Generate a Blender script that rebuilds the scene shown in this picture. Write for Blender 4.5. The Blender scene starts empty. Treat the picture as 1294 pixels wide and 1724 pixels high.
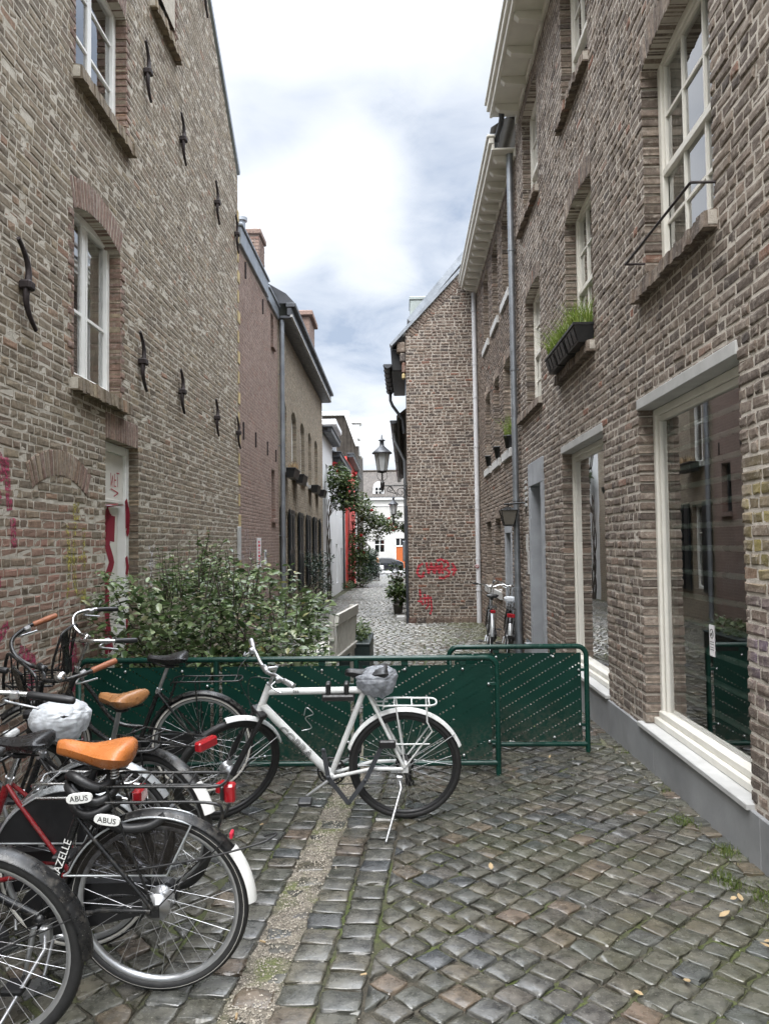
import bpy, math, random
import numpy as np
from mathutils import Matrix, Vector
from mathutils.bvhtree import BVHTree
PI = math.pi
R_ = math.radians
sc = bpy.context.scene
COL = sc.collection
XR = 1.82                                   # face of the right hand row of houses
GS = 0.0165                                 # the lane falls away gently


def gz(y):
    return -GS * max(0.0, y - 5.0)


# ------------------------------------------------------------------ mesh builder
class MB:
    def __init__(self, M=None):
        self.v = []; self.n = 0; self.f = []; self.m = []; self.s = []
        self.setM(M)

    def setM(self, M):
        self.M = None if M is None else np.array(M, float)
        self.flip = self.M is not None and np.linalg.det(self.M[:3, :3]) < 0

    def add(self, v, f, mat=0, smooth=False):
        v = np.asarray(v, float).reshape(-1, 3)
        if self.M is not None:
            v = v @ self.M[:3, :3].T + self.M[:3, 3]
        b = self.n
        self.v.append(v); self.n += len(v)
        if isinstance(f, np.ndarray):
            f = (f + b)
            if self.flip: f = f[:, ::-1]
            self.f.extend(f.tolist())
        else:
            for q in f:
                q = [i + b for i in q]
                self.f.append(q[::-1] if self.flip else q)
        k = len(self.f) - len(self.m)
        self.m.extend([mat] * k); self.s.extend([bool(q) for q in smooth] if hasattr(smooth, '__len__') else [smooth] * k)
        return self

    def box(self, x0, x1, y0, y1, z0, z1, mat=0):
        v = [(x0, y0, z0), (x1, y0, z0), (x1, y1, z0), (x0, y1, z0), (x0, y0, z1), (x1, y0, z1), (x1, y1, z1), (x0, y1, z1)]
        f = [(3, 2, 1, 0), (4, 5, 6, 7), (0, 1, 5, 4), (1, 2, 6, 5), (2, 3, 7, 6), (3, 0, 4, 7)]
        return self.add(v, f, mat)

    def bbox(self, x0, x1, y0, y1, z0, z1, b=.006, mat=0):
        """box with chamfered edges"""
        vs = []
        for (a, c, e) in ((1, 0, 0), (0, 1, 0), (0, 0, 1)):
            for sx in (0, 1):
                for sy in (0, 1):
                    for sz in (0, 1):
                        x = (x0 + (0 if a else b)) if sx == 0 else (x1 - (0 if a else b))
                        y = (y0 + (0 if c else b)) if sy == 0 else (y1 - (0 if c else b))
                        z = (z0 + (0 if e else b)) if sz == 0 else (z1 - (0 if e else b))
                        vs.append((x, y, z))
        i = lambda s, x, y, z: s * 8 + x * 4 + y * 2 + z
        f = []
        for k in (0, 1):
            q = [i(0, k, 0, 0), i(0, k, 0, 1), i(0, k, 1, 1), i(0, k, 1, 0)]; f.append(q if k == 0 else q[::-1])
            q = [i(1, 0, k, 0), i(1, 1, k, 0), i(1, 1, k, 1), i(1, 0, k, 1)]; f.append(q if k == 0 else q[::-1])
            q = [i(2, 0, 0, k), i(2, 0, 1, k), i(2, 1, 1, k), i(2, 1, 0, k)]; f.append(q if k == 0 else q[::-1])
        for a in (0, 1):
            for c in (0, 1):
                f.append([i(0, a, c, 0), i(0, a, c, 1), i(1, a, c, 1), i(1, a, c, 0)])
                f.append([i(0, a, 0, c), i(0, a, 1, c), i(2, a, 1, c), i(2, a, 0, c)])
                f.append([i(1, 0, a, c), i(1, 1, a, c), i(2, 1, a, c), i(2, 0, a, c)])
                for e in (0, 1):
                    f.append([i(0, a, c, e), i(1, a, c, e), i(2, a, c, e)])
        return self.add(vs, f, mat)

    def hull8(self, p, mat=0):
        """8 points ordered like box()"""
        return self.add(p, [(3, 2, 1, 0), (4, 5, 6, 7), (0, 1, 5, 4), (1, 2, 6, 5), (2, 3, 7, 6), (3, 0, 4, 7)], mat)

    def tube(self, pts, r, n=8, mat=0, closed=False, cap=True, sx=1.0):
        P = np.asarray(pts, float); k = len(P)
        rr = np.full(k, r, float) if np.isscalar(r) else np.asarray(r, float)
        if closed:
            T = np.roll(P, -1, 0) - np.roll(P, 1, 0)
        else:
            T = np.gradient(P, axis=0)
        T /= np.linalg.norm(T, axis=1)[:, None] + 1e-12
        a = np.array((0, 0, 1.)) if abs(T[0][2]) < .9 else np.array((1., 0, 0))
        N = np.cross(T[0], a); N /= np.linalg.norm(N)
        vs = []
        ang = np.arange(n) * 2 * PI / n
        for i in range(k):
            N = N - T[i] * np.dot(N, T[i]); N /= np.linalg.norm(N) + 1e-12
            B = np.cross(T[i], N)
            vs.append(P[i] + rr[i] * (np.cos(ang)[:, None] * N * sx + np.sin(ang)[:, None] * B))
        vs = np.concatenate(vs)
        f = []
        for i in range(k if closed else k - 1):
            j = (i + 1) % k
            for q in range(n):
                q2 = (q + 1) % n
                f.append((i * n + q, i * n + q2, j * n + q2, j * n + q))
        self.add(vs, f, mat, True)
        if cap and not closed:
            self.add(vs[:n], [tuple(range(n))[::-1]], mat); self.add(vs[-n:], [tuple(range(n))], mat)
        return self

    def lathe(self, prof, n=16, c=(0, 0, 0), axis='z', mat=0, smooth=True):
        c = np.array(c, float); ang = np.arange(n) * 2 * PI / n; vs = []
        for r, z in prof:
            a, b, h = r * np.cos(ang), r * np.sin(ang), np.full(n, z)
            vs.append(np.stack({'z': (a, b, h), 'y': (b, h, a), 'x': (h, a, b)}[axis], 1) + c)
        k = len(prof); f = []
        for i in range(k - 1):
            for q in range(n):
                q2 = (q + 1) % n
                f.append((i * n + q, i * n + q2, (i + 1) * n + q2, (i + 1) * n + q))
        self.add(np.concatenate(vs), f, mat, smooth)
        return self

    def torus(self, R, r, c=(0, 0, 0), nu=48, nv=8, mat=0, a0=0, a1=2 * PI, flat=1.0):
        """ring in the xz plane (axis y)"""
        cl = abs(a1 - a0 - 2 * PI) < 1e-6
        k = nu if cl else nu + 1
        A = a0 + (a1 - a0) * np.arange(k) / nu
        b = np.arange(nv) * 2 * PI / nv
        rad = np.broadcast_to(R + r * np.cos(b)[None, :], (k, nv))
        V = np.stack((rad * np.cos(A)[:, None], np.broadcast_to(r * flat * np.sin(b)[None, :], rad.shape), rad * np.sin(A)[:, None]), -1) + np.array(c)
        f = []
        for i in range(nu):
            j = (i + 1) % k
            for q in range(nv):
                q2 = (q + 1) % nv
                f.append((i * nv + q, j * nv + q, j * nv + q2, i * nv + q2))
        return self.add(V.reshape(-1, 3), f, mat, True)

    def prism(self, poly, w0, w1, mat=0):
        """poly in (x,y), extruded in z from w0 to w1"""
        n = len(poly)
        v = [(x, y, w0) for x, y in poly] + [(x, y, w1) for x, y in poly]
        f = [tuple(range(n))[::-1], tuple(range(n, 2 * n))] + [(i, (i + 1) % n, n + (i + 1) % n, n + i) for i in range(n)]
        return self.add(v, f, mat)

    def grid(self, G, mat=0, smooth=True, closeu=False):
        G = np.asarray(G, float); a, b = G.shape[:2]; f = []
        for i in range(a if closeu else a - 1):
            for j in range(b - 1):
                i2 = (i + 1) % a
                f.append((i * b + j, i2 * b + j, i2 * b + j + 1, i * b + j + 1))
        return self.add(G.reshape(-1, 3), f, mat, smooth)

    def ball(self, c, r, n=12, mat=0):
        c = np.array(c, float); r = np.broadcast_to(np.array(r, float), 3)
        th = np.linspace(0, PI, n // 2 + 1); ph = np.arange(n) * 2 * PI / n
        G = np.stack((np.sin(th)[None, :] * np.cos(ph)[:, None], np.sin(th)[None, :] * np.sin(ph)[:, None], np.broadcast_to(np.cos(th)[None, :], (n, len(th)))), -1)
        return self.grid(c + G * r, mat, True, True)

    def build(self, name, mats, parent=None):
        me = bpy.data.meshes.new(name)
        V = np.concatenate(self.v) if self.v else np.zeros((0, 3))
        lens = np.fromiter((len(q) for q in self.f), np.int32, len(self.f))
        loops = np.fromiter((i for q in self.f for i in q), np.int32, int(lens.sum()))
        me.vertices.add(len(V)); me.vertices.foreach_set('co', V.astype(np.float32).ravel())
        me.loops.add(len(loops)); me.loops.foreach_set('vertex_index', loops)
        me.polygons.add(len(lens))
        st = np.zeros(len(lens), np.int32); st[1:] = np.cumsum(lens)[:-1]
        me.polygons.foreach_set('loop_start', st); me.polygons.foreach_set('loop_total', lens)
        me.polygons.foreach_set('material_index', np.array(self.m, np.int32))
        me.polygons.foreach_set('use_smooth', np.array(self.s, bool))
        me.update(calc_edges=True)
        for m in (mats if isinstance(mats, (list, tuple)) else [mats]):
            me.materials.append(m)
        o = bpy.data.objects.new(name, me); COL.objects.link(o)
        if parent is not None:
            o.parent = parent
            if 'keep' in parent: o.matrix_parent_inverse = Matrix.Translation(-Vector(parent.location))
        return o


def tag(o, label, cat, group=None, kind=None):
    if label: o['label'] = label
    if cat: o['category'] = cat
    if group: o['group'] = group
    if kind: o['kind'] = kind
    return o


def thing(name, label, cat, loc=(0, 0, 0), group=None, keep=True, rot=(0, 0, 0)):
    """an Empty at the base of a thing; keep=True: its parts are given in world coordinates"""
    o = bpy.data.objects.new(name, None); COL.objects.link(o)
    o.empty_display_size = .2
    o.location = loc; o.rotation_euler = rot
    if keep: o['keep'] = 1
    return tag(o, label, cat, group)


def dup(root, loc=None, rot=None, label=None):
    r = root.copy(); COL.objects.link(r)
    if loc is not None: r.location = loc
    if rot is not None: r.rotation_euler = rot
    if label: r['label'] = label
    for ch in list(root.children):
        c = ch.copy(); COL.objects.link(c); c.parent = r
        for g in list(ch.children):
            d = g.copy(); COL.objects.link(d); d.parent = c
    return r


# ------------------------------------------------------------------ materials
class NT:
    def __init__(self, name):
        self.mat = bpy.data.materials.new(name); self.mat.use_nodes = True
        self.t = self.mat.node_tree; self.t.nodes.clear()
        self.out = self.t.nodes.new('ShaderNodeOutputMaterial')

    def n(self, typ, **kw):
        nd = self.t.nodes.new(typ)
        for k, v in kw.items():
            if k == 'i':
                for a, b in v.items():
                    if isinstance(b, bpy.types.NodeSocket): self.t.links.new(b, nd.inputs[a])
                    else: nd.inputs[a].default_value = b
            else:
                setattr(nd, k, v)
        return nd

    def coord(self):
        return self.n('ShaderNodeTexCoord').outputs['Object']

    def noise(self, scale, detail=3, rough=.55, vec=None, out=0, dist=0.):
        nd = self.n('ShaderNodeTexNoise', i={'Scale': scale, 'Detail': detail, 'Roughness': rough, 'Distortion': dist})
        self.t.links.new(vec if vec is not None else self.coord(), nd.inputs['Vector'])
        return nd.outputs[out]

    def mapr(self, x, a, b, c=0., d=1.):
        return self.n('ShaderNodeMapRange', i={0: x, 1: a, 2: b, 3: c, 4: d}).outputs[0]

    def math(self, op, a, b=0.0, c=None):
        nd = self.n('ShaderNodeMath', operation=op, i={0: a, 1: b})
        if c is not None:
            if isinstance(c, bpy.types.NodeSocket): self.t.links.new(c, nd.inputs[2])
            else: nd.inputs[2].default_value = c
        return nd.outputs[0]

    def mix(self, f, a, b, blend='MIX'):
        nd = self.n('ShaderNodeMix', data_type='RGBA', blend_type=blend)
        for k, x in ((0, f), (6, a), (7, b)):
            if isinstance(x, bpy.types.NodeSocket): self.t.links.new(x, nd.inputs[k])
            else: nd.inputs[k].default_value = (x if k == 0 else (*x, 1) if len(x) == 3 else x)
        return nd.outputs[2]

    def ramp(self, x, stops, interp='LINEAR'):
        nd = self.n('ShaderNodeValToRGB'); self.t.links.new(x, nd.inputs[0])
        cr = nd.color_ramp; cr.interpolation = interp
        while len(cr.elements) < len(stops): cr.elements.new(.5)
        for e, (p, c) in zip(cr.elements, stops):
            e.position = p; e.color = (*c, 1)
        return nd.outputs[0]

    def bump(self, h, strength=.3, dist=.01, nrm=None):
        nd = self.n('ShaderNodeBump', i={'Height': h, 'Strength': strength, 'Distance': dist})
        if nrm is not None: self.t.links.new(nrm, nd.inputs['Normal'])
        return nd.outputs[0]

    def pbsdf(self, col, rough=.6, metal=0., nrm=None, spec=.5, **kw):
        nd = self.n('ShaderNodeBsdfPrincipled')
        d = {'Base Color': col, 'Roughness': rough, 'Metallic': metal, 'Specular IOR Level': spec}
        d.update(kw)
        for k, x in d.items():
            if isinstance(x, bpy.types.NodeSocket): self.t.links.new(x, nd.inputs[k])
            elif isinstance(x, tuple) and len(x) == 3: nd.inputs[k].default_value = (*x, 1)
            else: nd.inputs[k].default_value = x
        if nrm is not None: self.t.links.new(nrm, nd.inputs['Normal'])
        return nd.outputs[0]

    def done(self, sh):
        self.t.links.new(sh, self.out.inputs[0]); return self.mat


def simple(name, col, rough=.5, metal=0., var=.12, vs=6., bump=0., bs=60., spec=.5, wet=0., **kw):
    t = NT(name)
    nz = t.noise(vs, 4)
    c = t.mix(t.mapr(nz, .3, .7), tuple(x * (1 - var) for x in col), tuple(min(1, x * (1 + var)) for x in col))
    rg = t.mapr(t.noise(vs * 2.3, 3), .3, .7, max(.03, rough - .08 - wet), min(1, rough + .1))
    nr = t.bump(t.noise(bs, 4), bump, .004) if bump else None
    return t.done(t.pbsdf(c, rg, metal, nr, spec, **kw))


def island(t):
    return t.n('ShaderNodeNewGeometry').outputs['Random Per Island']


def brick_mat(name, stops, smear, smear_amt=.5, rough=.85, patch=None, fine=90., val=.25):
    """fired brick: a colour per brick, blotches, mortar smears and pitted faces"""
    t = NT(name)
    c = t.ramp(island(t), stops)
    n1 = t.noise(28., 5, .62)
    c = t.mix(t.mapr(n1, .34, .68), c, t.mix(1., c, (1 - val * 1.8,) * 3, 'MULTIPLY'))
    n3 = t.noise(1.1, 4, .6)
    c = t.mix(t.mapr(n3, .35, .65, 0, .55), c, t.mix(1., c, (.72, .72, .74), 'MULTIPLY'))
    if patch:
        for (lo, hi, colr, amt) in patch:
            sep = t.n('ShaderNodeSeparateXYZ', i={0: t.coord()})
            my = t.math('MULTIPLY', t.mapr(sep.outputs[1], lo[0] - .15, lo[0] + .15), t.mapr(sep.outputs[1], hi[0] - .15, hi[0] + .15, 1, 0))
            mz = t.math('MULTIPLY', t.mapr(sep.outputs[2], lo[1] - .15, lo[1] + .15), t.mapr(sep.outputs[2], hi[1] - .15, hi[1] + .15, 1, 0))
            mk = t.math('MULTIPLY', t.math('MULTIPLY', my, mz), t.mapr(t.n('ShaderNodeTexWhiteNoise', noise_dimensions='1D', i={1: island(t)}).outputs[0], 0, 1, 0, amt))
            c = t.mix(mk, c, colr)
    sm = t.noise(15., 6, .7, dist=.6)
    c = t.mix(t.mapr(sm, .52, .66, 0, smear_amt), c, smear)
    spk = t.noise(95., 3, .6)
    c = t.mix(t.mapr(spk, .62, .70, 0, .55), c, smear)
    c = t.mix(t.mapr(spk, .36, .28, 0, .6), c, (.05, .04, .036))
    b = t.bump(t.noise(fine, 5, .65), .6, .007)
    b = t.bump(t.n('ShaderNodeTexVoronoi', i={'Scale': 55., 'Vector': t.coord()}).outputs[0], .18, .005, b)
    return t.done(t.pbsdf(c, t.mapr(n1, .3, .7, rough - .12, rough + .08), 0, b, .35))


def mortar_mat(name, a, b):
    t = NT(name)
    n1 = t.noise(6., 6, .65)
    c = t.mix(t.mapr(n1, .35, .65), a, b)
    nb = t.bump(t.noise(130., 5, .7), .8, .008)
    nb = t.bump(t.noise(22., 4), .6, .015, nb)
    return t.done(t.pbsdf(c, .9, 0, nb, .25))


M = {}
M['brick_r'] = brick_mat('brown_brick', [(0, (.14, .108, .088)), (.2, (.195, .153, .124)), (.42, (.26, .207, .166)), (.56, (.105, .084, .073)), (.64, (.165, .13, .106)), (.78, (.225, .172, .136)), (.94, (.30, .246, .198)), (.985, (.28, .20, .155)), (1, (.29, .125, .08))], (.40, .355, .305), .62,
                        patch=[((3.9, 1.55), (4.1, 2.05), (.36, .31, .05), .9), ((3.9, .9), (4.06, 1.32), (.13, .09, .22), .8)])
M['mortar_r'] = mortar_mat('beige_mortar', (.39, .35, .305), (.56, .515, .455))
M['brick_l'] = brick_mat('grey_brown_brick', [(0, (.215, .168, .115)), (.25, (.275, .222, .155)), (.45, (.175, .138, .10)), (.65, (.295, .242, .172)), (.82, (.245, .182, .132)), (.94, (.35, .285, .19)), (1, (.31, .18, .12))], (.35, .315, .255), .24,
                        patch=[((4.8, -.2), (7.0, 1.9), (.30, .165, .125), .95)])
M['mortar_l'] = mortar_mat('pale_grey_mortar', (.41, .375, .31), (.54, .50, .43))
M['brick_red'] = brick_mat('red_brick', [(0, (.25, .16, .122)), (.4, (.28, .185, .145)), (.7, (.22, .145, .115)), (1, (.31, .20, .15))], (.4, .37, .33), .35)
M['brick_arch'] = brick_mat('pale_arch_brick', [(0, (.27, .20, .145)), (.5, (.33, .26, .185)), (1, (.25, .17, .12))], (.4, .37, .33), .3)
M['brick_pink'] = brick_mat('pinkish_brick', [(0, (.31, .215, .175)), (.3, (.36, .26, .215)), (.6, (.28, .195, .16)), (.85, (.39, .29, .245)), (1, (.31, .18, .14))], (.36, .31, .28), .2)
M['mortar_pink'] = mortar_mat('pinkish_mortar', (.32, .27, .24), (.40, .35, .31))
M['brick_yel'] = brick_mat('yellow_grey_brick', [(0, (.35, .29, .21)), (.3, (.42, .35, .26)), (.6, (.30, .25, .19)), (.85, (.46, .395, .295)), (1, (.34, .25, .18))], (.42, .38, .32), .3)
M['mortar_yel'] = mortar_mat('sandy_mortar', (.30, .27, .225), (.40, .36, .30))
M['brick_g'] = brick_mat('gable_brick', [(0, (.13, .092, .074)), (.25, (.19, .138, .108)), (.45, (.09, .07, .062)), (.6, (.23, .175, .135)), (.8, (.16, .115, .092)), (.93, (.075, .064, .06)), (1, (.28, .135, .09))], (.40, .355, .305), .75)
M['mortar_g'] = mortar_mat('light_mortar', (.36, .325, .28), (.50, .46, .41))
M['white'] = simple('white_paint', (.80, .80, .77), .38, var=.04, bump=.08, bs=40)
M['offwhite'] = simple('ivory_paint', (.66, .64, .58), .42, var=.05, bump=.08, bs=40)
M['concrete'] = simple('bluestone', (.215, .22, .225), .62, var=.22, vs=2.2, bump=.22, bs=70)
M['stone'] = simple('grey_stone', (.30, .315, .335), .6, var=.15, vs=3, bump=.2, bs=60)
M['lightstone'] = simple('pale_sill_stone', (.42, .42, .41), .6, var=.14, vs=4, bump=.2, bs=60)
M['zinc'] = simple('zinc', (.30, .325, .355), .42, .75, var=.18, vs=3, bump=.05, bs=20)
M['zincdark'] = simple('dark_zinc', (.075, .08, .09), .45, .4, var=.2, vs=4)
M['whitepipe'] = simple('pale_grey_pipe', (.52, .525, .54), .45, var=.1, vs=2)
M['iron'] = simple('rusty_iron', (.032, .024, .024), .65, .3, var=.35, vs=18, bump=.25, bs=90)
M['green'] = simple('dark_green_paint', (.004, .034, .0245), .3, var=.25, vs=4, bump=.05, bs=25, wet=.08, spec=.35)
M['black'] = simple('black_paint', (.0095, .0098, .0105), .26, var=.2, wet=.1)
M['blackmat'] = simple('black_plastic', (.014, .014, .015), .42, var=.2, vs=25, bump=.1, bs=120)


def used_paint(name, col, rough, dirt=(.10, .09, .075), amt=.5):
    t = NT(name)
    c = t.mix(t.mapr(t.noise(5., 4), .3, .7), tuple(x * .82 for x in col), tuple(x * 1.2 for x in col))
    d = t.math('MULTIPLY', t.mapr(t.noise(26., 6, .72), .52, .68), amt)
    c = t.mix(d, c, dirt)
    sc2 = t.mapr(t.noise(150., 2, .5), .69, .73)
    c = t.mix(t.math('MULTIPLY', sc2, .6), c, (.3, .29, .27))
    vor = t.n('ShaderNodeTexVoronoi', i={'Scale': 260., 'Vector': t.coord()}).outputs[0]
    nb = t.bump(t.mapr(vor, 0, .3, 1, 0), .3, .002)
    return t.done(t.pbsdf(c, t.math('ADD', t.mapr(t.noise(30., 4), .3, .7, rough - .1, rough + .14), t.math('MULTIPLY', d, .4)), 0, nb, .5))


M['black'] = used_paint('black_paint', (.0095, .0098, .0105), .28)
M['rubber'] = simple('tyre_rubber', (.016, .016, .016), .62, var=.25, vs=30, bump=.25, bs=160)
M['chrome'] = simple('polished_steel', (.66, .66, .66), .24, 1., var=.08, vs=12)
M['alu'] = simple('aluminium', (.52, .53, .54), .38, .9, var=.1, vs=14)
M['spoke'] = simple('spoke_steel', (.62, .62, .63), .3, .85, var=.05)
M['redpaint'] = used_paint('red_frame_paint', (.20, .012, .016), .28)
M['whiteframe'] = used_paint('white_frame_paint', (.66, .67, .66), .3, (.34, .31, .26), .45)
M['silver'] = simple('silver_paint', (.42, .44, .45), .32, .5, var=.1)
M['redlens'] = simple('red_lens', (.30, .008, .014), .16, var=.1, vs=60, **{'Coat Weight': .6})
M['headlens'] = simple('lamp_lens', (.78, .80, .80), .12, var=.05)
M['brown_grip'] = simple('brown_grip', (.26, .095, .045), .5, var=.2, vs=30, bump=.2, bs=150)
M['interior'] = simple('dark_interior', (.10, .105, .10), .8, var=.3, vs=1.2)
M['intfloor'] = simple('interior_floor', (.20, .205, .195), .55, var=.2, vs=3)
M['shopwall'] = simple('pale_shop_wall', (.52, .56, .53), .8, var=.12, vs=1.2)
M['curtain'] = simple('grey_curtain', (.74, .74, .70), .9, var=.12, vs=8, bump=.3, bs=220)
M['rail'] = simple('pale_green_rail', (.74, .84, .81), .3, var=.06)
M['darkdoor'] = simple('dark_shutter_paint', (.011, .014, .017), .35, var=.2)
M['render_w'] = simple('white_render', (.74, .75, .76), .75, var=.07, vs=2, bump=.2, bs=40)
M['render_c'] = simple('cream_render', (.47, .465, .445), .75, var=.06, vs=1.5, bump=.2, bs=40)
M['render_r'] = simple('red_render', (.62, .075, .06), .7, var=.1, vs=2)
M['orange'] = simple('orange_door_paint', (.42, .105, .025), .45, var=.08)
M['paper'] = simple('white_paper', (.72, .70, .71), .7, var=.05)
M['paint_red'] = simple('poster_red', (.55, .02, .05), .7, var=.15)
M['bench'] = simple('weathered_white_wood', (.50, .485, .44), .6, var=.15, vs=12, bump=.2, bs=60)
M['planter'] = simple('dark_green_planter', (.012, .022, .022), .45, var=.2)
M['pot'] = simple('grey_pot', (.22, .21, .19), .75, var=.2)
M['twig'] = simple('bark', (.055, .042, .032), .85, var=.3, vs=30, bump=.4, bs=80)
M['soil'] = simple('soil', (.05, .04, .03), .9, var=.4, vs=40, bump=.5, bs=60)
M['carpaint'] = simple('black_car_paint', (.012, .013, .016), .18, var=.1, **{'Coat Weight': .7})
M['carglass'] = simple('dark_car_glass', (.02, .022, .025), .08, var=.1)
M['skin'] = simple('skin', (.50, .30, .22), .55, var=.06)
M['orangecloth'] = simple('orange_cloth', (.60, .27, .12), .8, var=.08)
M['greycloth'] = simple('grey_cloth', (.20, .20, .24), .85, var=.1)
M['hair'] = simple('dark_hair', (.03, .022, .018), .6, var=.2)
M['whitecloth'] = simple('white_cloth', (.72, .72, .72), .8, var=.05)
M['yelstone'] = simple('yellow_quoin_stone', (.42, .33, .17), .8, var=.25, vs=7, bump=.3, bs=60)


def roof_mat():
    t = NT('clay_roof_tiles')
    sep = t.n('ShaderNodeSeparateXYZ', i={0: t.coord()})
    w = t.n('ShaderNodeTexWave', wave_type='BANDS', bands_direction='X', i={'Scale': 1.25, 'Vector': t.coord()}).outputs[1]
    w2 = t.n('ShaderNodeTexWave', wave_type='BANDS', bands_direction='Z', wave_profile='SAW', i={'Scale': 1.05, 'Vector': t.coord()}).outputs[1]
    c = t.ramp(t.noise(3., 5, .7), [(.3, (.04, .034, .03)), (.5, (.065, .055, .047)), (.7, (.095, .082, .07))])
    h = t.math('ADD', w, w2)
    return t.done(t.pbsdf(c, .6, 0, t.bump(h, .9, .06), .4))


M['tiles'] = roof_mat()


def glass_mat(name, tint=(.86, .92, .90), gain=1.7, rough=0.0, wob=.0003):
    t = NT(name)
    nr = t.bump(t.noise(1.6, 2), 1., wob) if wob else None
    fr = t.n('ShaderNodeFresnel', i={'IOR': 1.5})
    gl = t.n('ShaderNodeBsdfGlossy', i={'Color': (1, 1, 1, 1), 'Roughness': rough})
    if nr is not None:
        t.t.links.new(nr, gl.inputs['Normal'])
    tr = t.n('ShaderNodeBsdfTransparent', i={'Color': (*tint, 1)})
    fac = t.math('MINIMUM', t.math('MULTIPLY', fr.outputs[0], gain), 1.0)
    mx = t.n('ShaderNodeMixShader', i={0: fac, 1: tr.outputs[0], 2: gl.outputs[0]})
    return t.done(mx.outputs[0])


M['glass'] = glass_mat('window_glass', (.84, .93, .91), 2.7)
M['oldglass'] = glass_mat('old_window_glass', (.82, .88, .9), 2.2, 0., .0015)


def milk_glass():
    t = NT('lantern_glass')
    d = t.pbsdf((.80, .82, .82), .3, 0, None, .5, **{'Transmission Weight': .35, 'IOR': 1.1})
    tl = t.n('ShaderNodeBsdfTranslucent', i={'Color': (.85, .87, .87, 1)})
    d = t.n('ShaderNodeMixShader', i={0: .45, 1: d, 2: tl.outputs[0]}).outputs[0]
    return t.done(d)


M['milk'] = milk_glass()


def cobble_mat():
    t = NT('wet_cobbles')
    c = t.ramp(island(t), [(0, (.05, .050, .044)), (.16, (.078, .076, .066)), (.3, (.062, .064, .062)), (.42, (.085, .078, .062)), (.55, (.07, .07, .062)), (.68, (.095, .09, .077)), (.8, (.055, .059, .064)), (.94, (.09, .078, .062)), (.985, (.11, .083, .066)), (1, (.08, .077, .068))])
    n1 = t.noise(14., 6, .68)
    c = t.mix(t.mapr(n1, .36, .66), t.mix(1., c, (.5, .5, .51), 'MULTIPLY'), t.mix(1., c, (1.5, 1.47, 1.4), 'MULTIPLY'))
    c = t.mix(t.mapr(t.noise(120., 3, .6), .60, .68, 0, .5), c, (.22, .21, .185))
    c = t.mix(t.mapr(t.noise(90., 3, .6), .38, .30, 0, .55), c, (.02, .02, .019))
    # algae on the lane far from the traffic
    sp = t.n('ShaderNodeSeparateXYZ', i={0: t.coord()})
    far = t.math('MULTIPLY', t.mapr(sp.outputs[1], 9, 12, .35, 1.), t.mapr(sp.outputs[0], .1, .9, .5, 1.3))
    mo = t.math('MULTIPLY', t.mapr(t.noise(1.3, 4, .6), .42, .62), t.math('MULTIPLY', far, .6))
    c = t.mix(mo, c, (.072, .078, .03))
    rg = t.mapr(t.noise(7., 4, .6), .34, .66, .09, .36)
    nb = t.bump(t.noise(75., 5, .65), .28, .004)
    nb = t.bump(t.noise(9., 3), .5, .010, nb)
    return t.done(t.pbsdf(c, rg, 0, nb, .68))


M['cobble'] = cobble_mat()


def dirt_mat():
    t = NT('joint_grit')
    n1 = t.math('ADD', t.math('MULTIPLY', t.noise(170., 4, .7), .6), t.math('MULTIPLY', t.noise(38., 4, .7), .4))
    c = t.mix(t.mapr(n1, .44, .57), (.045, .038, .03), (.25, .22, .175))
    sp = t.mapr(t.noise(260., 2, .5), .62, .68)
    c = t.mix(sp, c, (.42, .39, .33))
    mo = t.mapr(t.noise(2.6, 5, .65), .54, .66)
    c = t.mix(t.math('MULTIPLY', mo, .8), c, t.mix(t.mapr(t.noise(120., 3), .4, .6), (.045, .062, .012), (.12, .145, .03)))
    # outside the gutter the joints hold dark damp soil and moss
    sp3 = t.n('ShaderNodeSeparateXYZ', i={0: t.coord()})
    xo = t.math('SUBTRACT', sp3.outputs[0], t.math('MULTIPLY', t.math('SUBTRACT', sp3.outputs[1], 4.5), .067))
    xo = t.math('ADD', xo, t.math('MULTIPLY', t.math('SUBTRACT', t.noise(5., 4), .5), .36))
    g_ = t.math('MULTIPLY', t.mapr(xo, -.64, -.56), t.mapr(xo, -.42, -.34, 1, 0))
    g_ = t.math('ADD', g_, t.math('MULTIPLY', t.mapr(sp3.outputs[0], 1.62, 1.7), .7))
    soil = t.mix(t.mapr(n1, .42, .6), (.020, .018, .013), (.085, .075, .055))
    soil = t.mix(t.math('MULTIPLY', t.mapr(t.noise(1.9, 5, .65), .44, .60), .75), soil, t.mix(t.mapr(t.noise(120., 3), .4, .6), (.03, .045, .008), (.085, .11, .022)))
    c = t.mix(t.math('MINIMUM', g_, 1.), soil, c)
    return t.done(t.pbsdf(c, .75, 0, t.bump(n1, .8, .008), .35))


M['dirt'] = dirt_mat()


def leaf_mat(name, stops, rough=.38, trans=.25):
    t = NT(name)
    c = t.ramp(island(t), stops)
    c = t.mix(t.mapr(t.noise(22., 3), .3, .7), t.mix(1., c, (.75, .75, .7), 'MULTIPLY'), c)
    p = t.pbsdf(c, rough, 0, None, .5)
    tr = t.n('ShaderNodeBsdfTranslucent', i={'Color': c})
    return t.done(t.n('ShaderNodeMixShader', i={0: trans, 1: p, 2: tr.outputs[0]}).outputs[0])


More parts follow.
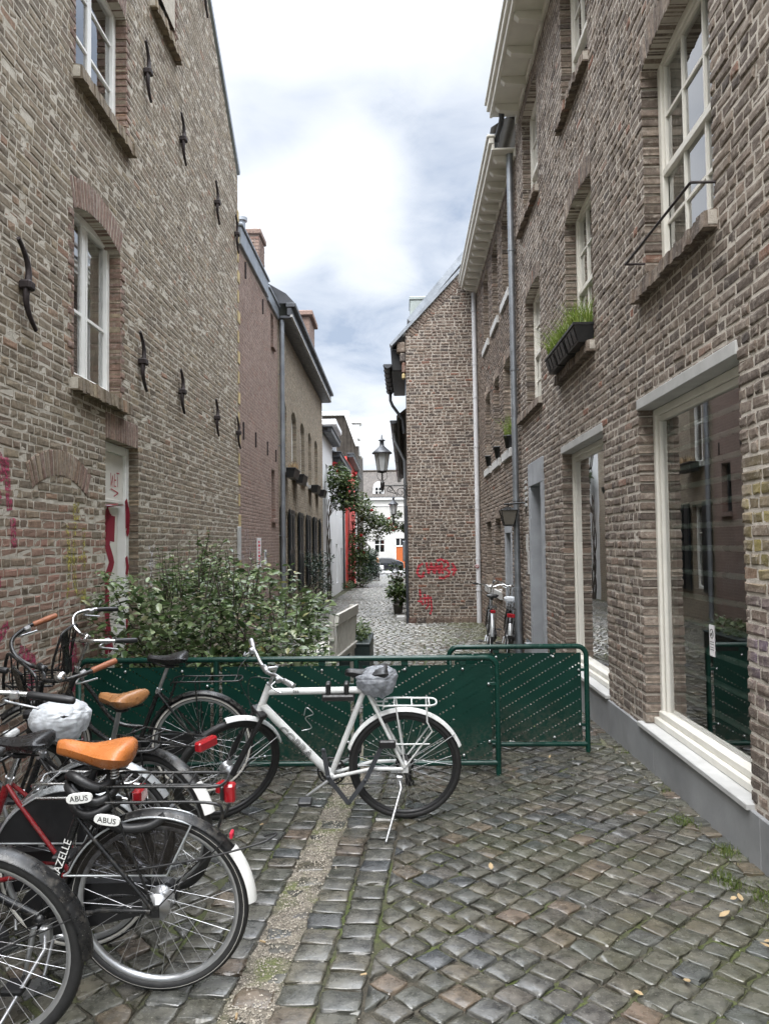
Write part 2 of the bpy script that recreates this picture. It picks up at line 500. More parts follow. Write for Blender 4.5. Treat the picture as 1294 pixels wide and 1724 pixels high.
M['leaf'] = leaf_mat('shrub_leaf', [(0, (.03, .055, .02)), (.22, (.06, .10, .036)), (.45, (.105, .16, .06)), (.7, (.18, .245, .11)), (.88, (.28, .345, .19)), (.97, (.37, .41, .26)), (1, (.30, .26, .08))], .25)
M['leaf2'] = leaf_mat('rose_leaf', [(0, (.03, .06, .02)), (.5, (.065, .105, .03)), (1, (.13, .165, .055))], .45)
M['leaf3'] = leaf_mat('hedge_leaf', [(0, (.012, .028, .016)), (.6, (.025, .048, .026)), (1, (.05, .075, .04))], .4)
M['grassleaf'] = leaf_mat('grass_blade', [(0, (.15, .23, .035)), (.6, (.24, .34, .06)), (1, (.34, .38, .12))], .5, .35)
M['moss'] = leaf_mat('moss_blade', [(0, (.05, .085, .012)), (.6, (.09, .13, .02)), (1, (.15, .17, .04))], .8, .3)
M['rose'] = leaf_mat('red_petal', [(0, (.35, .008, .015)), (1, (.55, .03, .04))], .5, .2)
M['pink'] = leaf_mat('hydrangea_petal', [(0, (.18, .04, .06)), (1, (.28, .16, .16))], .6, .2)
M['deadleaf'] = leaf_mat('fallen_leaf', [(0, (.38, .27, .14)), (.5, (.45, .34, .2)), (1, (.30, .17, .08))], .7, .15)


def leather(name, col):
    t = NT(name)
    c = t.mix(t.mapr(t.noise(9., 3), .3, .7), tuple(x * .86 for x in col), tuple(x * 1.1 for x in col))
    vor = t.n('ShaderNodeTexVoronoi', i={'Scale': 230., 'Vector': t.coord(), 'Randomness': 1.}).outputs[0]
    drops = t.mapr(vor, .0, .35, 1, 0)
    nb = t.bump(drops, .45, .003)
    return t.done(t.pbsdf(c, t.mapr(t.noise(40., 3), .35, .65, .2, .42), 0, nb, .5))


M['leather'] = leather('orange_leather', (.41, .135, .035))
M['tan'] = leather('tan_leather', (.27, .125, .048))
M['blacksaddle'] = leather('black_saddle_cover', (.016, .016, .017))


def plastic_bag(name, col, alpha):
    t = NT(name)
    p = t.pbsdf(col, .28, 0, t.bump(t.noise(55., 5, .7, dist=1.2), .6, .006), .5)
    tr = t.n('ShaderNodeBsdfTransparent', i={'Color': (.9, .9, .92, 1)})
    tl = t.n('ShaderNodeBsdfTranslucent', i={'Color': (*col, 1)})
    a = t.n('ShaderNodeMixShader', i={0: .3, 1: p, 2: tl.outputs[0]})
    fac = t.mapr(t.noise(30., 4), .35, .65, alpha - .15, min(1, alpha + .15))
    return t.done(t.n('ShaderNodeMixShader', i={0: fac, 1: tr.outputs[0], 2: a.outputs[0]}).outputs[0])


M['bagwhite'] = plastic_bag('white_plastic_film', (.78, .81, .84), .88)
M['bagclear'] = plastic_bag('clear_plastic_film', (.40, .42, .46), .78)
M['guard'] = plastic_bag('smoky_skirt_guard', (.035, .03, .024), .27)


def spray(name, col, cover=.62):
    t = NT(name)
    p = t.pbsdf(col, .7)
    tr = t.n('ShaderNodeBsdfTransparent')
    k = t.mapr(t.noise(38., 5, .7), cover - .17, cover - .02, 1., .0)
    return t.done(t.n('ShaderNodeMixShader', i={0: k, 1: tr.outputs[0], 2: p}).outputs[0])


M['g_red'] = spray('red_spray_paint', (.38, .025, .04), .70)
M['g_pink'] = spray('magenta_spray_paint', (.34, .045, .10), .60)
M['g_yel'] = spray('yellow_spray_paint', (.40, .35, .08), .57)
M['g_white'] = spray('white_spray_paint', (.62, .60, .62), .56)
M['g_dred'] = spray('crimson_spray_paint', (.24, .006, .025), .85)
M['g_black'] = spray('black_marker', (.03, .03, .03), .8)
M['g_peach'] = spray('peach_spray_paint', (.62, .33, .24), .62)


def perforated():
    """painted steel sheet with rows of punched holes (u = local x, v = local z)"""
    t = NT('perforated_green_sheet')
    at = t.n('ShaderNodeAttribute', attribute_name='uvp')
    sep = t.n('ShaderNodeSeparateXYZ', i={0: at.outputs['Vector']})
    u, v = sep.outputs[0], sep.outputs[1]
    du, dv = .0248, .098
    ku = t.math('ROUND', t.math('DIVIDE', u, du))
    uc = t.math('MULTIPLY', ku, du)
    lv = t.math('SUBTRACT', v, t.math('MULTIPLY', uc, .585))
    kv = t.math('MULTIPLY', t.math('ROUND', t.math('DIVIDE', lv, dv)), dv)
    a = t.math('SUBTRACT', u, uc); b = t.math('SUBTRACT', lv, kv)
    d = t.math('SQRT', t.math('ADD', t.math('MULTIPLY', a, a), t.math('MULTIPLY', b, b)))
    hole = t.math('LESS_THAN', d, .0068)
    inside = t.math('MULTIPLY', hole, sep.outputs[2])
    n1 = t.noise(3.5, 4)
    dz = t.n('ShaderNodeSeparateXYZ', i={0: t.coord()}).outputs[2]
    c = t.mix(t.mapr(n1, .3, .7), (.003, .026, .0185), (.005, .036, .026))
    spl = t.math('MULTIPLY', t.mapr(dz, .08, .42, .75, 0.), t.mapr(t.noise(42., 5, .7), .42, .62))
    c = t.mix(spl, c, (.075, .072, .058))
    scr = t.n('ShaderNodeMapping', i={0: t.coord(), 3: (3., 3., 60.)}).outputs[0]
    c = t.mix(t.math('MULTIPLY', t.mapr(t.noise(2.2, 4, .7, vec=scr), .66, .74), t.mapr(t.noise(3., 3), .45, .6)), c, (.05, .09, .075))
    p = t.pbsdf(c, t.mapr(t.noise(9., 4), .3, .7, .3, .45), 0, t.bump(t.noise(2.5, 2), .2, .01), .22)
    tr = t.n('ShaderNodeBsdfTransparent')
    return t.done(t.n('ShaderNodeMixShader', i={0: inside, 1: p, 2: tr.outputs[0]}).outputs[0])


M['perf'] = perforated()


# ------------------------------------------------------------------ brick walls
def wallM(o, u, w):
    """matrix from wall coordinates (along, up, out) to the world"""
    m = np.eye(4); m[:3, 0] = u; m[:3, 1] = (0, 0, 1); m[:3, 2] = w; m[:3, 3] = o
    return m


aL = R_(-.70)
uL = (math.sin(aL), math.cos(aL), 0); wL = (math.cos(aL), -math.sin(aL), 0)
oL = (-2.572, 0, 0)
ML = wallM(oL, uL, wL)
MRt = wallM((XR, 0, 0), (0, 1, 0), (-1, 0, 0))


def LP(s, z, w=0.):
    return np.array((oL[0] + uL[0] * s + wL[0] * w, uL[1] * s + wL[1] * w, z))


class Op:
    """an opening in a brick wall: u0..u1, v0..v1 (v1 = springing), arch rise, ring height"""
    def __init__(s, u0, u1, v0, v1, rise=0., ring=0.):
        s.u0, s.u1, s.v0, s.v1, s.rise, s.ring = u0, u1, v0, v1, rise, ring
        s.c = u1 - u0; s.um = (u0 + u1) / 2
        if rise > 0:
            s.R = (s.c ** 2 / 4 + rise ** 2) / (2 * rise); s.vc = v1 + rise - s.R
            s.th = math.asin(min(1, s.c / 2 / s.R))
        else:
            s.R = None
        s.top = v1 + rise

    def half(s, v, ring=True):
        """half width cut out of the brickwork at height v (0 = none)"""
        if v < s.v0: return 0
        if v < s.v1: return s.c / 2
        if s.R is None:
            return s.c / 2 + .0 if (ring and v < s.v1 + s.ring) else 0
        h = s.ring if ring else 0
        q = (s.R + h) ** 2 - (v - s.vc) ** 2
        if q <= 0: return 0
        return min(math.sqrt(q), s.c / 2 + (v - s.v1) * math.tan(s.th))


def brick_quads(u0, u1, v0, top, ops, h, L, joint, rng, bond='rustic', reveal=.12):
    """returns quads (N,4,2), back depth per brick; top is a float or a function v -> list of (ulo, uhi)"""
    Q = []; B = []
    vmax = top if not callable(top) else top(None)
    n = int((vmax - v0) / h)
    for i in range(n):
        va, vb = v0 + i * h, v0 + (i + 1) * h - joint
        vm = (va + vb) / 2
        spans = [(u0, u1)] if not callable(top) else top(vb)
        edges = []
        for o in ops:
            k = o.half(vm)
            if k > 0: edges.append((o.um - k, o.um + k))
        segs = []
        for a, b in spans:
            cur = [(a, b)]
            for ea, eb in edges:
                nx = []
                for x, y in cur:
                    if eb <= x or ea >= y: nx.append((x, y)); continue
                    if ea > x: nx.append((x, ea))
                    if eb < y: nx.append((eb, y))
                cur = nx
            segs += cur
        eset = [e for ed in edges for e in ed]
        for a, b in segs:
            if b - a < .03: continue
            x = a; first = True
            head = (i % 2 == 0)
            while x < b - .02:
                if bond == 'rustic':
                    l = (L * .52 if rng.random() < .62 else L)
                elif bond == 'cross':
                    l = L / 2 if head else L
                else:
                    l = L
                if first and (i % 2 == 1): l *= .5 if bond != 'cross' else .75
                l *= rng.uniform(.9, 1.1)
                e = x + l
                if b - e < .05: e = b
                at_edge = any(abs(x - z) < 1e-6 or abs(min(e, b) - z) < 1e-6 for z in eset)
                xe = e if e >= b else e - joint * rng.uniform(.7, 1.2)
                Q.append(((x, va), (xe, va), (xe, vb), (x, vb)))
                B.append(-reveal if at_edge else -.02)
                x = e; first = False
    return Q, B


def ring_quads(o, joint=.012, w=.062, reveal=.12):
    Q = []; B = []
    if o.ring <= 0: return Q, B
    if o.R is None:
        n = int(o.c / w)
        for i in range(n):
            a = o.u0 + o.c * i / n; b = o.u0 + o.c * (i + 1) / n - joint
            Q.append(((a, o.v1), (b, o.v1), (b, o.v1 + o.ring), (a, o.v1 + o.ring))); B.append(-reveal)
    else:
        n = int(2 * o.th * o.R / w)
        for i in range(n):
            t0 = -o.th + 2 * o.th * i / n; t1 = -o.th + 2 * o.th * (i + 1) / n - joint / o.R
            p = lambda r, t: (o.um + r * math.sin(t), o.vc + r * math.cos(t))
            Q.append((p(o.R, t0), p(o.R, t1), p(o.R + o.ring, t1), p(o.R + o.ring, t0))); B.append(-reveal)
    return Q, B


def lay(mb, Q, B, rng, d=.010, jit=.004, tilt=.004, mat=0, bulge=.003):
    """turn quads into worn bricks"""
    if not Q: return
    Q = np.array(Q, float); N = len(Q); B = np.array(B, float)
    g = np.random.default_rng(rng.randrange(1 << 30))
    size = np.linalg.norm(Q[:, 1] - Q[:, 0], axis=1)
    ht = np.linalg.norm(Q[:, 3] - Q[:, 0], axis=1)
    es = np.clip(.011 / np.maximum(size, .02), .03, .3); et = np.clip(.011 / np.maximum(ht, .02), .03, .3)
    P = np.zeros((N, 4, 4, 3))
    S = np.stack((np.zeros(N), es, 1 - es, np.ones(N)), 1); T = np.stack((np.zeros(N), et, 1 - et, np.ones(N)), 1)
    for i in range(4):
        for j in range(4):
            s = S[:, i][:, None]; t = T[:, j][:, None]
            P[:, i, j, :2] = Q[:, 0] * (1 - s) * (1 - t) + Q[:, 1] * s * (1 - t) + Q[:, 2] * s * t + Q[:, 3] * (1 - s) * t
    P[..., :2] += g.uniform(-jit, jit, P[..., :2].shape)
    base = d + g.uniform(-tilt, tilt, N)
    edge = np.ones((4, 4), bool); edge[1:3, 1:3] = False
    w = np.where(edge, .45, 1.0)[None] * base[:, None, None] + g.uniform(-bulge, bulge, (N, 4, 4)) * np.where(edge, .6, 1.)[None]
    P[..., 2] = w
    loop = [(0, 0), (1, 0), (2, 0), (3, 0), (3, 1), (3, 2), (3, 3), (2, 3), (1, 3), (0, 3), (0, 2), (0, 1)]
    Bk = np.stack([P[:, i, j] for i, j in loop], 1); Bk = Bk.copy(); Bk[..., 2] = B[:, None]
    V = np.concatenate((P.reshape(N, 16, 3), Bk), 1)
    F = []
    for i in range(3):
        for j in range(3):
            F.append((i * 4 + j, (i + 1) * 4 + j, (i + 1) * 4 + j + 1, i * 4 + j + 1))
    for k in range(12):
        i, j = loop[k]; i2, j2 = loop[(k + 1) % 12]
        F.append((i2 * 4 + j2, i * 4 + j, 16 + k, 16 + (k + 1) % 12))
    F = np.array(F)
    allF = (F[None] + (np.arange(N) * 28)[:, None, None]).reshape(-1, 4)
    mb.add(V.reshape(-1, 3), allF, mat)


def mortar(mb, u0, u1, v0, v1, ops, mat=1, reveal=.14, w=0., poly=None):
    """the bed the bricks stand in: one sheet with the openings cut out and returned inwards"""
    E = .013
    us = sorted({u0, u1} | {x for o in ops for x in (o.u0 - E, o.u1 + E) if u0 < x < u1})
    vs = sorted({v0, v1} | {x for o in ops for x in (o.v0, o.top) if v0 < x < v1})
    for a, b in zip(us, us[1:]):
        for c, d in zip(vs, vs[1:]):
            m, n = (a + b) / 2, (c + d) / 2
            if any(o.u0 - E < m < o.u1 + E and o.v0 < n < o.top for o in ops): continue
            mb.add([(a, c, w), (b, c, w), (b, d, w), (a, d, w)], [(0, 1, 2, 3)], mat)
    for o in ops:
        a, b, c, d = o.u0 - E, o.u1 + E, o.v0, o.top
        s = o.v1 if o.R else d
        mb.add([(a, c, w), (a, c, -reveal), (a, s, -reveal), (a, s, w)], [(0, 1, 2, 3)], mat)
        mb.add([(b, c, w), (b, c, -reveal), (b, s, -reveal), (b, s, w)], [(3, 2, 1, 0)], mat)
        mb.add([(a, c, w), (b, c, w), (b, c, -reveal), (a, c, -reveal)], [(0, 1, 2, 3)], mat)
        if o.R is None:
            mb.add([(a, d, w), (b, d, w), (b, d, -reveal), (a, d, -reveal)], [(3, 2, 1, 0)], mat)
        else:
            n = 12; pts = [(o.um + o.R * math.sin(-o.th + 2 * o.th * i / n), o.vc + o.R * math.cos(-o.th + 2 * o.th * i / n)) for i in range(n + 1)]
            for i in range(n):
                (x0, y0), (x1, y1) = pts[i], pts[i + 1]
                mb.add([(x0, y0, w), (x1, y1, w), (x1, d, w), (x0, d, w)], [(0, 1, 2, 3)], mat)
                mb.add([(x0, y0, w), (x1, y1, w), (x1, y1, -reveal), (x0, y0, -reveal)], [(3, 2, 1, 0)], mat)


def brick_wall(name, Mx, u0, u1, v0, v1, ops, mats, root, seed, h=.07, L=.2, joint=.015, d=.01, bond='rustic', top=None, reveal=.12, jit=.004, tilt=.004, ring_mat=0, extra=None, bulge=.003):
    rng = random.Random(seed); mb = MB(Mx)
    Q, B = brick_quads(u0, u1, v0, top or v1, ops, h, L, joint, rng, bond, reveal)
    lay(mb, Q, B, rng, d, jit, tilt, 0, bulge)
    for o in ops:
        q, b = ring_quads(o, reveal=reveal); lay(mb, q, b, rng, d + .002, jit * .7, tilt, ring_mat, bulge)
    if extra: extra(mb, rng)
    if top is None:
        mortar(mb, u0, u1, v0, v1, ops, 1, reveal)
    else:
        k = 60; vv = np.linspace(v0, top(None), k)
        mortar(mb, u0, u1, v0, top.flat, ops, 1, reveal)
        vv = np.linspace(top.flat, top(None), 40)
        for a, b in zip(vv, vv[1:]):
            for (x0, x1), (y0, y1) in zip(top(a), top(b - 1e-6)):
                mb.add([(x0, a, 0), (x1, a, 0), (y1, b, 0), (y0, b, 0)], [(0, 1, 2, 3)], 1)
    return mb.build(name, mats, root)


def rowlock(mb, u0, u1, v0, v1, rng, d=.07, n=None, mat=0):
    """a sill of bricks on edge, leaning out"""
    n = n or int((u1 - u0) / .066)
    for i in range(n):
        a = u0 + (u1 - u0) * i / n + .003; b = u0 + (u1 - u0) * (i + 1) / n - .003
        j = lambda s=.005: rng.uniform(-s, s)
        dd = d + j(.012); va = v0 + j(); vb = v1 + j()
        p = [(a, va, -.05), (b, va, -.05), (b, va - .004 + j(), dd), (a, va - .004 + j(), dd), (a, vb, -.05), (b, vb, -.05), (b, vb - .03 + j(), dd - .008), (a, vb - .03 + j(), dd - .008)]
        mb.hull8(p, mat)
    mb.box(u0, u1, v0 + .012, v1 - .03, -.05, d - .02, 1)


def window(root, Mx, u0, u1, v0, v1, w=-.11, t=.055, deep=.06, vb=(), hb=(), rail=None, bt=.022, mat='white', glass='oldglass', room=1.0, curtain=None, gap=0., sash=0.0, name='window'):
    """frame with its glazing bars; sub-parts: pane, interior"""
    mb = MB(Mx)
    a, b, c, d = u0 + gap, u1 - gap, v0, v1
    mb.bbox(a, a + t, c, d, w - deep, w, .005); mb.bbox(b - t, b, c, d, w - deep, w, .005)
    mb.bbox(a + t, b - t, d - t, d, w - deep, w - .002, .005); mb.bbox(a + t, b - t, c, c + t * 1.1, w - deep, w + .012, .005)
    ia, ib, ic, idd = a + t, b - t, c + t * 1.1, d - t
    if sash:
        s = sash
        for lo, hi, ww in ((rail if rail else ic, idd, w - .018), (ic, (rail if rail else idd), w - .04)):
            mb.bbox(ia, ia + s, lo, hi, ww - .035, ww, .004); mb.bbox(ib - s, ib, lo, hi, ww - .035, ww, .004)
            mb.bbox(ia + s, ib - s, hi - s, hi, ww - .035, ww, .004); mb.bbox(ia + s, ib - s, lo, lo + s * 1.2, ww - .035, ww, .004)
            if not rail: break
    if rail: mb.bbox(ia, ib, rail - .03, rail + .025, w - .05, w - .004, .004)
    for x in vb:
        lo, hi, f, tt = (x + (bt,))[:4] if len(x) == 3 else x
        mb.box(f - tt / 2, f + tt / 2, lo, hi, w - .05, w - .022)
    for y in hb:
        lo, hi, f = y
        mb.box(lo, hi, f - bt / 2, f + bt / 2, w - .049, w - .024)
    o = mb.build(name, M[mat], root)
    g = MB(Mx); g.add([(a + .01, c + .01, w - .04), (b - .01, c + .01, w - .04), (b - .01, d - .01, w - .04), (a + .01, d - .01, w - .04)], [(0, 1, 2, 3)])
    g.build('pane', M[glass], o)
    if room:
        r = MB(Mx); x0, x1, y0, y1, z0, z1 = a - .1, b + .1, c - .02, d + .05, w - .065 - room, w - .062
        q = [(x0, y0, z0), (x1, y0, z0), (x1, y1, z0), (x0, y1, z0), (x0, y0, z1), (x1, y0, z1), (x1, y1, z1), (x0, y1, z1)]
        r.add(q, [(0, 1, 2, 3), (0, 1, 5, 4), (1, 2, 6, 5), (2, 3, 7, 6), (3, 0, 4, 7)])
        r.build('interior', M['interior'], o)
    if curtain:
        cu = MB(Mx); n = 40; lo, hi, bot = curtain
        G = [[(lo + (hi - lo) * i / n, y, w - .075 + .009 * math.sin(i * 1.9) + .004 * math.sin(i * .7)) for y in (bot, d)] for i in range(n + 1)]
        cu.grid(G); cu.build('curtain', M['curtain'], o)
    return o


def stroke(wall_bvh, Mx, lines, width, name, mat, parent, off=.0025, step=.012):
    """sprayed lines that follow the relief of the bricks"""
    mb = MB(); Mi = np.array(Mx, float); w = Mi[:3, 2]
    for ln in lines:
        P = []
        for (a, b) in zip(ln, ln[1:]):
            k = max(1, int(math.hypot(b[0] - a[0], b[1] - a[1]) / step))
            P += [(a[0] + (b[0] - a[0]) * i / k, a[1] + (b[1] - a[1]) * i / k) for i in range(k)]
        P.append(ln[-1]); P = np.array(P)
        T = np.gradient(P, axis=0); T /= np.linalg.norm(T, axis=1)[:, None] + 1e-9
        nrm = np.stack((-T[:, 1], T[:, 0]), 1); m = max(2, int(width / step) + 1)
        G = []
        for i in range(len(P)):
            row = []
            for j in range(m + 1):
                q = P[i] + nrm[i] * width * (j / m - .5)
                o = Mi[:3, :3] @ np.array((q[0], q[1], .25)) + Mi[:3, 3]
                hit = wall_bvh.ray_cast(Vector(o), Vector(-w), .6)
                h = np.array(hit[0]) if hit[0] is not None else o - w * .24
                row.append(h + w * off)
            G.append(row)
        mb.grid(G, 0, False)
    return mb.build(name, M[mat], parent)


def bvh_of(o):
    return BVHTree.FromPolygons([v.co for v in o.data.vertices], [tuple(p.vertices) for p in o.data.polygons])


# ================================================================== THE RIGHT HAND HOUSE
house_r = thing('brick_house', 'tall brown brick house with two big shop windows and a bluestone plinth', 'house', (XR + .5, 6, 0))
opsR = [Op(4.19, 5.97, .28, 2.705), Op(7.04, 8.87, .29, 2.70), Op(10.04, 11.20, -.3, 2.80),
        Op(4.44, 5.69, 3.62, 5.21, .075, .20), Op(7.28, 8.46, 3.62, 5.21, .075, .20), Op(10.08, 11.28, 3.62, 5.21, .07, .20),
        Op(4.44, 5.69, 6.42, 7.93, .06, .19), Op(7.28, 8.46, 6.42, 7.93, .06, .19), Op(10.02, 11.25, 6.42, 7.93, .06, .19)]


def ex_r(mb, rng):
    for (a, b, z) in ((4.40, 5.88, 3.50), (7.24, 8.88, 3.50), (10.04, 11.9, 3.50), (4.4, 5.75, 6.30), (7.24, 8.6, 6.30), (9.98, 11.6, 6.30)):
        rowlock(mb, a, min(b, 11.85), z, z + .125, rng, .075)


wall_r = brick_wall('wall', MRt, .3, 11.92, .24, 8.26, opsR, [M['brick_r'], M['mortar_r']], house_r, 11, h=.0735, L=.205, joint=.0205, d=.0055, reveal=.13, jit=.0058, tilt=.004, extra=ex_r, bulge=.0025)
# plinth of bluestone slabs
mb = MB(MRt); e = .3
for b in (1.5, 2.75, 4.05, 5.75, 6.95, 7.62, 8.9, 10.03):
    mb.bbox(e + .002, b - .002, -.3, .272, -.12, .026, .004); e = b
mb.build('plinth', M['concrete'], house_r)
mb = MB(MRt); mb.bbox(11.21, 11.9, -.4, .16, -.1, .02, .004); mb.build('plinth', M['concrete'], house_r)
for (a, b, z) in ((4.19, 5.97, 2.705), (7.04, 8.87, 2.70)):
    mb = MB(MRt); mb.bbox(a - .005, b + .005, z - .004, z + .075, -.14, .017, .004); mb.build('lintel', M['lightstone'], house_r)
# shop windows
for (a, b, c, d) in ((4.19, 5.97, .28, 2.70), (7.04, 8.87, .29, 2.695)):
    sl = MB(MRt); sl.bbox(a - .03, b + .10, c - .012, c + .022, -.11, .045, .004); sl.build('window_sill', M['lightstone'], house_r)
    mb = MB(MRt)
    mb.bbox(a, b, c + .022, c + .075, -.19, -.055, .006); mb.bbox(a + .02, b - .02, c + .075, c + .125, -.19, -.085, .006)
    mb.bbox(b - .052, b, c + .075, d, -.19, -.105, .006); mb.bbox(a, a + .052, c + .075, d, -.19, -.105, .006)
    mb.bbox(b - .095, b - .054, c + .125, d - .05, -.19, -.125, .004); mb.bbox(a + .054, a + .095, c + .125, d - .05, -.19, -.125, .004)
    mb.bbox(a + .052, b - .052, d - .055, d, -.19, -.107, .006); mb.bbox(a + .054, b - .054, d - .10, d - .056, -.19, -.127, .004)
    wn = mb.build('window', M['offwhite'], house_r)
    g = MB(MRt); g.add([(a + .06, c + .1, -.15), (b - .06, c + .1, -.15), (b - .06, d - .06, -.15), (a + .06, d - .06, -.15)], [(0, 1, 2, 3)])
    g.build('pane', M['glass'], wn)
    r = MB(MRt); x0, x1, y0, y1, z0, z1 = a - .6, b + .5, c - .02, d + .12, -3.2, -.195
    q = [(x0, y0, z0), (x1, y0, z0), (x1, y1, z0), (x0, y1, z0), (x0, y0, z1), (x1, y0, z1), (x1, y1, z1), (x0, y1, z1)]
    r.add(q, [(0, 1, 2, 3), (0, 1, 5, 4)], 1); r.add(q, [(1, 2, 6, 5), (2, 3, 7, 6), (3, 0, 4, 7)], 0)
    r.build('interior', [M['shopwall'], M['intfloor']], wn)
    if a < 5:
        zs = [2.50, 2.36, 2.215, 2.08, 1.945, 1.795, 1.64, 1.47, 1.30, 1.125, .945, .76, .56, .40]
        for i, z in enumerate(zs):
            t = MB(); t.tube([(XR + .20, a - .0, z), (XR + .20, b - .12, z)], .0205, 8); t.build('rail', M['rail'], wn)
        p = MB(); p.box(XR + .185, XR + .215, b - .13, b - .10, .3, 2.68); p.build('rail_post', M['rail'], wn)
        t = MB(); t.box(XR + .9, XR + 1.7, 4.5, 5.9, .3, 1.0); t.bbox(XR + .85, XR + 1.75, 4.4, 6.0, 1.0, 1.05); t.build('counter', M['intfloor'], wn)
# no-bicycles sticker on the big pane
st = MB(MRt); st.bbox(5.005, 5.085, .945, 1.145, -.1485, -.1465, .0005)
st_o = tag(st.build('window_sticker', M['paper'], None), 'small white no-bicycles sticker on the big shop window', 'sticker')
q = MB(MRt)
def ring_uv(mb, cu, cv, r, t, w0, w1, n=28):
    G = [[(cu + rr * math.cos(2 * PI * i / n), cv + rr * math.sin(2 * PI * i / n), ww) for rr, ww in ((r - t, w0), (r - t, w1), (r, w1), (r, w0))] for i in range(n)]
    mb.grid(G, 0, False, True)
ring_uv(q, 5.045, 1.09, .031, .005, -.1465, -.1455)
q.hull8([(5.022, 1.106, -.1465), (5.026, 1.111, -.1465), (5.026, 1.111, -.1453), (5.022, 1.106, -.1453), (5.064, 1.068, -.1465), (5.068, 1.073, -.1465), (5.068, 1.073, -.1453), (5.064, 1.068, -.1453)])
ring_uv(q, 5.033, 1.083, .009, .0025, -.1465, -.1457); ring_uv(q, 5.057, 1.083, .009, .0025, -.1465, -.1457)
for z in (1.035, 1.02, 1.0, .985): q.box(5.015, 5.075, z, z + .004, -.1465, -.1457)
q.build('sign_print', M['blackmat'], st_o)
# door case
mb = MB(MRt)
mb.bbox(11.03, 11.20, -.4, 2.48, -.32, .025, .006); mb.bbox(10.04, 10.22, -.4, 2.48, -.32, .025, .006); mb.bbox(10.04, 11.20, 2.482, 2.81, -.32, .027, .006)
mb.build('door_surround', M['stone'], house_r)
dr = MB(MRt); dr.bbox(10.22, 11.03, -.3, 2.48, -.36, -.31, .004)
for z0, z1 in ((.1, .9), (1.05, 2.3)): dr.bbox(10.33, 10.92, z0, z1, -.315, -.30, .012)
dro = dr.build('door', M['zincdark'], house_r)
dk = MB(MRt); dk.lathe([(.0, 0), (.025, 0), (.03, .02), (.02, .045), (0, .05)], 10, (10.28, 1.0, -.30)); dk.build('handle', M['chrome'], dro)
# upper sashes
for (u0, u1, z0, z1) in ((4.44, 5.69, 3.62, 5.285), (7.28, 8.46, 3.62, 5.285), (10.08, 11.28, 3.62, 5.28)):
    r = z0 + (z1 - z0) * .47; a, b = u0 + .065, u1 - .065; f = (b - a) / 3
    window(house_r, MRt, u0, u1, z0, z1, -.115, .065, .09, vb=[(r, z1 - .05, a + f), (r, z1 - .05, a + 2 * f), (z0 + .07, r, a + f), (z0 + .07, r, a + 2 * f)],
           hb=[(a, b, r + (z1 - r) * .47), (a, b, z0 + (r - z0) * .52)], rail=r, mat='offwhite', sash=.032, curtain=(b - .28, b, z0) if u0 < 9 else None)
for (u0, u1, z0, z1) in ((4.44, 5.69, 6.42, 7.99), (7.28, 8.46, 6.42, 7.99), (10.02, 11.25, 6.42, 7.99)):
    r = z0 + .62; a, b = u0 + .065, u1 - .065; f = (b - a) / 3
    window(house_r, MRt, u0, u1, z0, z1, -.115, .065, .09, vb=[(r, z1 - .05, a + f), (r, z1 - .05, a + 2 * f)], hb=[(a, b, r + (z1 - r) * .47)], rail=r, mat='offwhite', sash=.032)
# iron window guard
mb = MB(MRt)
mb.tube([(5.72, 3.76, -.02), (5.72, 3.76, .145), (4.41, 3.76, .145), (4.41, 3.76, -.02)], .009, 6)
mb.build('window_bar', M['iron'], house_r)


def cornice(root, Mx, u0, u1, z, proj, step, returns=True, mat='offwhite', gz_=.16, gut=True):
    mb = MB(Mx)
    mb.bbox(u0, u1, z, z + .03, -.1, proj - .02, .004)                       # soffit boards
    k = int((u1 - u0) / .34)
    mb.bbox(u0 - .01, u1 + .01, z - .01, z + gz_, proj - .045, proj, .006)
    mb.bbox(u0 - .02, u1 + .02, z + gz_ * .55, z + gz_ + .03, proj - .04, proj + .045, .012)
    mb.bbox(u0 - .03, u1 + .03, z + gz_ + .031, z + gz_ + .075, proj - .06, proj + .075, .012)
    mb.bbox(u0, u1, z - .11, z - .001, -.01, .035, .006)
    o = mb.build('cornice', M[mat], root)
    n = int((u1 - u0) / step)
    for i in range(n):
        u = u0 + (i + .5) * (u1 - u0) / n
        b = MB(Mx)
        prof = [(.03, -.002), (proj - .05, -.002), (proj - .05, -.05), (proj - .1, -.10), (.03, -.13)]
        v = [(u - .045, z + y, w) for w, y in prof] + [(u + .045, z + y, w) for w, y in prof]
        m = len(prof)
        b.add(v, [tuple(range(m)), tuple(range(m, 2 * m))[::-1]] + [(i2, (i2 + 1) % m, m + (i2 + 1) % m, m + i2) for i2 in range(m)])
        b.build('bracket', M[mat], o)
    if gut:
        g = MB(Mx); g.bbox(u0, u1, z + gz_ + .076, z + gz_ + .10, proj - .14, proj + .07, .005); g.build('gutter', M['zinc'], root)
    return o


cornice(house_r, MRt, .3, 11.72, 8.28, .42, .64)
rf = MB(MRt); rf.add([(.3, 8.46, .4), (11.75, 8.46, .4), (11.75, 12.5, -4), (.3, 12.5, -4)], [(0, 1, 2, 3)]); rf.add([(.3, 8.2, -.05), (.3, 8.46, .4), (.3, 12.5, -4), (.3, 8.2, -8), (11.75, 8.2, -.05), (11.75, 8.46, .4), (11.75, 12.5, -4), (11.75, 8.2, -8)], [(0, 1, 2, 3), (4, 5, 6, 7)])
rf.build('roof', M['tiles'], house_r)
# outlet under the upper gutter
mb = MB(MRt); mb.tube([(11.6, 8.3, .25), (11.6, 8.2, .25), (11.66, 8.12, .26), (11.86, 8.08, .28), (11.95, 8.02, .28)], .042, 10); mb.build('gutter_outlet', M['zincdark'], house_r)
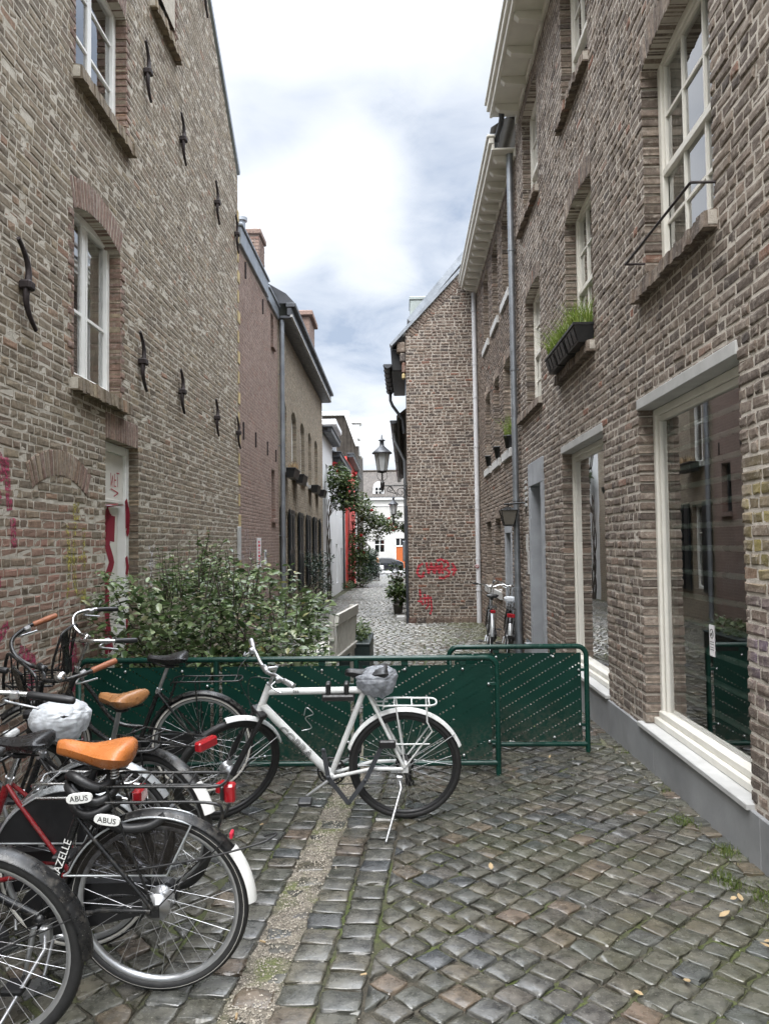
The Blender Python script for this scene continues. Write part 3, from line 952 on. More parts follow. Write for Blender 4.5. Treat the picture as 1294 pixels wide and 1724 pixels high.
# vents, bell plates
mb = MB(MRt)
for i in range(5): mb.bbox(11.42, 11.56, 2.22 + i * .085, 2.265 + i * .085, 0, .022, .003)
mb.build('vent', M['lightstone'], house_r)
mb = MB(MRt); mb.bbox(11.40, 11.47, 1.55, 1.80, 0, .03, .004); mb.bbox(11.28, 11.36, 1.22, 1.56, 0, .032, .004); mb.build('bell_plate', M['lightstone'], house_r)
# spray marks on the right hand pillar
bv = bvh_of(wall_r)

# wall lantern by the door
wl = thing('wall_lantern', 'black box lantern on a bracket above the parked bicycles at the right', 'lantern', (XR - .2, 11.9, 2.1))
mb = MB(); mb.tube([(XR, 11.55, 2.27), (XR - .03, 11.6, 2.28), (XR - .27, 12.0, 2.28)], .014, 6); mb.tube([(XR - .005, 11.55, 2.1), (XR - .005, 11.55, 2.36)], .012, 6); mb.tube([(XR - .22, 11.93, 2.28), (XR - .22, 11.93, 2.22)], .01, 6); mb.build('bracket', M['black'], wl)
mb = MB(); c = (XR - .22, 11.93)
T_, B_ = .125, .075
mb.add([(c[0] + sx * T_ * 1.12, c[1] + sy * T_ * 1.12, 2.185) for sx, sy in ((-1, -1), (1, -1), (1, 1), (-1, 1))] + [(c[0] + sx * .03, c[1] + sy * .03, 2.235) for sx, sy in ((-1, -1), (1, -1), (1, 1), (-1, 1))], [(3, 2, 1, 0), (4, 5, 6, 7)] + [(i, (i + 1) % 4, 4 + (i + 1) % 4, 4 + i) for i in range(4)])
for sx, sy in ((-1, -1), (1, -1), (1, 1), (-1, 1)): mb.tube([(c[0] + sx * T_, c[1] + sy * T_, 2.185), (c[0] + sx * B_, c[1] + sy * B_, 1.96)], .009, 5)
mb.box(c[0] - B_ - .01, c[0] + B_ + .01, c[1] - B_ - .01, c[1] + B_ + .01, 1.94, 1.962); mb.build('lantern_frame', M['black'], wl)
mb = MB(); t_, b_ = T_ - .004, B_ - .004
mb.add([(c[0] + sx * t_, c[1] + sy * t_, 2.18) for sx, sy in ((-1, -1), (1, -1), (1, 1), (-1, 1))] + [(c[0] + sx * b_, c[1] + sy * b_, 1.965) for sx, sy in ((-1, -1), (1, -1), (1, 1), (-1, 1))], [(i, (i + 1) % 4, 4 + (i + 1) % 4, 4 + i) for i in range(4)])
mb.build('lamp_glass', simple('smoked_lamp_glass', (.17, .155, .13), .15), wl)

# grass box on the second upstairs sill
fb = thing('flower_box', 'black plastic window box of bright grass on the upper right sill', 'flower box', (XR - .1, 7.9, 3.62))
mb = MB(MRt)
for a, b in ((7.3, 7.80), (7.81, 8.31), (8.32, 8.80)):
    p = [(a + .03, 3.60, .0), (b - .03, 3.60, .0), (b - .03, 3.60, .14), (a + .03, 3.60, .14), (a, 3.77, -.02), (b, 3.77, -.02), (b, 3.77, .185), (a, 3.77, .185)]
    mb.hull8(p); mb.bbox(a - .003, b + .003, 3.755, 3.785, -.03, .195, .004)
    for k in range(3): mb.hull8([(a + .05 + k * .15, 3.62, .146), (a + .15 + k * .15, 3.62, .146), (a + .15 + k * .15, 3.62, .152), (a + .05 + k * .15, 3.62, .152), (a + .04 + k * .15, 3.74, .18), (a + .16 + k * .15, 3.74, .18), (a + .16 + k * .15, 3.74, .186), (a + .04 + k * .15, 3.74, .186)])
mb.build('box', M['blackmat'], fb)


def blades(name, pts, h, rng, mat, parent, w=.008, n=1, lean=.5):
    mb = MB()
    for p in pts:
        for _ in range(n):
            a = rng.uniform(0, 2 * PI); L = h * rng.uniform(.55, 1.2); ln = lean * rng.uniform(.1, 1.)
            d = np.array((math.cos(a), math.sin(a), 0)); s = np.array((-math.sin(a), math.cos(a), 0)) * w
            o = np.array(p) + rng.uniform(-.01, .01) * s / w
            v = []
            for k, t in enumerate((0, .4, .75, 1.)):
                c = o + d * ln * L * t * t + np.array((0, 0, L * t * (1 - .25 * ln * t)))
                v += [c - s * (1 - t * .9), c + s * (1 - t * .9)]
            mb.add(v, [(0, 1, 3, 2), (2, 3, 5, 4), (4, 5, 7, 6)])
    return mb.build(name, M[mat], parent)


rng = random.Random(5)
blades('grass', [(XR - rng.uniform(-.0, .17), rng.uniform(7.32, 8.78), 3.75) for _ in range(900)], .29, rng, 'grassleaf', fb, .007, 1, .95)

# ================================================================== SECOND HOUSE ON THE RIGHT
house_r2 = thing('brick_house', 'lower brown brick house with white bracketed cornice behind the grey downpipe', 'house', (XR + .5, 15, gz(15)))
ops2 = [Op(12.8, 13.68, 5.95, 7.44, .06, .18), Op(14.38, 15.25, 5.95, 7.44, .06, .18), Op(16.0, 16.93, 5.95, 7.44, .06, .18),
        Op(12.9, 13.81, 3.27, 4.82, .05, .18), Op(14.47, 15.34, 3.27, 4.82, .05, .18), Op(16.0, 16.93, 3.27, 4.82, .05, .18),
        Op(16.2, 17.15, .75, 2.13, 0, .19), Op(14.6, 15.48, .75, 2.15, 0, .19), Op(13.05, 13.98, -.4, 2.0)]
brick_wall('wall', MRt, 11.92, 18.62, -.4, 7.95, ops2, [M['brick_r'], M['mortar_r']], house_r2, 12, h=.0735, L=.205, joint=.016, d=.012, reveal=.13, jit=.005, tilt=.005)
for (u0, u1, z0, z1) in ((12.8, 13.68, 5.95, 7.5), (14.38, 15.25, 5.95, 7.5), (16.0, 16.93, 5.95, 7.5), (12.9, 13.81, 3.27, 4.87), (14.47, 15.34, 3.27, 4.87), (16.0, 16.93, 3.27, 4.87), (16.2, 17.15, .75, 2.13), (14.6, 15.48, .75, 2.15)):
    m = (u0 + u1) / 2
    window(house_r2, MRt, u0, u1, z0, z1, -.11, .055, .06, vb=[(z0 + .05, z1 - .05, m)], hb=[(u0 + .05, u1 - .05, z0 + (z1 - z0) * .55)], mat='offwhite', room=.6)
    s = MB(MRt); s.bbox(u0 - .06, u1 + .16, z0 - .14, z0 + .004, -.1, .055, .004); s.build('window_sill', M['lightstone'], house_r2)
mb = MB(MRt)
mb.bbox(13.83, 13.98, -.5, 1.85, -.25, .022, .005); mb.bbox(13.05, 13.2, -.5, 1.85, -.25, .022, .005); mb.bbox(13.05, 13.98, 1.852, 2.02, -.25, .024, .005)
mb.build('door_surround', M['stone'], house_r2)
mb = MB(MRt); mb.bbox(13.2, 13.83, -.5, 1.85, -.3, -.25, .004); mb.build('door', M['zincdark'], house_r2)
cornice(house_r2, MRt, 11.86, 18.5, 7.84, .38, .44)
rf = MB(MRt); rf.add([(11.9, 8.22, .38), (18.5, 8.22, .38), (18.5, 9.9, -2.2), (11.9, 9.9, -2.2)], [(0, 1, 2, 3)]); rf.build('roof', M['tiles'], house_r2)


def downpipe(root, x, y, z0, z1, r, mat, name='downpipe', wdir=(1, 0, 0), br=(1.0, 2.7, 4.4, 6.1)):
    mb = MB(); mb.tube([(x, y, z0), (x, y, z1)], r, 14)
    for z in br: mb.tube([(x, y, z - .02), (x, y, z + .02)], r + .008, 14); mb.tube([(x, y, z), (x + wdir[0] * .14, y + wdir[1] * .14, z)], .008, 5)
    return mb.build(name, M[mat], root)


downpipe(house_r2, XR - .085, 12.02, .95, 7.84, .048, 'zinc', br=(2.35, 4.4, 6.3))
mb = MB(); mb.tube([(XR - .085, 12.02, -.12), (XR - .085, 12.02, .96)], .058, 14); mb.tube([(XR - .085, 12.02, .94), (XR - .085, 12.02, .99)], .066, 14); mb.build('downpipe_shoe', M['zinc'], house_r2)
downpipe(house_r2, XR - .075, 18.52, -.25, 7.75, .058, 'whitepipe', br=(.55, 1.3, 2.5, 4., 5.2, 6.0, 7.3))
sg = MB(); sg.lathe([(0, .006), (.05, .006), (.05, 0), (0, 0)], 20, (XR - .11, 18.455, 1.12), 'y'); sgo = tag(sg.build('pipe_sign', M['paper'], None), 'tiny round no-bicycles sign on the pale corner downpipe', 'sign')
sg = MB(); sg.torus(.04, .006, (XR - .11, 18.452, 1.12), 20, 6); sg.tube([(XR - .138, 18.45, 1.148), (XR - .082, 18.45, 1.092)], .005, 5); sg.build('sign_ring', M['redlens'], sgo)
# pots on the sills
rng = random.Random(8)
for i, (y, z, lab) in enumerate(((14.55, 3.28, 'empty black pot on the second sill past the grey downpipe'), (16.1, 3.28, 'empty black pot on the sill farthest along beside the pale downpipe'), (13.05, 3.28, 'black pot of wispy grass behind the grey downpipe'))):
    p = thing('flower_pot', lab, 'pot', (XR - .02, y, z), 'pots on the right hand sills')
    mb = MB(); mb.lathe([(0, .0), (.075, 0), (.105, .19), (.115, .19), (.115, .22), (.1, .22), (.09, .18), (0, .18)], 14, (XR - .02, y, z)); mb.build('pot', M['blackmat'], p)
    if i == 2: blades('grass', [(XR - .02 + rng.uniform(-.09, .09), y + rng.uniform(-.09, .09), z + .18) for _ in range(90)], .42, rng, 'grassleaf', p, .005, 1, .8)

# ================================================================== THE GABLE HOUSE
YG = 18.62; XG = .08
house_g = thing('brick_house', 'narrow steep gabled brick house closing the view, red scrawls low on its wall', 'house', (1.0, YG + .5, gz(18.6)))
MG = wallM((0, YG, 0), (1, 0, 0), (0, -1, 0))


def top_g(v):
    if v is None: return 8.62
    if v <= 6.86: return [(XG, XR + .1)]
    return [(XG + (v - 6.86) / 1.06, XR + .1)]


top_g.flat = 6.86


def ex_g(mb, rng):
    n = 34; Q = []; B = []
    for i in range(n):
        t0, t1 = i / n, (i + .8) / n
        p = lambda t, k: (XG + .03 + 1.65 * t + k * .12, 6.83 + 1.75 * t - k * .115)
        Q.append((p(t0, 0), p(t0, 1), p(t1, 1), p(t1, 0))); B.append(-.02)
    lay(mb, Q, B, rng, .016, .004, .004, 0)
    for i in range(9):
        a = XG - .02 + i * .21; mb.bbox(a, a + .19, -.5, gz(18.6) + .12, -.02, .03, .01)


wall_g = brick_wall('wall', MG, XG, XR + .1, -.35, 8.62, [], [M['brick_g'], M['mortar_g']], house_g, 13, h=.0755, L=.215, joint=.02, d=.010, top=top_g, jit=.006, tilt=.005, extra=ex_g)
mb = MB(); mb.add([(XG, YG, -.5), (XG, YG + 3.6, -.5), (XG, YG + 3.6, 6.6), (XG, YG, 6.8)], [(0, 1, 2, 3)]); mb.build('side_wall', M['brick_g'], house_g)
# verge + roof slab
mb = MB(MG)
def strip(u0, v0, u1, v1, th, w0, w1):
    nx, nz = -(v1 - v0), (u1 - u0); l = math.hypot(nx, nz); nx, nz = nx / l * th, nz / l * th
    return [(u0, v0, w0), (u1, v1, w0), (u1, v1, w1), (u0, v0, w1), (u0 + nx, v0 + nz, w0), (u1 + nx, v1 + nz, w0), (u1 + nx, v1 + nz, w1), (u0 + nx, v0 + nz, w1)]
mb.hull8(strip(-.26, 6.50, 1.98, 8.875, .07, -.25, .06)); mb.build('verge', M['zinc'], house_g)
mb = MB(MG); mb.hull8(strip(-.26, 6.52, 3.4, 10.40, .05, -3.6, -.26)); mb.build('roof', M['tiles'], house_g)
mb = MB(MG); mb.hull8(strip(.25, 7.16, 2.05, 9.3, .16, -.8, -.3)); mb.build('roof_flashing', M['zinc'], house_g)
mb = MB(MG); mb.bbox(-.14, XG - .002, 6.35, 6.62, -.25, -.02, .03); mb.bbox(-.07, XG - .002, 6.12, 6.35, -.25, -.02, .03); mb.bbox(-.02, XG - .002, 5.85, 6.12, -.25, -.02, .03); mb.build('corbel', M['brick_g'], house_g)
mb = MB(); mb.bbox(-.02, XG - .02, YG + .02, YG + .14, 5.70, 5.85, .03); mb.build('corbel_stone', M['yelstone'], house_g)
# half round gutters along the side
def gutter(root, x, y0, y1, z, r=.085, mat='zincdark'):
    mb = MB(); n = 9
    G = [[(x + r * math.cos(a), y, z + r * math.sin(a)) for a in np.linspace(PI, 2 * PI, n)] for y in np.linspace(y0, y1, 12)]
    mb.grid(G); mb.add([g for g in G[0]], [tuple(range(n))]); mb.add([g for g in G[-1]], [tuple(range(n))])
    for y in np.linspace(y0 + .1, y1 - .1, 7): mb.tube([(x + (r + .006) * math.cos(a), y, z + (r + .006) * math.sin(a)) for a in np.linspace(PI, 2 * PI, 9)], .008, 5)
    return mb.build('gutter', M[mat], root)
gutter(house_g, -.37, YG + .0, YG + 3.4, 6.07, .10)
mb = MB(); mb.bbox(-.27, XG - .01, YG + .25, YG + 3.5, 5.95, 6.5, .02); mb.build('eaves_box', M['blackmat'], house_g)
mb = MB(); mb.tube([(-.36, YG + 3.1, 5.98), (-.36, YG + 3.1, 5.75), (-.3, YG + 3.1, 5.6), (-.02, YG + 3.1, 5.2), (.02, YG + 3.1, 4.8)], .045, 10); mb.build('downpipe', M['zincdark'], house_g)
mb = MB(); mb.tube([(XG - .04, YG - .0, gz(18.6)), (XG - .04, YG - .0, 2.6)], .035, 8); mb.build('corner_pipe', M['zincdark'], house_g)
mb = MB(); mb.bbox(XG - .14, XG - .02, YG + .2, YG + .5, 1.25, 1.75, .01); mb.build('meter_box', M['zinc'], house_g)
mb = MB(); mb.bbox(.22, .86, YG + 1.6, YG + 2.6, 7.0, 8.15, .02); mb.bbox(.20, .88, YG + 1.58, YG + 2.62, 8.15, 8.25, .02); mb.build('roof_vent', simple('patinated_metal', (.30, .34, .33), .6, var=.12, vs=1.5), house_g)
bv = bvh_of(wall_g)
A = lambda *p: [(.2 + x * 1.0, z) for x, z in p]
stroke(bv, MG, [A((.22, 1.2), (.12, 1.14), (.08, .98), (.16, .86), (.26, .9)), A((.30, 1.22), (.36, .95), (.42, 1.2), (.48, .98)), A((.5, .94), (.54, 1.2), (.62, .96), (.66, 1.2), (.7, .95)), A((.72, 1.22), (.8, 1.26), (.84, 1.14), (.74, 1.06), (.86, 1.0), (.82, .86)), A((.92, 1.2), (1.0, 1.08), (.94, .9)), A((.9, 1.05), (1.04, 1.03)), A((.32, 1.06), (.52, 1.1), (.7, 1.16)), A((.25, 1.0), (.2, .9)),
               A((.55, 1.26), (.66, 1.3), (.78, 1.22)), A((.6, .86), (.72, .84), (.8, .9))], .055, 'graffiti', 'g_red', house_g)
stroke(bv, MG, [A((.14, .58), (.16, .3), (.22, .2)), A((.08, .3), (.2, .28)), A((.26, .46), (.26, .22)), A((.33, .44), (.34, .2), (.28, .1)), A((.2, .36), (.42, .38)), A((.4, .4), (.42, .1), (.38, -.02))], .045, 'graffiti', 'g_red', house_g)

house_g2 = thing('brick_house', 'far house behind the gable, only its dark eaves and gutter showing', 'house', (1.0, 30, gz(30)))
mb = MB(); mb.box(XG + .02, 4, YG + 3.62, 44, -1.2, 5.6); mb.build('wall', M['brick_g'], house_g2)
mb = MB(); mb.hull8([(-.2, YG + 3.62, 5.3), (4, YG + 3.62, 8.6), (4, 44, 8.6), (-.2, 44, 5.3), (-.2, YG + 3.62, 5.4), (4, YG + 3.62, 8.7), (4, 44, 8.7), (-.2, 44, 5.4)]); mb.build('roof', M['tiles'], house_g2)
gutter(house_g2, -.29, YG + 3.7, 44, 5.28, .10)
mb = MB(); mb.tube([(-.28, YG + 5.6, 5.2), (-.28, YG + 5.6, 4.95), (-.2, YG + 5.6, 4.75), (.02, YG + 5.6, 4.3), (.03, YG + 5.6, -.2)], .05, 10); mb.build('downpipe', M['zinc'], house_g2)

# ================================================================== THE LEFT HAND HOUSE
house_l = thing('brick_house', 'tall windowed grey-brown brick gable wall with wrought iron ties on the left', 'house', (-3.2, 7, 0))
opsL = [Op(6.07, 7.12, 3.09, 4.46, .10, .24), Op(6.09, 7.27, 5.66, 6.86, .05, .22), Op(8.06, 8.96, 7.66, 9.0, .05, .22), Op(6.76, 7.63, -.1, 2.68, 0., .23)]
blind = Op(5.38, 6.35, 2.05, 2.12, .13, .20)


def top_l(v):
    if v is None: return 11.9
    r = 12.6 - max(0, (v - 7.9)) / .775
    return [(.6, max(.7, r))]


top_l.flat = 7.9


def ex_l(mb, rng):
    for (a, b, z) in ((6.02, 7.24, 2.955), (6.04, 7.36, 5.52), (8.0, 9.02, 7.52)):
        rowlock(mb, a, b, z, z + .135, rng, .08)
    q, b = ring_quads(blind, reveal=.03); lay(mb, q, b, rng, .006, .003, .003, 3)
    Q = []; v = 2.06
    while v < 2.24:
        hw = blind.c / 2 - .012 if v + .04 < blind.v1 else math.sqrt(max(0, blind.R ** 2 - (v + .035 - blind.vc) ** 2)) - .012
        x = blind.um - hw
        while x < blind.um + hw - .03:
            e = min(x + rng.choice((.105, .2)), blind.um + hw); Q.append(((x, v), (e - .018, v), (e - .018, v + .048), (x, v + .048))); x = e
        v += .067
    lay(mb, Q, [-.02] * len(Q), rng, .0035, .005, .003, 0)
    # red quoins beside the windows
    Q = []; B = []
    for o in opsL[:3]:
        z = o.v0; k = 0
        while z < o.v1 - .05:
            l = (.04, .11)[k % 2]
            Q += [((o.u1 - .001, z), (o.u1 + l, z), (o.u1 + l, z + .055), (o.u1 - .001, z + .055)), ((o.u0 - l, z), (o.u0 + .001, z), (o.u0 + .001, z + .055), (o.u0 - l, z + .055))]
            B += [-.12, -.12]; z += .067; k += 1
    lay(mb, Q, B, rng, .008, .003, .003, 2)


wall_l = brick_wall('wall', ML, .6, 12.62, -.1, 11.9, opsL + [blind], [M['brick_l'], M['mortar_l'], M['brick_red'], M['brick_arch']], house_l, 21, h=.067, L=.20, joint=.0155, d=.0025, top=top_l, bond='rustic', reveal=.12, jit=.0048, tilt=.0025, ring_mat=2, extra=ex_l, bulge=.0025)
# bed of the blind arch
mb = MB(ML); rg_ = random.Random(3)
q = [((5.4 + i * .19, 2.055), (5.4 + i * .19 + .17, 2.055), (5.4 + i * .19 + .17, 2.11), (5.4 + i * .19, 2.11)) for i in range(5)] + [((5.45 + i * .2, 2.125), (5.45 + i * .2 + .18, 2.125), (5.45 + i * .2 + .18, 2.18), (5.45 + i * .2, 2.18)) for i in range(4)]
mb.box(5.36, 6.37, 2.03, 2.26, -.1, -.002, 0); mb.build('blind_arch', M['mortar_l'], house_l)
# windows
o = opsL[0]; m = o.u0 + .50
window(house_l, ML, o.u0, o.u1, o.v0, o.top, -.10, .065, .07, vb=[(o.v0 + .05, o.top - .03, m, .085), (o.v0 + .05, o.top - .03, m + .07, .03)], hb=[(o.u0 + .05, m, o.v0 + .62), (m, o.u1 - .05, o.v0 + .62)], mat='white', room=.8, curtain=(m, o.u1, o.v0), bt=.026, glass='glass')
o = opsL[1]; m = o.um
window(house_l, ML, o.u0, o.u1, o.v0, o.top, -.10, .065, .07, vb=[(o.v0 + .05, o.top - .03, m, .085)], hb=[(o.u0 + .05, m, o.v0 + .45), (m, o.u1 - .05, o.v0 + .45), (o.u0 + .05, o.u1 - .05, o.v0 + .9)], mat='white', room=.8)
o = opsL[2]
window(house_l, ML, o.u0, o.u1, o.v0, o.top, -.10, .06, .07, mat='lightstone', vb=[(o.v0, o.top, o.um)], room=.5)
# door
fr = MB(ML); fr.bbox(6.765, 6.84, -.1, 2.675, -.24, -.09, .006); fr.bbox(7.535, 7.625, -.1, 2.675, -.24, -.09, .006); fr.bbox(6.84, 7.535, 2.59, 2.675, -.24, -.092, .006)
fr.build('door_frame', M['white'], house_l)
dp = MB(ML); dp.bbox(6.84, 7.535, 2.10, 2.59, -.155, -.118, .006); dp.bbox(6.86, 7.52, 2.115, 2.15, -.118, -.108, .003); dp.lathe([(0, .012), (.05, .012), (.05, 0), (.06, 0)], 16, (6.93, 2.44, -.118)); dp.build('door_panel', M['offwhite'], house_l)
dd = MB(ML); dd.bbox(6.84, 7.535, -.1, 2.09, -.21, -.17, .005)
door_l = dd.build('door', [M['offwhite']], house_l)
bvd = bvh_of(door_l)
pl = lambda *p: list(p)
# the spray paint runs over panel and frame
bvf = BVHTree.FromPolygons([(ML[:3, :3] @ np.array(p) + ML[:3, 3]).tolist() for p in ((6.6, -.2, -.086), (7.7, -.2, -.086), (7.7, 2.8, -.086), (6.6, 2.8, -.086))], [(0, 1, 2, 3)])
stroke(bvd, ML, [pl((7.0, 2.06), (7.14, 1.9), (7.3, 2.05)), pl((7.02, 2.05), (7.05, 1.7), (7.16, 1.4), (7.04, 1.0)), pl((7.14, 2.08), (7.2, 1.85), (7.1, 1.6), (7.2, 1.3), (7.12, .95), (7.2, .6)), pl((7.3, 2.02), (7.26, 1.7), (7.38, 1.55), (7.24, 1.4), (7.26, 1.0), (7.36, .7)), pl((7.4, 2.0), (7.38, 1.75)), pl((7.05, .9), (7.3, .85), (7.1, .5))], .115, 'graffiti', 'g_dred', house_l)
for ln_ in [pl((7.52, 2.16), (7.6, 2.02), (7.58, 1.85), (7.54, 1.82)), pl((7.54, 2.14), (7.55, 1.88)), pl((7.53, 1.6), (7.57, 1.5), (7.54, 1.42)), pl((7.55, 1.0), (7.58, .8), (7.55, .66))]: stroke(bvf, ML, [ln_], .07, 'graffiti', 'g_dred', house_l)
stroke(bvd, ML, [pl((6.88, 1.95), (6.98, 1.8), (6.88, 1.5), (6.98, 1.2), (6.88, .9)), pl((6.96, 1.9), (6.92, 1.3)), pl((6.9, .8), (6.98, .5), (6.92, .2))], .07, 'graffiti', 'g_peach', house_l)
stroke(bvd, ML, [pl((6.87, 1.62), (6.97, 1.52), (6.89, 1.46), (7.0, 1.4)), pl((6.9, 1.42), (7.02, 1.3), (6.93, 1.24)), pl((6.9, 1.6), (6.9, 1.3)), pl((7.03, 1.6), (6.98, 1.4), (7.05, 1.35))], .012, 'graffiti', 'g_black', house_l, step=.01)
bvp = BVHTree.FromPolygons([(ML[:3, :3] @ np.array(p) + ML[:3, 3]).tolist() for p in ((6.6, 2.1, -.118), (7.7, 2.1, -.118), (7.7, 2.8, -.118), (6.6, 2.8, -.118))], [(0, 1, 2, 3)])
stroke(bvp, ML, [pl((7.2, 2.4), (7.21, 2.27), (7.25, 2.38), (7.26, 2.27)), pl((7.3, 2.4), (7.29, 2.28), (7.34, 2.28)), pl((7.3, 2.34), (7.34, 2.34)), pl((7.38, 2.41), (7.38, 2.28)), pl((7.35, 2.41), (7.43, 2.41)), pl((7.2, 2.25), (7.4, 2.22), (7.28, 2.18))], .012, 'graffiti', 'g_red', house_l, step=.008)
bv = bvh_of(wall_l)
stroke(bv, ML, [pl((5.95, 1.88), (6.0, 1.62), (5.98, 1.3)), pl((6.1, 1.9), (6.09, 1.55), (6.12, 1.35), (6.2, 1.3)), pl((5.9, 1.62), (6.1, 1.58), (6.32, 1.62)), pl((6.28, 1.86), (6.3, 1.5)), pl((6.08, 2.02), (6.16, 2.04), (6.18, 1.96), (6.1, 1.94), (6.08, 2.02)), pl((6.22, 1.3), (6.3, 1.34), (6.32, 1.26), (6.22, 1.28))], .055, 'graffiti', 'g_yel', house_l)
for ln_ in [pl((5.98, .95), (6.1, .9), (6.12, .7)), pl((6.25, .98), (6.35, .86)), pl((6.0, .62), (6.2, .58), (6.15, .4)), pl((6.32, .7), (6.4, .55)), pl((6.05, .3), (6.3, .36)), pl((6.2, .15), (6.35, .2)), pl((5.2, 1.0), (5.4, .9), (5.35, .6)), pl((5.5, .5), (5.7, .45))]: stroke(bv, ML, [ln_], .10, 'graffiti', 'g_pink', house_l)
for ln_ in [pl((4.72, 2.25), (4.9, 2.32), (5.0, 2.2), (4.85, 2.12), (4.95, 2.0)), pl((4.8, 1.95), (4.86, 1.7)), pl((5.1, 1.9), (5.12, 1.7)), pl((4.7, 1.5), (4.95, 1.48)), pl((5.0, 2.3), (5.06, 1.95)), pl((4.75, 1.2), (4.9, 1.1), (5.05, 1.2))]: stroke(bv, ML, [ln_], .075, 'graffiti', 'g_pink', house_l)
stroke(bv, ML, [pl((7.95, 1.72), (8.1, 1.5), (7.96, 1.36), (8.1, 1.2)), pl((8.12, 1.7), (7.98, 1.5), (8.14, 1.34), (8.0, 1.1)), pl((7.9, 1.5), (8.2, 1.52)), pl((8.05, 1.18), (7.95, .9)), pl((8.06, 1.18), (8.16, .9))], .03, 'graffiti', 'g_white', house_l)
# wall ties
def tie(s, z, tall, curl, flip=1):
    mb = MB(ML); k = 15; P = []; r = []
    for i in range(k):
        t = i / (k - 1) * 2 - 1                       # -1 bottom .. 1 top
        u = -1.15 * curl * flip * math.copysign(abs(t) ** 2.6, t) + .03 * math.sin(t * 3.14)
        P.append((s + u, z + t * tall / 2, .045)); r.append(.0215 * (1.15 - .5 * abs(t)))
    mb.tube(P, r, 7, sx=1.3)
    mb.bbox(s - .045, s + .045, z - .035, z + .03, .0, .085, .012)
    mb.tube([(s, z, -.02), (s, z, .06)], .014, 6)
    return mb.build('wall_tie', M['iron'], house_l)
for s, z, h, c in ((5.20, 3.52, .56, .115), (7.66, 3.57, .56, .09), (9.10, 3.55, .50, .07), (10.9, 3.53, .50, .08), (12.4, 3.53, .48, .12), (7.82, 6.68, .55, .08), (9.17, 6.68, .55, .09), (10.97, 6.70, .55, .10), (12.36, 6.80, .55, .10), (10.3, 9.36, .55, .1)):
    tie(s, z, h, c)
# verge capping and the row of yellow stones at the joint
mb = MB(ML)
mb.hull8(strip(4.5, 14.23, 12.64, 7.92, -.0 + .09, -.3, .035)); mb.build('verge', M['zinc'], house_l)
mb = MB(ML); mb.hull8(strip(4.5, 14.33, 12.5, 8.13, .05, -3, -.1)); mb.build('roof', M['tiles'], house_l)
z = .3; k = 0
while z < 7.4:
    l = (.10, .17)[k % 2] * random.Random(k).uniform(.8, 1.1); mb = MB(ML); mb.bbox(12.56, 12.56 + l, z, z + .2, -.05, .014, .008); mb.build('quoin', M['yelstone'], house_l); z += .34; k += 1
mb = MB(ML); mb.bbox(12.42, 12.56, 1.45, 2.0, 0, .05, .01); mb.build('pipe_cover', M['lightstone'], house_l)

# ================================================================== HOUSES FARTHER ALONG THE LEFT
house_p = thing('brick_house', 'plain pinkish brick house with zinc parapet beyond the grey-brown gable', 'house', (-3.4, 14.8, gz(15)))
opsP = [Op(16.0, 16.36, 5.95, 6.62), Op(15.95, 16.42, 2.25, 3.28)]
brick_wall('wall', ML, 12.62, 16.88, -.5, 6.75, opsP, [M['brick_pink'], M['mortar_pink']], house_p, 31, h=.062, L=.21, joint=.009, d=.004, bond='cross', jit=.002, tilt=.0015, bulge=.001)
for q in opsP:
    window(house_p, ML, q.u0, q.u1, q.v0, q.v1, -.11, .04, .05, mat='zincdark', room=.4)
    s = MB(ML); s.bbox(q.u0 - .03, q.u1 + .03, q.v0 - .09, q.v0, -.1, .06, .006); s.build('window_sill', M['brick_pink'], house_p)
mb = MB(ML); mb.bbox(12.66, 15.45, 6.752, 7.06, -.3, .05, .01); mb.bbox(12.64, 15.47, 7.06, 7.11, -.34, .08, .01); mb.bbox(15.5, 16.86, 6.70, 6.95, -.3, .05, .01); mb.bbox(15.48, 16.88, 6.95, 7.0, -.34, .08, .01); mb.build('parapet_capping', M['zinc'], house_p)
for s, z, h in ((12.95, 3.64, .3), (14.1, 3.64, .28), (15.4, 3.64, .28), (16.5, 3.62, .26), (13.2, 6.5, .3), (14.95, 6.4, .3)):
    mb = MB(ML); mb.bbox(s - .012, s + .012, z - h / 2, z + h / 2, 0, .03, .004); mb.build('wall_tie', M['iron'], house_p)
ch = MB(ML); Q = []; rngc = random.Random(2)
ch.box(16.05, 16.7, 6.7, 8.3, -.85, -.25, 1)
ch.bbox(16.0, 16.75, 8.3, 8.42, -.9, -.2, .02)
q, b = brick_quads(16.05, 16.7, 6.7, 8.3, [], .075, .2, .014, rngc)
m2 = MB(ML @ np.array([[1, 0, 0, 0], [0, 1, 0, 0], [0, 0, 1, -.245], [0, 0, 0, 1]])); lay(m2, q, b, rngc, .008, .003, .003)
ch.v += m2.v; off = ch.n
for f in m2.f: ch.f.append([i + off for i in f])
ch.n += m2.n; ch.m += [0] * len(m2.f); ch.s += [False] * len(m2.f)
Mc = ML @ np.array([[0, 0, 1, 16.045], [0, 1, 0, 0], [-1, 0, 0, -.25], [0, 0, 0, 1.]])
q, b = brick_quads(0, .6, 6.7, 8.3, [], .075, .2, .014, rngc)
m2 = MB(np.array(Mc) @ np.diag([1, 1, -1, 1.])); lay(m2, q, b, rngc, .008, .003, .003)
off = ch.n; ch.v += m2.v
for f in m2.f: ch.f.append([i + off for i in f])
ch.n += m2.n; ch.m += [0] * len(m2.f); ch.s += [False] * len(m2.f)
cho = ch.build('chimney', [M['brick_pink'], M['mortar_pink']], house_p)
mb = MB(ML); mb.tube([(16.25, 8.4, -.65), (16.25, 8.7, -.65)], .08, 12); mb.tube([(16.25, 8.68, -.65), (16.25, 8.75, -.65)], .12, 12); mb.build('chimney_pot', M['zinc'], cho)
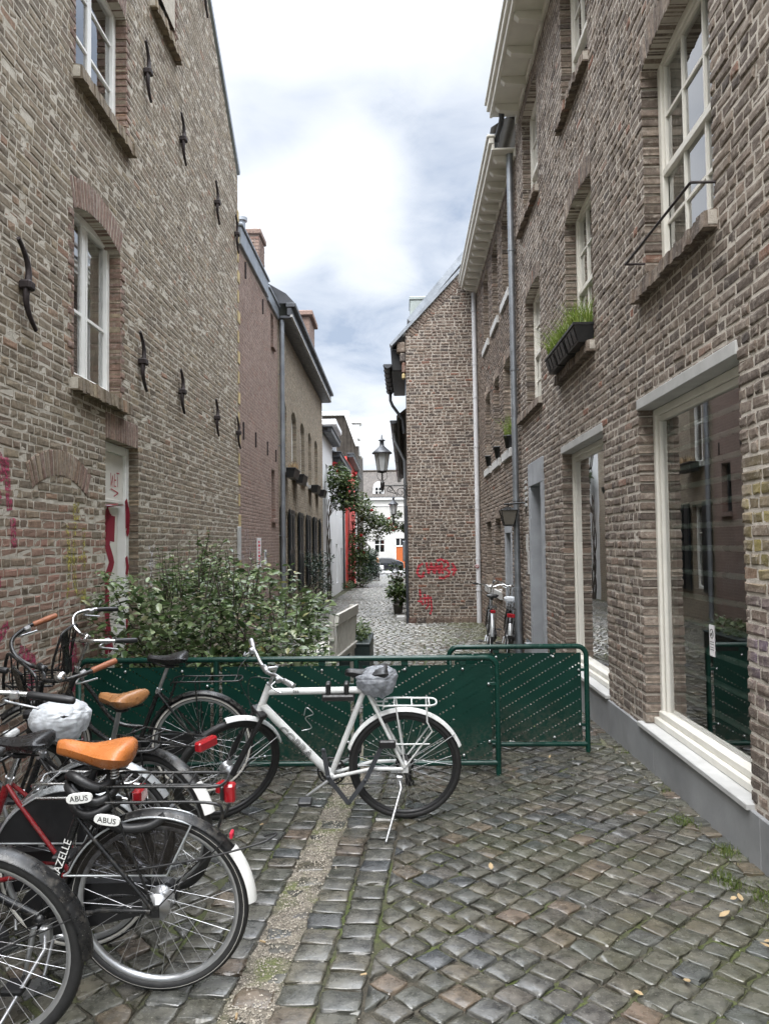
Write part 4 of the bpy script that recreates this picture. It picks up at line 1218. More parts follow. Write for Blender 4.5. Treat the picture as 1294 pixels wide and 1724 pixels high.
mb = MB(ML); mb.add([(12.64, 7.05, -.3), (16.88, 6.95, -.3), (16.88, 6.95, -6), (12.64, 7.05, -6)], [(0, 1, 2, 3)]); mb.build('roof', M['zincdark'], house_p)

house_y = thing('brick_house', 'sandy brick house with arched windows, black shutters and dark gutter on the left', 'house', (-3.4, 22, gz(22)))
ws = [(17.45, 18.22), (19.12, 20.05), (20.95, 21.85), (22.8, 23.62), (24.55, 25.55)]
opsY = [Op(a, b, 3.46, 4.93, .15, .2) for a, b in ws] + [Op(a, b, .55, 2.5, 0, .18) for a, b in ws]
brick_wall('wall', ML, 16.88, 27.3, -.7, 6.9, opsY, [M['brick_yel'], M['mortar_yel']], house_y, 41, h=.064, L=.2, joint=.011, d=.005, bond='cross', jit=.003, tilt=.002, bulge=.002)
for q in opsY[:5]:
    window(house_y, ML, q.u0, q.u1, q.v0, q.top, -.1, .06, .06, vb=[(q.v0, q.top, q.um)], hb=[(q.u0, q.u1, q.v0 + .95)], mat='white', room=.5, bt=.03)
    s = MB(ML); s.bbox(q.u0 - .08, q.u1 + .08, q.v0 - .11, q.v0, -.1, .09, .006); s.build('window_sill', M['lightstone'], house_y)
for q in opsY[5:]:
    wn = window(house_y, ML, q.u0, q.u1, q.v0, q.top, -.1, .06, .06, vb=[(q.v0, q.top, q.um)], hb=[(q.u0, q.u1, q.v0 + 1.3)], mat='white', room=.5, bt=.03)
    for a, b, hinge in ((q.u0 - .42, q.u0 - .02, 1), (q.u1 + .02, q.u1 + .42, -1)):
        s = MB(ML); tilt_ = .13
        w0, w1 = (.015, .04) if hinge > 0 else (.04, .015)
        s.hull8([(a, q.v0 - .04, w0), (b, q.v0 - .04, w1), (b, q.v0 - .04, w1 + .035), (a, q.v0 - .04, w0 + .035), (a, q.v1 + .04, w0), (b, q.v1 + .04, w1), (b, q.v1 + .04, w1 + .035), (a, q.v1 + .04, w0 + .035)])
        for z0, z1 in ((q.v0 + .08, q.v0 + .9), (q.v0 + 1.0, q.v1 - .08)): s.bbox(a + .07, b - .07, z0, z1, .05, .082, .006)
        s.build('shutter', M['darkdoor'], house_y)
mb = MB(ML)
mb.bbox(16.9, 27.3, 6.74, 6.80, -.05, .30, .01); mb.bbox(16.88, 27.32, 6.80, 6.98, .22, .33, .012); mb.bbox(16.86, 27.34, 6.98, 7.08, .2, .42, .012); mb.build('cornice', M['zincdark'], house_y)
mb = MB(ML); mb.bbox(16.88, 27.32, 6.76, 6.82, .29, .345, .006); mb.build('cornice_edge', M['lightstone'], house_y)
mb = MB(ML); mb.hull8([(16.9, 7.08, .40), (27.3, 7.08, .40), (27.3, 7.08, -5), (16.9, 7.08, -5), (16.9, 7.30, .2), (27.3, 7.30, .2), (27.3, 9.8, -4), (16.9, 9.8, -4)]); rfy = mb.build('roof', M['zincdark'], house_y)
mb = MB(ML); mb.bbox(22.6, 24.0, 7.4, 8.5, -.62, .10, .02); mb.bbox(22.5, 24.1, 8.5, 8.65, -.7, .2, .02); mb.build('chimney', M['brick_pink'], rfy)
p = LP(16.98, 0, .09); downpipe(house_y, p[0], p[1], -.2, 6.72, .055, 'zinc', wdir=(-1, 0, 0), br=(1.9, 3.9, 5.5))
rng = random.Random(77)
FB = [('black flower box with orange blooms on the sill nearest the left downpipe', 17.9), ('plain black flower box on the second sill from the left downpipe', 19.6), ('plain black flower box on the fourth sandy brick sill', 23.15), ('plain black flower box on the farthest sandy brick sill', 25.2)]
for i, (lab, s) in enumerate(FB):
    c = LP(s, 3.30, .16); b = thing('flower_box', lab, 'flower box', tuple(c), 'flower boxes on the sandy brick house')
    mb = MB(ML); mb.hull8([(s - .42, 3.24, .10), (s + .42, 3.24, .10), (s + .42, 3.24, .26), (s - .42, 3.24, .26), (s - .45, 3.44, .092), (s + .45, 3.44, .092), (s + .45, 3.44, .3), (s - .45, 3.44, .3)])
    mb.bbox(s - .46, s + .46, 3.43, 3.46, .091, .31, .005); mb.build('box', M['blackmat'], b)
    if i == 0:
        blades('flowers', [tuple(LP(s + rng.uniform(-.35, .35), 3.44, .2 + rng.uniform(-.08, .08))) for _ in range(70)], .2, rng, 'deadleaf', b, .014, 1, .8)

# rest of the left hand row
def plain(name, label, s0, s1, z1, wmat, roofmat, wins, cat='house', w=0., zb=-1.2, doors=(), gut=True, slope=3.4, gutz=None, cmat='zincdark', deep=6.):
    h = thing(name, label, cat, tuple(LP((s0 + s1) / 2, gz((s0 + s1) / 2), w - 1)))
    ops = [Op(*q) for q in wins] + [Op(*q) for q in doors]
    mb = MB(ML @ np.array([[1, 0, 0, 0], [0, 1, 0, 0], [0, 0, 1, w], [0, 0, 0, 1.]]))
    mortar(mb, s0, s1, zb, z1, ops, 0, .12)
    mb.add([(s0, zb, 0), (s0, z1, 0), (s0, z1, -deep), (s0, zb, -deep)], [(0, 1, 2, 3)]); mb.add([(s1, zb, 0), (s1, z1, 0), (s1, z1, -deep), (s1, zb, -deep)], [(3, 2, 1, 0)])
    mb.build('wall', M[wmat], h)
    Mw = ML @ np.array([[1, 0, 0, 0], [0, 1, 0, 0], [0, 0, 1, w], [0, 0, 0, 1.]])
    for q in wins: window(h, Mw, q[0], q[1], q[2], q[3], -.07, .06, .06, vb=[(q[2], q[3], (q[0] + q[1]) / 2)], hb=[(q[0], q[1], q[2] + (q[3] - q[2]) * .6)], mat='white', room=.4, bt=.03)
    for q in doors:
        d = MB(Mw); d.bbox(q[0], q[1], q[2], q[3], -.12, -.08, .01); d.build('door', M['darkdoor'], h)
    r = MB(Mw); r.hull8([(s0, z1, .2), (s1, z1, .2), (s1, z1, -deep), (s0, z1, -deep), (s0, z1 + .14, .2), (s1, z1 + .14, .2), (s1, z1 + slope, -deep * .55), (s0, z1 + slope, -deep * .55)]); ro = r.build('roof', M[roofmat], h)
    if gut:
        g = MB(Mw); g.bbox(s0, s1, z1 - .06, z1 + .12, .02, .34, .02); g.bbox(s0 - .02, s1 + .02, z1 + .12, z1 + .17, .0, .38, .01); g.build('gutter', M[cmat], h)
    return h, ro, Mw


h4, r4, Mw = plain('white_house', 'small white rendered house under a sloping grey gutter, rose at its corner', 27.3, 31.6, 5.75, 'render_w', 'tiles', [(28.6, 29.4, 3.2, 4.7), (30.2, 31.0, 3.2, 4.7), (28.6, 29.4, .2, 2.0)], doors=[(30.2, 31.0, -.6, 1.9)], slope=1.2)
h5, r5, Mw = plain('white_house', 'white house with a pale dormer and dark slatted eaves', 31.6, 39.4, 5.35, 'render_w', 'tiles', [(33.2, 34.0, 2.9, 4.3), (36, 36.8, 2.9, 4.3), (33.2, 34.0, .0, 1.7), (37.8, 38.6, 0., 1.7)], doors=[(36, 36.9, -.9, 1.5)], slope=1.6)
mb = MB(Mw); mb.bbox(32.6, 35.6, 5.5, 6.75, -1.3, -.12, .02); mb.bbox(32.4, 35.8, 6.75, 7.0, -1.5, .12, .03); d5 = mb.build('dormer', M['render_w'], h5)
mb = MB(Mw); mb.bbox(33.1, 35.1, 5.75, 6.6, -.115, -.1, .005); mb.build('pane', M['zinc'], d5)
mb = MB(Mw); mb.tube([(37.2, -.5, .07), (37.2, 5.3, .07)], .05, 8); mb.build('downpipe', M['zincdark'], h5)
for s in np.arange(31.9, 39.3, .42):
    mb = MB(Mw); mb.box(s - .05, s + .05, 5.08, 5.285, .02, .28); mb.build('bracket', M['zincdark'], h5)
h6, r6, Mw = plain('red_house', 'narrow bright red rendered house with dark gutter behind the roses', 39.4, 47.0, 6.2, 'render_r', 'tiles', [(40.6, 41.1, 4.5, 5.9), (42.2, 42.7, 4.5, 5.9), (44.2, 44.7, 4.5, 5.9)], slope=.7, w=.12)
h6b, r6b, Mw = plain('cream_house', 'plain cream house after the red one, half hidden by roses', 47.0, 52.0, 6.05, 'render_c', 'tiles', [(48.3, 48.8, 3.9, 5.6), (49.6, 50.1, 3.9, 5.6)], slope=.7)
h7 = thing('tall_house', 'tall brown shingled house with white trimmed mansard rising above the lane', 'house', tuple(LP(56, gz(56), -2)))
mb = MB(ML); mb.hull8([(52, -1.5, 0.1), (60, -1.5, 0.1), (60, -1.5, -3.5), (52, -1.5, -3.5), (52, 8.4, .1), (60, 8.4, .1), (60, 8.4, -3.5), (52, 8.4, -3.5)]); mb.build('wall', M['tiles'], h7)
mb = MB(ML); mb.hull8([(52, 8.4, .1), (60, 8.4, .1), (60, 8.4, -2.3), (52, 8.4, -2.3), (52, 10.4, -.65), (60, 10.4, -.65), (60, 10.4, -2.3), (52, 10.4, -2.3)]); mb.build('roof', M['tiles'], h7)
mb = MB(ML)
mb.hull8([(51.85, 8.3, -.05), (52.15, 8.3, -.05), (52.15, 8.3, .2), (51.85, 8.3, .2), (51.85, 10.6, -.85), (52.15, 10.6, -.85), (52.15, 10.6, -.55), (51.85, 10.6, -.55)]); mb.bbox(51.84, 52.16, 10.4, 10.7, -2.5, -.45, .03); mb.bbox(53.5, 54.6, 9.0, 10.1, -.6, .16, .04); mb.bbox(53.4, 54.7, 10.1, 10.25, -.6, .28, .04); mb.bbox(53.0, 54.4, 7.7, 8.5, .1, .3, .04); mb.build('trim', M['render_w'], h7)

# white house across the end of the lane
YE = 75.5
he = thing('white_house', 'white house with brown tiled roof and arched dormer across the lane end', 'house', (-1, YE + 3, gz(YE)))
ME = wallM((0, YE, 0), (1, 0, 0), (0, -1, 0))
opsE = [Op(-3.05, -1.95, .75, 2.1), Op(-.95, .0, -1.25, 2.15), Op(.1, .75, 3.4, 5.0), Op(-7, -6, .7, 2.1), Op(3, 4, .7, 2.1)]
mb = MB(ME); mortar(mb, -9, 9, -1.6, 6.2, opsE, 0, .12); mb.build('wall', M['render_c'], he)
mb = MB(ME); mb.bbox(-9, 9, 5.95, 6.25, 0, .22, .03); mb.bbox(-9, 9, 5.35, 5.45, 0, .06, .02); mb.bbox(-9, 9, -1.5, -.75, .0, .05, .02); mb.build('cornice', M['render_w'], he)
for q in (opsE[0], opsE[2], opsE[3], opsE[4]):
    window(he, ME, q.u0, q.u1, q.v0, q.v1, -.06, .09, .06, vb=[(q.v0, q.v1, q.um)], hb=[(q.u0, q.u1, q.v0 + (q.v1 - q.v0) * .62)], mat='white', room=.5, bt=.06)
q = opsE[1]
mb = MB(ME); mb.bbox(q.u0 + .06, q.u1 - .06, -1.3, 1.35, -.12, -.08, .01); mb.build('door', M['orange'], he)
mb = MB(ME); mb.bbox(q.u0, q.u1, 1.36, 1.46, -.12, -.02, .01); mb.box(q.u0, q.u0 + .06, -1.3, 2.15, -.12, -.02); mb.box(q.u1 - .06, q.u1, -1.3, 2.15, -.12, -.02); mb.box(q.um - .03, q.um + .03, 1.46, 2.15, -.12, -.03); mb.build('door_frame', M['white'], he)
mb = MB(ME); mb.box(q.u0 + .06, q.u1 - .06, 1.46, 2.15, -.12, -.09); mb.build('transom_pane', M['carglass'], he)
mb = MB(); mb.hull8([(-9, YE - .3, 6.25), (9, YE - .3, 6.25), (9, YE + 6, 6.25), (-9, YE + 6, 6.25), (-9, YE - .2, 6.35), (9, YE - .2, 6.35), (9, YE + 3.2, 9.1), (-9, YE + 3.2, 9.1)]); re_ = mb.build('roof', M['tiles'], he)
mb = MB(); mb.tube([(-9, YE + 3.2, 9.12), (9, YE + 3.2, 9.12)], .12, 8); mb.build('ridge', M['tiles'], re_)
for x in (-2.55, .95):
    n = 10; pr = [(x - .56, 6.4), (x + .56, 6.4), (x + .5, 7.25)] + [(x + .5 * math.cos(a), 7.25 + .55 * math.sin(a)) for a in np.linspace(0, PI, n)][1:-1] + [(x - .5, 7.25)]
    mb = MB(ME); mb.prism(pr, -1.6, -.1); d_ = mb.build('dormer', M['render_w'], he)
    mb = MB(ME); mb.bbox(x - .3, x + .3, 6.5, 7.2, -.1, -.085, .01); mb.build('pane', M['carglass'], d_)
    mb = MB(ME); mb.box(x - .03, x + .03, 6.5, 7.2, -.085, -.06); mb.box(x - .3, x + .3, 6.83, 6.88, -.085, -.061); mb.build('glazing_bar', M['white'], d_)

# ================================================================== THE GROUND
def gzc(y): return gz(min(y, 76.0))


mb = MB()
ys = [-150, 5, 76, 600]; xs = [-400, 400]
for a, b in zip(ys, ys[1:]):
    mb.add([(xs[0], a, gzc(a) - .011), (xs[1], a, gzc(a) - .011), (xs[1], b, gzc(b) - .011), (xs[0], b, gzc(b) - .011)], [(0, 1, 2, 3)])
tag(mb.build('ground', M['dirt']), None, None, kind='structure')


def stones(cx, cy, hx, hy, ang, seed, lim=None, dome=.0022, fine=True, jit=.0075):
    g = np.random.default_rng(seed); N = len(cx)
    cx, cy, hx, hy, ang = (np.broadcast_to(np.asarray(q, float), N) for q in (cx, cy, hx, hy, ang))
    s = np.array((-1, -.95, -.80, 0, .80, .95, 1)) if fine else np.array((-1, -.7, .7, 1.)); k = len(s)
    S, T = np.meshgrid(s, s, indexing='ij')
    mx = np.maximum(abs(S), abs(T))
    cor = (abs(S) * abs(T)) ** 6 * .07
    Sx = (S * (1 - cor))[None] * hx[:, None, None] + g.uniform(-jit, jit, (N, k, k)) * (mx > .9)
    Sy = (T * (1 - cor))[None] * hy[:, None, None] + g.uniform(-jit, jit, (N, k, k)) * (mx > .9)
    sk = g.uniform(-.10, .10, N)[:, None, None]
    Sx = Sx + sk * Sy
    ca, sa = np.cos(ang)[:, None, None], np.sin(ang)[:, None, None]
    X = cx[:, None, None] + ca * Sx - sa * Sy; Y = cy[:, None, None] + sa * Sx + ca * Sy
    z = dome * g.uniform(.5, 1.5, N)[:, None, None] * (1 - (S * S + T * T) / 2)[None] + g.uniform(-.0012, .0012, (N, k, k))
    z = z + np.where(mx > .99, -.019, np.where(mx > .9, -.0016, 0.))[None]
    z = z + g.uniform(-.004, .004, N)[:, None, None] + g.uniform(-.04, .04, N)[:, None, None] * Sx + g.uniform(-.04, .04, N)[:, None, None] * Sy
    if lim is not None:
        lo, hi = lim(Y); X = np.clip(X, lo, hi)
    Z = z + np.vectorize(gzc)(Y)
    V = np.stack((X, Y, Z), -1).reshape(-1, 3)
    F = np.array([(i * k + j, (i + 1) * k + j, (i + 1) * k + j + 1, i * k + j + 1) for i in range(k - 1) for j in range(k - 1)])
    global SMOOTH
    SMOOTH = np.tile(np.array([0 < i < k - 2 and 0 < j < k - 2 for i in range(k - 1) for j in range(k - 1)]), N)
    return V, (F[None] + (np.arange(N) * k * k)[:, None, None]).reshape(-1, 4)


def sk_(y): return .067 * (np.asarray(y) - 4.5)


cob = MB()
rng = random.Random(99)


def diamond(x0, x1, y0, y1, lo, hi, side=.126, seed=1, rot=45.):
    a = R_(rot); e1 = np.array((math.cos(a), math.sin(a))) * side; e2 = np.array((-math.sin(a), math.cos(a))) * side * 1.04
    P = []
    n = int((abs(x1 - x0) + abs(y1 - y0)) / side) + 6
    o = np.array((x0 - .3, y0 - .3))
    for i in range(-n, n * 2):
        for j in range(-n, n * 2):
            p = o + e1 * i + e2 * (j + .06 * math.sin(i * 1.7))
            if y0 <= p[1] <= y1 and lo(p[1]) - .03 < p[0] < hi(p[1]) + .03: P.append(p)
    P = np.array(P); g = np.random.default_rng(seed)
    P = P + g.uniform(-.006, .006, P.shape)
    N = len(P)
    V, F = stones(P[:, 0], P[:, 1], side / 2 - .0035 + g.uniform(-.004, .003, N), side / 2 - .0015 + g.uniform(-.004, .003, N), a + g.uniform(-.06, .06, N), seed + 1,
                  lambda Y: (lo(Y) + .006, hi(Y) - .006))
    cob.add(V, F, 0, SMOOTH)


diamond(-.1, 1.7, 1.0, 6.6, lambda y: -.07 + sk_(y), lambda y: 1.70 + 0 * np.asarray(y), seed=10)
diamond(-2.7, -.9, 1.2, 6.6, lambda y: -2.62 + 0 * np.asarray(y), lambda y: -.90 + sk_(y), seed=20, side=.13)


def column(xo, w, y0, y1, seed, l=.135, skip=None):
    g = np.random.default_rng(seed); y = y0; C = []
    while y < y1:
        L = l * g.uniform(.85, 1.2)
        if not (skip and g.random() < skip): C.append((xo + w / 2 + sk_(y + L / 2), y + L / 2, w / 2 - .004, L / 2 - .0045))
        y += L
    C = np.array(C); V, F = stones(C[:, 0], C[:, 1], C[:, 2], C[:, 3], -.067 + g.uniform(-.05, .05, len(C)), seed + 3)
    cob.add(V, F, 0, SMOOTH)


column(-.238, .166, 1.2, 6.6, 31); column(-.404, .166, 1.2, 6.6, 32)
column(-.738, .160, 1.2, 6.6, 34); column(-.896, .158, 1.2, 6.6, 35)
# sunken stones in the gritty gutter
C = np.array([(-.49 + sk_(y) + rng.uniform(-.03, .03), y) for y in list(np.arange(1.6, 4.2, .17)) + [4.55, 4.75, 5.3]]); V, F = stones(C[:, 0], C[:, 1], .075, .065, [rng.uniform(-.3, .3) for _ in C], 36)
V[:, 2] -= .011; cob.add(V, F, 0, SMOOTH)
# stones along the plinth
C = np.array([(1.755 + rng.uniform(-.012, .01), y) for y in np.arange(1.2, 11.5, .17)]); V, F = stones(C[:, 0], C[:, 1], .055, .075, [rng.uniform(-.25, .25) for _ in C], 37); cob.add(V, F, 0, SMOOTH)
# beyond the barriers
for i in range(4): column(-.56 + i * .165 - sk_(9.), .155, 6.7, 12.5, 50 + i, .15)
column2 = [(-2.6, lambda y: -.57 + 0 * np.asarray(y) + sk_(y) - sk_(9.), 60), (None, None, 0)]
diamond(-2.7, -.5, 6.7, 12.5, lambda y: -2.7 + 0 * np.asarray(y), lambda y: -.57 + sk_(y) - sk_(9.), seed=60, side=.135, rot=8)
diamond(.1, 1.8, 6.7, 12.5, lambda y: .11 + sk_(y) - sk_(9.), lambda y: 1.7 + 0 * np.asarray(y), seed=64, side=.135, rot=-6)
g = np.random.default_rng(5); rows = []
y = 12.55; r = 0
while y < 62:
    xa = -2.72; xb = XR if y < YG else XG - .02
    x = xa + (r % 2) * .07
    while x < xb:
        l = g.uniform(.12, .17); rows.append((x + l / 2, y + .012 * math.sin(x * 2 + r), l / 2 - .006, .062)); x += l
    y += .137 if y < 40 else .2; r += 1
C = np.array(rows)
C[C[:, 1] > 40, 3] = .092
V, F = stones(C[:, 0], C[:, 1], C[:, 2], C[:, 3], g.uniform(-.05, .05, len(C)), 70, fine=False, jit=.004); cob.add(V, F, 0, SMOOTH)
tag(cob.build('cobbled_street', M['cobble']), None, None, kind='structure')
mb = MB(); mb.add([(-60, 62, gzc(62) + .004), (60, 62, gzc(62) + .004), (60, 75.4, gzc(75.4) + .004), (-60, 75.4, gzc(75.4) + .004)], [(0, 1, 2, 3)])
tag(mb.build('cross_street', simple('grey_setts', (.13, .13, .13), .5, var=.2, vs=5, bump=.3, bs=14)), None, None, kind='structure')

# moss and grit
pts = []
for _ in range(2600):
    y = rng.uniform(2.4, 9.5); x = 1.80 - abs(rng.gauss(0, .055)); c = math.sin(y * 5.1) + math.sin(y * 11.7 + 1) + math.sin(y * 2.3)
    if c > .9: pts.append((x, y, gz(y) - .012))
for (cx, cy) in ((1.62, 3.35), (1.68, 3.75), (1.57, 3.95), (1.72, 4.3), (1.6, 3.05), (1.66, 4.75)):
    for _ in range(260): pts.append((cx + rng.gauss(0, .035), cy + rng.gauss(0, .06), -.006))
tag(blades('moss', pts, .028, rng, 'moss', None, .0028, 1, .9), 'bright green moss tufts in the joints along the bluestone plinth', 'moss', kind='stuff')
mb = MB()
for _ in range(5200):
    k = rng.random()
    y = rng.uniform(1.8, 6.0)
    x = (-.49 + sk_(y) + rng.gauss(0, .065)) if k < .7 else rng.uniform(-2.0, 1.6)
    s = rng.uniform(.002, .006) if k < .6 else rng.uniform(.0015, .0035)
    z = -.012 if k < .7 else -.008
    o = np.array((x, y, z + s)); mb.add([o + (s, 0, 0), o + (0, s, 0), o + (-s, 0, 0), o + (0, -s, 0), o + (0, 0, s), o - (0, 0, s)], [(0, 1, 4), (1, 2, 4), (2, 3, 4), (3, 0, 4)])
tag(mb.build('gravel', simple('pale_grit', (.34, .31, .26), .8, var=.4, vs=60)), 'pale grit scattered in the gutter and the joints of the cobbles', 'grit', kind='stuff')


def leafshape(mb, o, a, L, w, tilt, roll, curl=.25, mat=0, smooth=True):
    """a folded, pointed leaf: 2 x 3 quads"""
    d = np.array((math.cos(a) * math.cos(tilt), math.sin(a) * math.cos(tilt), math.sin(tilt)))
    s = np.array((-math.sin(a), math.cos(a), 0)); up = np.cross(d, s)
    s2 = s * math.cos(roll) + up * math.sin(roll); up2 = np.cross(d, s2)
    v = []
    for t, ww in ((0, .08), (.3, .9), (.68, .8), (1., .04)):
        c = np.array(o) + d * L * t - up2 * curl * L * t * t * .5
        v += [c - s2 * w * ww * .5 + up2 * w * .16 * ww, c, c + s2 * w * ww * .5 + up2 * w * .16 * ww]
    mb.add(v, [(i * 3 + j, i * 3 + j + 1, i * 3 + j + 4, i * 3 + j + 3) for i in range(3) for j in range(2)], mat, smooth)


LV = [(1.50, 3.72), (1.545, 3.70), (1.48, 3.34), (1.5, 3.28), (1.38, 3.55), (1.72, 3.12), (1.62, 2.86), (.86, 2.95), (1.05, 3.06), (.42, 4.05), (.95, 5.85), (1.1, 6.1), (-.45, 2.35), (-.9, 4.7)]
for i, (x, y) in enumerate(LV):
    mb = MB(); leafshape(mb, (x, y, .012), rng.uniform(0, 6.28), rng.uniform(.03, .06), rng.uniform(.018, .03), .05, rng.uniform(-.3, .3), -.5)
    tag(mb.build('fallen_leaf', M['deadleaf']), 'small curled tan leaf lying on the wet cobbles', 'leaf', 'fallen leaves on the cobbles')
for i, (x, y) in enumerate([(-.63, 2.82), (-.58, 2.55), (-.36, 2.6), (-.62, 3.35), (-.2, 3.1)]):
    a = rng.uniform(0, 3.1); mb = MB(); mb.tube([(x, y, .0), (x + .026 * math.cos(a), y + .026 * math.sin(a), .002)], .0045, 7)
    tag(mb.build('cigarette_end', M['deadleaf']), 'trodden cigarette end in the gritty gutter', 'cigarette end', 'cigarette ends in the gutter')

# ================================================================== BARRIERS
def barrier(name, label, xs_, y, zb, zt, foot, dirs, close_left=False):
    r = thing(name, label, 'barrier', ((xs_[0] + xs_[-1]) / 2, y, 0))
    x0, x1 = xs_[0], xs_[-1]; c = .075; rr = .021
    mb = MB(); arc = lambda cx, cz, a0, a1: [(cx + c * math.cos(a), y, cz + c * math.sin(a)) for a in np.linspace(a0, a1, 7)]
    P = [(x0, y, foot), (x0, y, zt - c)] + arc(x0 + c, zt - c, PI, PI / 2) + arc(x1 - c, zt - c, PI / 2, 0) + [(x1, y, foot)]
    mb.tube(P, rr, 12)
    mb.tube([(x0 + .0, y, zb), (x1 - .0, y, zb)], rr, 12)
    mb.build('frame', M['green'], r)
    for x in xs_[1:-1]:
        p = MB(); p.tube([(x, y, foot), (x, y, zt - .01)], rr, 10); p.build('post', M['green'], r)
    for a, b, s in zip(xs_, xs_[1:], dirs):
        pa, pb, pz0, pz1 = a + .045, b - .045, zb + .028, zt - .052
        mb = MB()
        n = 2
        v = [(pa, y - .002, pz0), (pb, y - .002, pz0), (pb, y - .002, pz1), (pa, y - .002, pz1), (pa, y + .002, pz0), (pb, y + .002, pz0), (pb, y + .002, pz1), (pa, y + .002, pz1)]
        mb.add(v, [(0, 1, 2, 3), (7, 6, 5, 4), (0, 4, 5, 1), (1, 5, 6, 2), (2, 6, 7, 3), (3, 7, 4, 0)])
        o = mb.build('panel', M['perf'], r)
        at = o.data.attributes.new('uvp', 'FLOAT_VECTOR', 'POINT')
        at.data.foreach_set('vector', np.array([((q[0] - pa) * s, q[2], 1.0) for q in v], np.float32).ravel())
        # clips and bolts
        for x in (pa + (pb - pa) * .33, pa + (pb - pa) * .78):
            k = MB(); k.bbox(x - .025, x + .025, y - .008, y + .008, pz1 - .0, pz1 + .04, .003); k.build('clip', M['green'], o)
            k = MB(); k.bbox(x - .02, x + .02, y - .008, y + .008, pz0 - .02, pz0, .003); k.build('clip', M['green'], o)
        for z in (pz0 + .13, pz1 - .14):
            k = MB(); k.bbox(pb - .03, pb + .035, y - .012, y - .004, z - .012, z + .012, .003); k.build('clip', M['green'], o)
        for x, z in [(pa + (pb - pa) * .33, pz1 - .03), (pa + (pb - pa) * .78, pz1 - .03), (pa + (pb - pa) * .33, pz0 + .03), (pa + (pb - pa) * .78, pz0 + .03), (pb - .02, pz0 + .13), (pb - .02, pz1 - .14)]:
            q = MB(); q.lathe([(0, -.014), (.008, -.013), (.011, -.006), (.011, 0)], 10, (x, y - .003, z), 'y'); q.build('bolt', M['alu'], o)
    return r


barrier('pedestrian_barrier', 'long dark green perforated barrier behind the white bicycle', (-2.46, -1.42, -.375, .665), 5.75, .075, .845, -.02, (-1, -1, 1))
barrier('pedestrian_barrier', 'short dark green perforated barrier reaching to the shop wall on the right', (.35, 1.475), 6.42, .035, .832, -.03, (1,))

# ================================================================== PLANTS
def leaves(name, centres, n, L, mat, parent, rng, up=.5, wr=.5, spread=1., tip=None):
    mb = MB()
    for i in range(n):
        c, r = centres[rng.randrange(len(centres))]
        while True:
            p = np.array([rng.uniform(-1, 1) for _ in range(3)])
            q = np.dot(p, p)
            if q < 1 and (q > .22 or rng.random() < .3): break
        o = np.array(c) + p * np.array(r) * spread
        out = math.atan2(p[1], p[0]) + rng.gauss(0, .7)
        l = L * rng.uniform(.6, 1.25)
        leafshape(mb, o, out, l, l * wr, rng.gauss(.15, .45), rng.gauss(0, .5), rng.uniform(.1, .5))
    return mb.build(name, M[mat], parent)


rng = random.Random(12)
bush = thing('shrub', 'big glossy leaved shrub growing behind the long green barrier against the left wall', 'shrub', (-1.5, 7.2, 0))
cen = [((x, y, z), (.17, .14, .16)) for x, y, z in ((-2.42, 6.25, .7), (-2.35, 6.2, .95), (-2.45, 6.3, 1.15), (-2.3, 6.25, 1.25), (-2.15, 6.3, 1.3), (-2.2, 6.2, .8), (-2.42, 6.35, 1.32), (-2.05, 6.25, 1.05))]
prof = [(-2.42, 1.22), (-2.25, 1.42), (-2.05, 1.50), (-1.85, 1.60), (-1.65, 1.50), (-1.45, 1.40), (-1.22, 1.27), (-1.02, 1.24), (-.88, 1.08)]
for (x, h) in prof:
    for y in (6.55, 7.0, 7.6, 8.3):
        hh = h * (1.0 + (y - 7.) * .02) - (.28 if y < 6.8 else 0) + rng.uniform(-.08, .08)
        for z in np.arange(.55, hh, .26):
            cen.append(((x * (1 + (y - 7) * .05) + rng.uniform(-.1, .1), y + rng.uniform(-.12, .12), z + rng.uniform(-.06, .06)), (.22, .24, .19)))
twg = MB(); lv = MB()
for c, r in cen:
    b = np.array((c[0] * .8 - .3, 7.1, .3))
    if rng.random() < .4: twg.tube([b, (b + np.array(c)) / 2 + np.array((rng.uniform(-.1, .1), rng.uniform(-.1, .1), .08)), c], [.012, .008, .004], 5)
    for _ in range(52):
        while True:
            p = np.array([rng.uniform(-1, 1) for _ in range(3)])
            if np.dot(p, p) < 1: break
        o = np.array(c) + p * np.array(r)
        if o[1] < 5.9 or o[2] < .1 or o[0] < -2.62: continue
        l = rng.uniform(.04, .105)
        leafshape(lv, o, math.atan2(p[1], p[0]) + rng.gauss(0, .8), l, l * .56, rng.gauss(.1, .4), rng.gauss(0, .45), rng.uniform(.1, .5))
# upright shoots that break the outline
for k in range(70):
    x = rng.uniform(-2.45, -.82); y = rng.uniform(6.5, 8.0); i = min(range(len(prof)), key=lambda q: abs(prof[q][0] - x)); h = prof[i][1]
    p0 = np.array((x, y, h - .25)); d = np.array((rng.uniform(-.35, .35), rng.uniform(-.2, .2), 1.)); ln = rng.uniform(.18, .5) if x < -1.3 else rng.uniform(.18, .36)
    twg.tube([p0, p0 + d * ln * .5, p0 + d * ln + np.array((0, 0, .02))], [.006, .004, .002], 5)
    for t in np.linspace(.15, 1, int(ln / .035)):
        a = rng.uniform(0, 6.28); l = rng.uniform(.05, .085) * (1.15 - .4 * t)
        leafshape(lv, p0 + d * ln * t, a, l, l * .55, rng.uniform(-.1, .6), rng.gauss(0, .3), .3)
